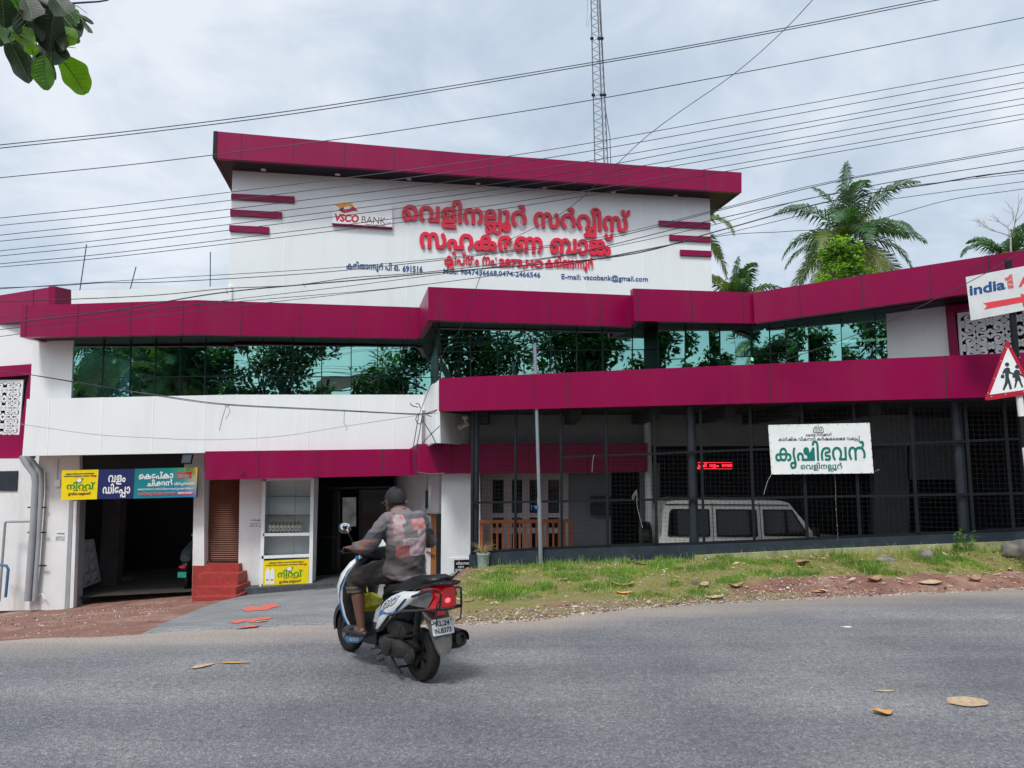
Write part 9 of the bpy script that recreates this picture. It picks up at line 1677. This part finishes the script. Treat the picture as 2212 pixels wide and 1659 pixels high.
me = bpy.data.meshes.new("bag_body"); bm.to_mesh(me); bm.free(); me.materials.append(pbr("yellow_plastic", (.62, .58, .04), .35, var=.15, vscale=12)); me.polygons.foreach_set("use_smooth", [True] * len(me.polygons)); link("bag_body", me, bag, True)
mb = MB(); mb.tube([(.38, .02, .60), (.45, .0, .70), (.48, .0, .72)], .008, 6); obj("bag_handle", mb, MATS["yellow_plastic"], bag, 60, True)

# ---------------------------------------------------------------- the rider
man = thing("person", RIDE, "man in dark cap, patchwork plaid shirt and rolled brown shorts riding the scooter", "person", None, RIDE_ROT)
def remesh(name, mb, mats, voxel, smooth, fold=None, paint=None, parent=man):
    me = mb.mesh(name, mats); o = bpy.data.objects.new(name, me); COL.objects.link(o)
    m = o.modifiers.new("r", 'REMESH'); m.mode = 'VOXEL'; m.voxel_size = voxel
    m2 = o.modifiers.new("s", 'SMOOTH'); m2.factor = .5; m2.iterations = smooth
    dg = bpy.context.evaluated_depsgraph_get(); dg.update(); me2 = bpy.data.meshes.new_from_object(o.evaluated_get(dg)); bpy.data.objects.remove(o); bpy.data.meshes.remove(me); me2.name = name
    if fold:
        ns = [v.normal.copy() for v in me2.vertices]
        for v, n_ in zip(me2.vertices, ns): v.co += n_ * fold(v.co)
    if paint:
        ca = me2.color_attributes.new("cloth", 'FLOAT_COLOR', 'POINT')
        for v in me2.vertices: ca.data[v.index].color = (*paint(v.co), 1)
    me2.materials.clear(); me2.materials.append(mats); me2.polygons.foreach_set("use_smooth", [True] * len(me2.polygons)); return link(name, me2, parent, True)
def chain(mb, pts, rs, n=12):
    mb.tube(pts, rs, n)
    for p, r_ in zip(pts, rs): mb.ball(p, r_, 12)
skin = pbr("skin", (.115, .048, .030), .5, var=.15, vscale=9, bump=.1, bscale=120)
mb = MB()
mb.ball((-.050, 0, 1.485), .098, 20, squash=(.98, .80, 1.0)); mb.ball((-.015, 0, 1.435), .085, 16, squash=(.85, .78, 1.0)); mb.ball((.045, 0, 1.392), .035, 10, squash=(.9, 1.1, .7)); mb.ball((.082, 0, 1.463), .017, 10, squash=(1.2, .8, 1.1)); mb.tube([(.052, 0, 1.505), (.072, 0, 1.485), (.084, 0, 1.462)], [.010, .012, .014], 8); mb.ball((.064, 0, 1.425), .018, 10, squash=(.7, 1.5, .6)); mb.ball((.05, 0, 1.508), .03, 10, squash=(.8, 1.9, .45))
for s in (1, -1): mb.ball((-.045, s * .082, 1.465), .030, 12, squash=(.75, .35, 1.15)); mb.ball((.035, s * .045, 1.45), .028, 10)
chain(mb, [(-.165, 0, 1.36), (-.11, 0, 1.40), (-.07, 0, 1.44)], [.066, .058, .056])
mb.loft([[V((cx + rx * math.cos(2 * math.pi * k / 20), ry * math.sin(2 * math.pi * k / 20), z)) for k in range(20)] for z, cx, rx, ry in ((.80, -.19, .12, .15), (.92, -.22, .11, .145), (1.05, -.235, .105, .145), (1.2, -.225, .105, .165), (1.31, -.20, .09, .165), (1.37, -.17, .06, .09))])
for s in (1, -1):
    chain(mb, [(-.19, s * .165, 1.325), (-.165, s * .245, 1.22), (-.14, s * .318, 1.105)], [.052, .046, .040]); chain(mb, [(-.14, s * .318, 1.105), (-.04, s * .337, 1.082), (.085, s * .342, 1.060)], [.040, .040, .028])
    mb.loft([[V((x, s * .338 + w * math.cos(2 * math.pi * k / 12), z + h * math.sin(2 * math.pi * k / 12))) for k in range(12)] for x, z, w, h in ((.07, 1.060, .026, .022), (.11, 1.062, .040, .020), (.15, 1.062, .044, .018), (.178, 1.060, .040, .014))])
    for y, l, r_ in ((.298, 1.0, .0095), (.324, 1.08, .0100), (.350, 1.03, .0096), (.374, .9, .0085)):
        chain(mb, [(.165, s * y, 1.062), (.165 + .038 * l, s * y, 1.060), (.170 + .050 * l, s * (y + .001), 1.036), (.170 + .038 * l, s * y, 1.008)], [r_ * 1.1, r_, r_ * .95, r_ * .85], 8)
    chain(mb, [(.105, s * .305, 1.052), (.145, s * .282, 1.030), (.180, s * .276, 1.004)], [.014, .0115, .0095], 8)
    chain(mb, [(-.17, s * .085, .86), (.06, s * .145, .825), (.27, s * .20, .762)], [.085, .078, .062]); chain(mb, [(.27, s * .20, .755), (.225, s * .205, .60), (.185, s * .205, .45), (.150, s * .205, .335)], [.058, .060, .044, .034])
    chain(mb, [(.125, s * .205, .312), (.20, s * .207, .320), (.30, s * .214, .305), (.375, s * .222, .292)], [.034, .036, .033, .020])
body = remesh("body", mb, skin, .0065, 3); body.data.name = "body"
mb = MB()
for s in (1, -1): mb.ball((.050, s * .032, 1.484), .011, 10)
obj("eyes", mb, pbr("eye_white", (.6, .58, .55), .2, var=0), man, 60, True)
mb = MB(); mb.ball((-.058, 0, 1.482), .103, 22, squash=(.97, .82, .97)); hair_bm = mb; mb2 = MB(); keep = [f for f in mb.f if (lambda c: c.x < -.02 - .9 * max(0, 1.47 - c.z) and c.z > 1.425)(sum((mb.v[i] for i in f), V()) / len(f))]; mb2.v = mb.v; mb2.f = keep; mb2.m = [0] * len(keep); obj("hair", mb2, pbr("dark_hair", (.012, .010, .009), .6, var=.3, vscale=60), man, 60, True)
cap_m = pbr("cap_cloth", (.0035, .004, .006), .75, var=.2, vscale=30, bump=.2, bscale=160); mb = MB(); rings = []
for k in range(9):
    a = R(90 * k / 8.6); zc = 1.470; rings.append([V((-.052 + .114 * math.cos(a) ** .8 * math.cos(b_), .091 * math.cos(a) ** .75 * math.sin(b_), zc + .120 * math.sin(a) + .012 * math.cos(b_))) for b_ in [2 * math.pi * j / 24 for j in range(24)]])
mb.loft(rings); mb.ball((-.055, 0, 1.591), .009, 8, squash=(1, 1, .6)); cp = obj("cap", mb, cap_m, man, 60, True)
mb = MB(); top = [];
for i in range(5):
    t_ = i / 4; top.append([V((-.055 + (.108 + .10 * t_ * max(0, math.cos(b_)) ** .6) * math.cos(b_), (.090 + .012 * t_) * math.sin(b_), 1.480 - .035 * t_ * math.cos(b_) - .016 * math.sin(b_) ** 2)) for b_ in [R(-72 + 144 * j / 16) for j in range(17)]])
mb.loft(top, closed=False, cap=False); mb.loft([[p - V((0, 0, .005)) for p in r_] for r_ in top], closed=False, cap=False); obj("brim", mb, cap_m, cp, 60, True)
mb = MB(); mb.box((-.164, -.045, 1.470), .006, .022, .020, Matrix.Rotation(R(24), 3, 'Z')); obj("buckle", mb, pbr("brass", (.55, .40, .20), .35, metal=.7, var=0), cp, None, True)
# shirt
def folds(co):
    n1 = noise.noise(V((co.x * 4, co.y * 6 + co.z * 3.5, co.z * 12 - co.y * 12))) + .5 * noise.noise(V((co.y * 16, co.z * 3, co.x * 5))); n2 = noise.noise(V((co.x * 9 + 4, co.y * 9, co.z * 24 + co.y * 10))); low = 1.25 - sstep(.9, 1.2, co.z) * .6
    return (.013 * n1 + .009 * n2) * low + (.005 * (1 - abs(noise.noise(V((co.x * 3, co.y * 7 - co.z * 6, co.z * 7)))) * 3) if co.z < 1.3 else 0)
PATCHES = [((640, 295, 860, 335), (.075, .085, .105)), ((555, 300, 640, 372), (.36, .29, .29)), ((690, 330, 826, 425), (.45, .205, .19)), ((615, 372, 722, 492), (.135, .135, .142)), ((545, 372, 615, 480), (.33, .25, .25)), ((722, 405, 812, 500), (.38, .31, .32)), ((600, 492, 720, 548), (.40, .32, .33)), ((545, 480, 600, 548), (.20, .17, .18)), ((720, 500, 790, 640), (.40, .31, .325)), ((560, 545, 652, 648), (.235, .062, .055)), ((652, 548, 720, 640), (.40, .33, .34)), ((782, 500, 834, 650), (.26, .13, .095)), ((812, 420, 900, 505), (.05, .055, .065)), ((540, 640, 750, 800), (.050, .047, .047)), ((748, 640, 806, 800), (.022, .025, .032)), ((806, 645, 900, 800), (.40, .20, .18)), ((480, 540, 560, 800), (.03, .03, .032))]
def plaid(co):
    if abs(co.y) > .205 or (co.x > -.1 and co.z > .98):
        d = co.z; s = noise.noise(V((co.x * 3, co.y * 3, co.z * 4)))
        if co.x < -.12 and co.z > 1.16: return (.105, .10, .105) if co.z > 1.22 else (.045, .046, .052)
        if co.x < -.02: return (.20, .085, .075) if (int((co.x + co.z) * 14) % 2) else (.11, .085, .09)
        return (.07, .06, .058)
    w1 = noise.noise(co * 13) * 4; w2 = noise.noise(co * 13 + V((5, 3, 1))) * 4; px = 540 + (.18 - co.y) / .36 * 300 + w1; py = 300 + (1.36 - co.z) / .48 * 470 + w2
    for (x0, y0, x1, y1), c_ in PATCHES:
        if x0 <= px < x1 and y0 <= py < y1:
            if c_[0] > .3 and abs((px % 74) - 30) < 11 and abs((py % 74) - 22) < 13: return (c_[0] * .95, c_[1] * .55, c_[2] * .55)
            if c_[0] > .3 and (abs((px % 74) - 30) < 11 or abs((py % 74) - 22) < 13): return (c_[0] * .92, c_[1] * .82, c_[2] * .84)
            return tuple(.86 * a_ + .14 * b_ for a_, b_ in zip(c_, (.19, .14, .145)))
    return (.155, .12, .125)
cm, t, b = nodes_of("plaid_cloth"); q = NT(t); va = t.nodes.new("ShaderNodeAttribute"); va.attribute_name = "cloth"; t.links.new(q.mix(1.0, va.outputs["Color"], q.ramp(q.noise(60, 4, .7), (.3, .95), (.7, 1.25)), 'MULTIPLY'), b.inputs["Base Color"]); b.inputs["Roughness"].default_value = .85; t.links.new(q.bump(q.noise(28, 4, .6), .35, .01), b.inputs["Normal"])
mb = MB(); mb.loft([[V((cx + rx * math.cos(2 * math.pi * k / 28), ry * math.copysign(abs(math.sin(2 * math.pi * k / 28)) ** .85, math.sin(2 * math.pi * k / 28)), z + (.03 * math.cos(2 * math.pi * k / 28) if z < .9 else 0))) for k in range(28)] for z, cx, rx, ry in ((.835, -.215, .175, .205), (.90, -.225, .158, .193), (.98, -.24, .142, .182), (1.10, -.245, .138, .188), (1.22, -.232, .132, .200), (1.30, -.212, .118, .200), (1.35, -.19, .098, .168), (1.380, -.168, .080, .108), (1.398, -.150, .072, .078), (1.408, -.138, .069, .071))])
for s in (1, -1): chain(mb, [(-.195, s * .155, 1.318), (-.175, s * .225, 1.235), (-.145, s * .318, 1.105)], [.074, .070, .066]); chain(mb, [(-.145, s * .318, 1.105), (-.06, s * .336, 1.085), (.025, s * .341, 1.072)], [.066, .060, .055])
remesh("shirt", mb, cm, .0065, 4, folds, plaid)
mb = MB(); mb.loft([[V((-.118 + .068 * (1 + w) * math.cos(2 * math.pi * k / 24), .070 * (1 + w) * math.sin(2 * math.pi * k / 24), z + .018 * math.cos(2 * math.pi * k / 24) * -1)) for k in range(24)] for z, w in ((1.380, .10), (1.402, .12), (1.408, .05), (1.398, .0))], cap=False); obj("collar", mb, pbr("collar_cloth", (.24, .17, .17), .85, var=.2, vscale=30), man, 60, True)
sm_ = pbr("brown_cloth", (.030, .024, .021), .9, var=.3, vscale=16, bump=.3, bscale=30); mb = MB(); mb.ball((-.185, 0, .87), .15, 18, squash=(1.05, 1.12, .62))
for s in (1, -1): chain(mb, [(-.16, s * .085, .86), (.04, s * .142, .832), (.24, s * .197, .775), (.275, s * .202, .745)], [.108, .104, .092, .088]); chain(mb, [(.275, s * .202, .745), (.262, s * .204, .675)], [.088, .084])
def sfold(co): return .008 * noise.noise(V((co.x * 7 + co.z * 10, co.y * 8, co.z * 8 - co.x * 12))) + .006 * noise.noise(V((co.x * 18, co.y * 14, co.z * 16 + co.x * 14)))
so = remesh("shorts", mb, sm_, .0075, 3, sfold)
for s in (1, -1):
    hm = MB(); hm.lathe((.266, s * .204, .690), V((-.1, 0, -1)), [(.088, -.008), (.093, .0), (.094, .018), (.086, .024)], 22, cap=False); hm.lathe((.261, s * .204, .665), V((-.1, 0, -1)), [(.084, -.004), (.090, .006), (.088, .022), (.070, .018)], 22, cap=False)
    obj("rolled_hem", hm, MATS.get("hem_cloth") or pbr("hem_cloth", (.085, .07, .06), .9, var=.25, vscale=20), so, 60, True)
shoe = pbr("black_sandal", (.012, .012, .013), .45, var=.3, vscale=20)
for s in (1, -1):
    mb = MB(); chain(mb, [(.09, s * .205, .298), (.20, s * .207, .292), (.31, s * .215, .290), (.40, s * .224, .284)], [.036, .042, .046, .032], 12); chain(mb, [(.23, s * .208, .325), (.32, s * .215, .310), (.40, s * .222, .296)], [.034, .036, .028]); o = remesh("sandal", mb, shoe, .007, 2)
    for v in o.data.vertices: v.co.z = max(v.co.z, .278)
    mb = MB()
    for k in range(5): x = .24 + .032 * k; mb.tube([(x, s * (.21 + .043 * math.cos(R(a))), .315 - .006 * k + .030 * math.sin(R(a))) for a in range(0, 181, 20)], .005, 5)
    obj("strap", mb, MATS["black_plastic"], o, 60, True)
# parked scooter inside the depot, its seat under a dark cover
pk = at(404, 1262, 17.4); pk.z = terrain(pk.x, 16.9) + .05; ps = thing("parked_scooter", pk, "dark scooter with green number plate parked at the depot's right edge", "scooter")
mb = MB(); mb.lathe(pk + V((-.045, .1, .2)), (1, 0, 0), [(.12, 0), (.19, 0), (.2, .045), (.19, .09), (.12, .09)], 24); obj("rear_wheel", mb, tyre_m, ps, 40)
sq = lambda y, hw, z0, z1: [V((pk.x + a * hw, pk.y + y, pk.z + z0 + (z1 - z0) * b_)) for a, b_ in ((-.6, 0), (.6, 0), (1, .35), (.9, .8), (.5, 1), (-.5, 1), (-.9, .8), (-1, .35))]
mb = MB(); mb.loft([sq(-.22, .08, .52, .62), sq(-.12, .14, .42, .74), sq(.1, .17, .36, .80), sq(.5, .15, .3, .78), sq(.8, .12, .3, .6), sq(1.0, .2, .3, .95), sq(1.12, .12, .4, 1.0)]); obj("body", mb, sc_black, ps, 40)
mb = MB(); mb.loft([sq(-.16, .12, .72, .84), sq(-.02, .19, .62, 1.0), sq(.25, .2, .66, 1.12), sq(.5, .17, .7, 1.2), sq(.75, .08, .85, 1.25)]); obj("seat_cover", mb, pbr("dark_cover", (.045, .06, .062), .5, var=.4, vscale=8, bump=.5, bscale=10), ps, 40)
mb = MB(); mb.box(pk + V((-.02, -.24, .42)), .2, .02, .13); obj("number_plate", mb, pbr("green_plate", (.02, .30, .22), .4, var=.3, vscale=30), ps)
mb = MB(); mb.box(pk + V((-.02, -.24, .60)), .14, .05, .05); obj("tail_lamp", mb, red_ink, ps)
mb = MB(); mb.tube([pk + V((-.18, .85, 1.0)), pk + V((-.24, .8, 1.22))], .008, 6); mb.ball(pk + V((-.25, .79, 1.24)), .06, 10, squash=(1, .3, .7)); obj("mirror", mb, white_plastic, ps, 60)
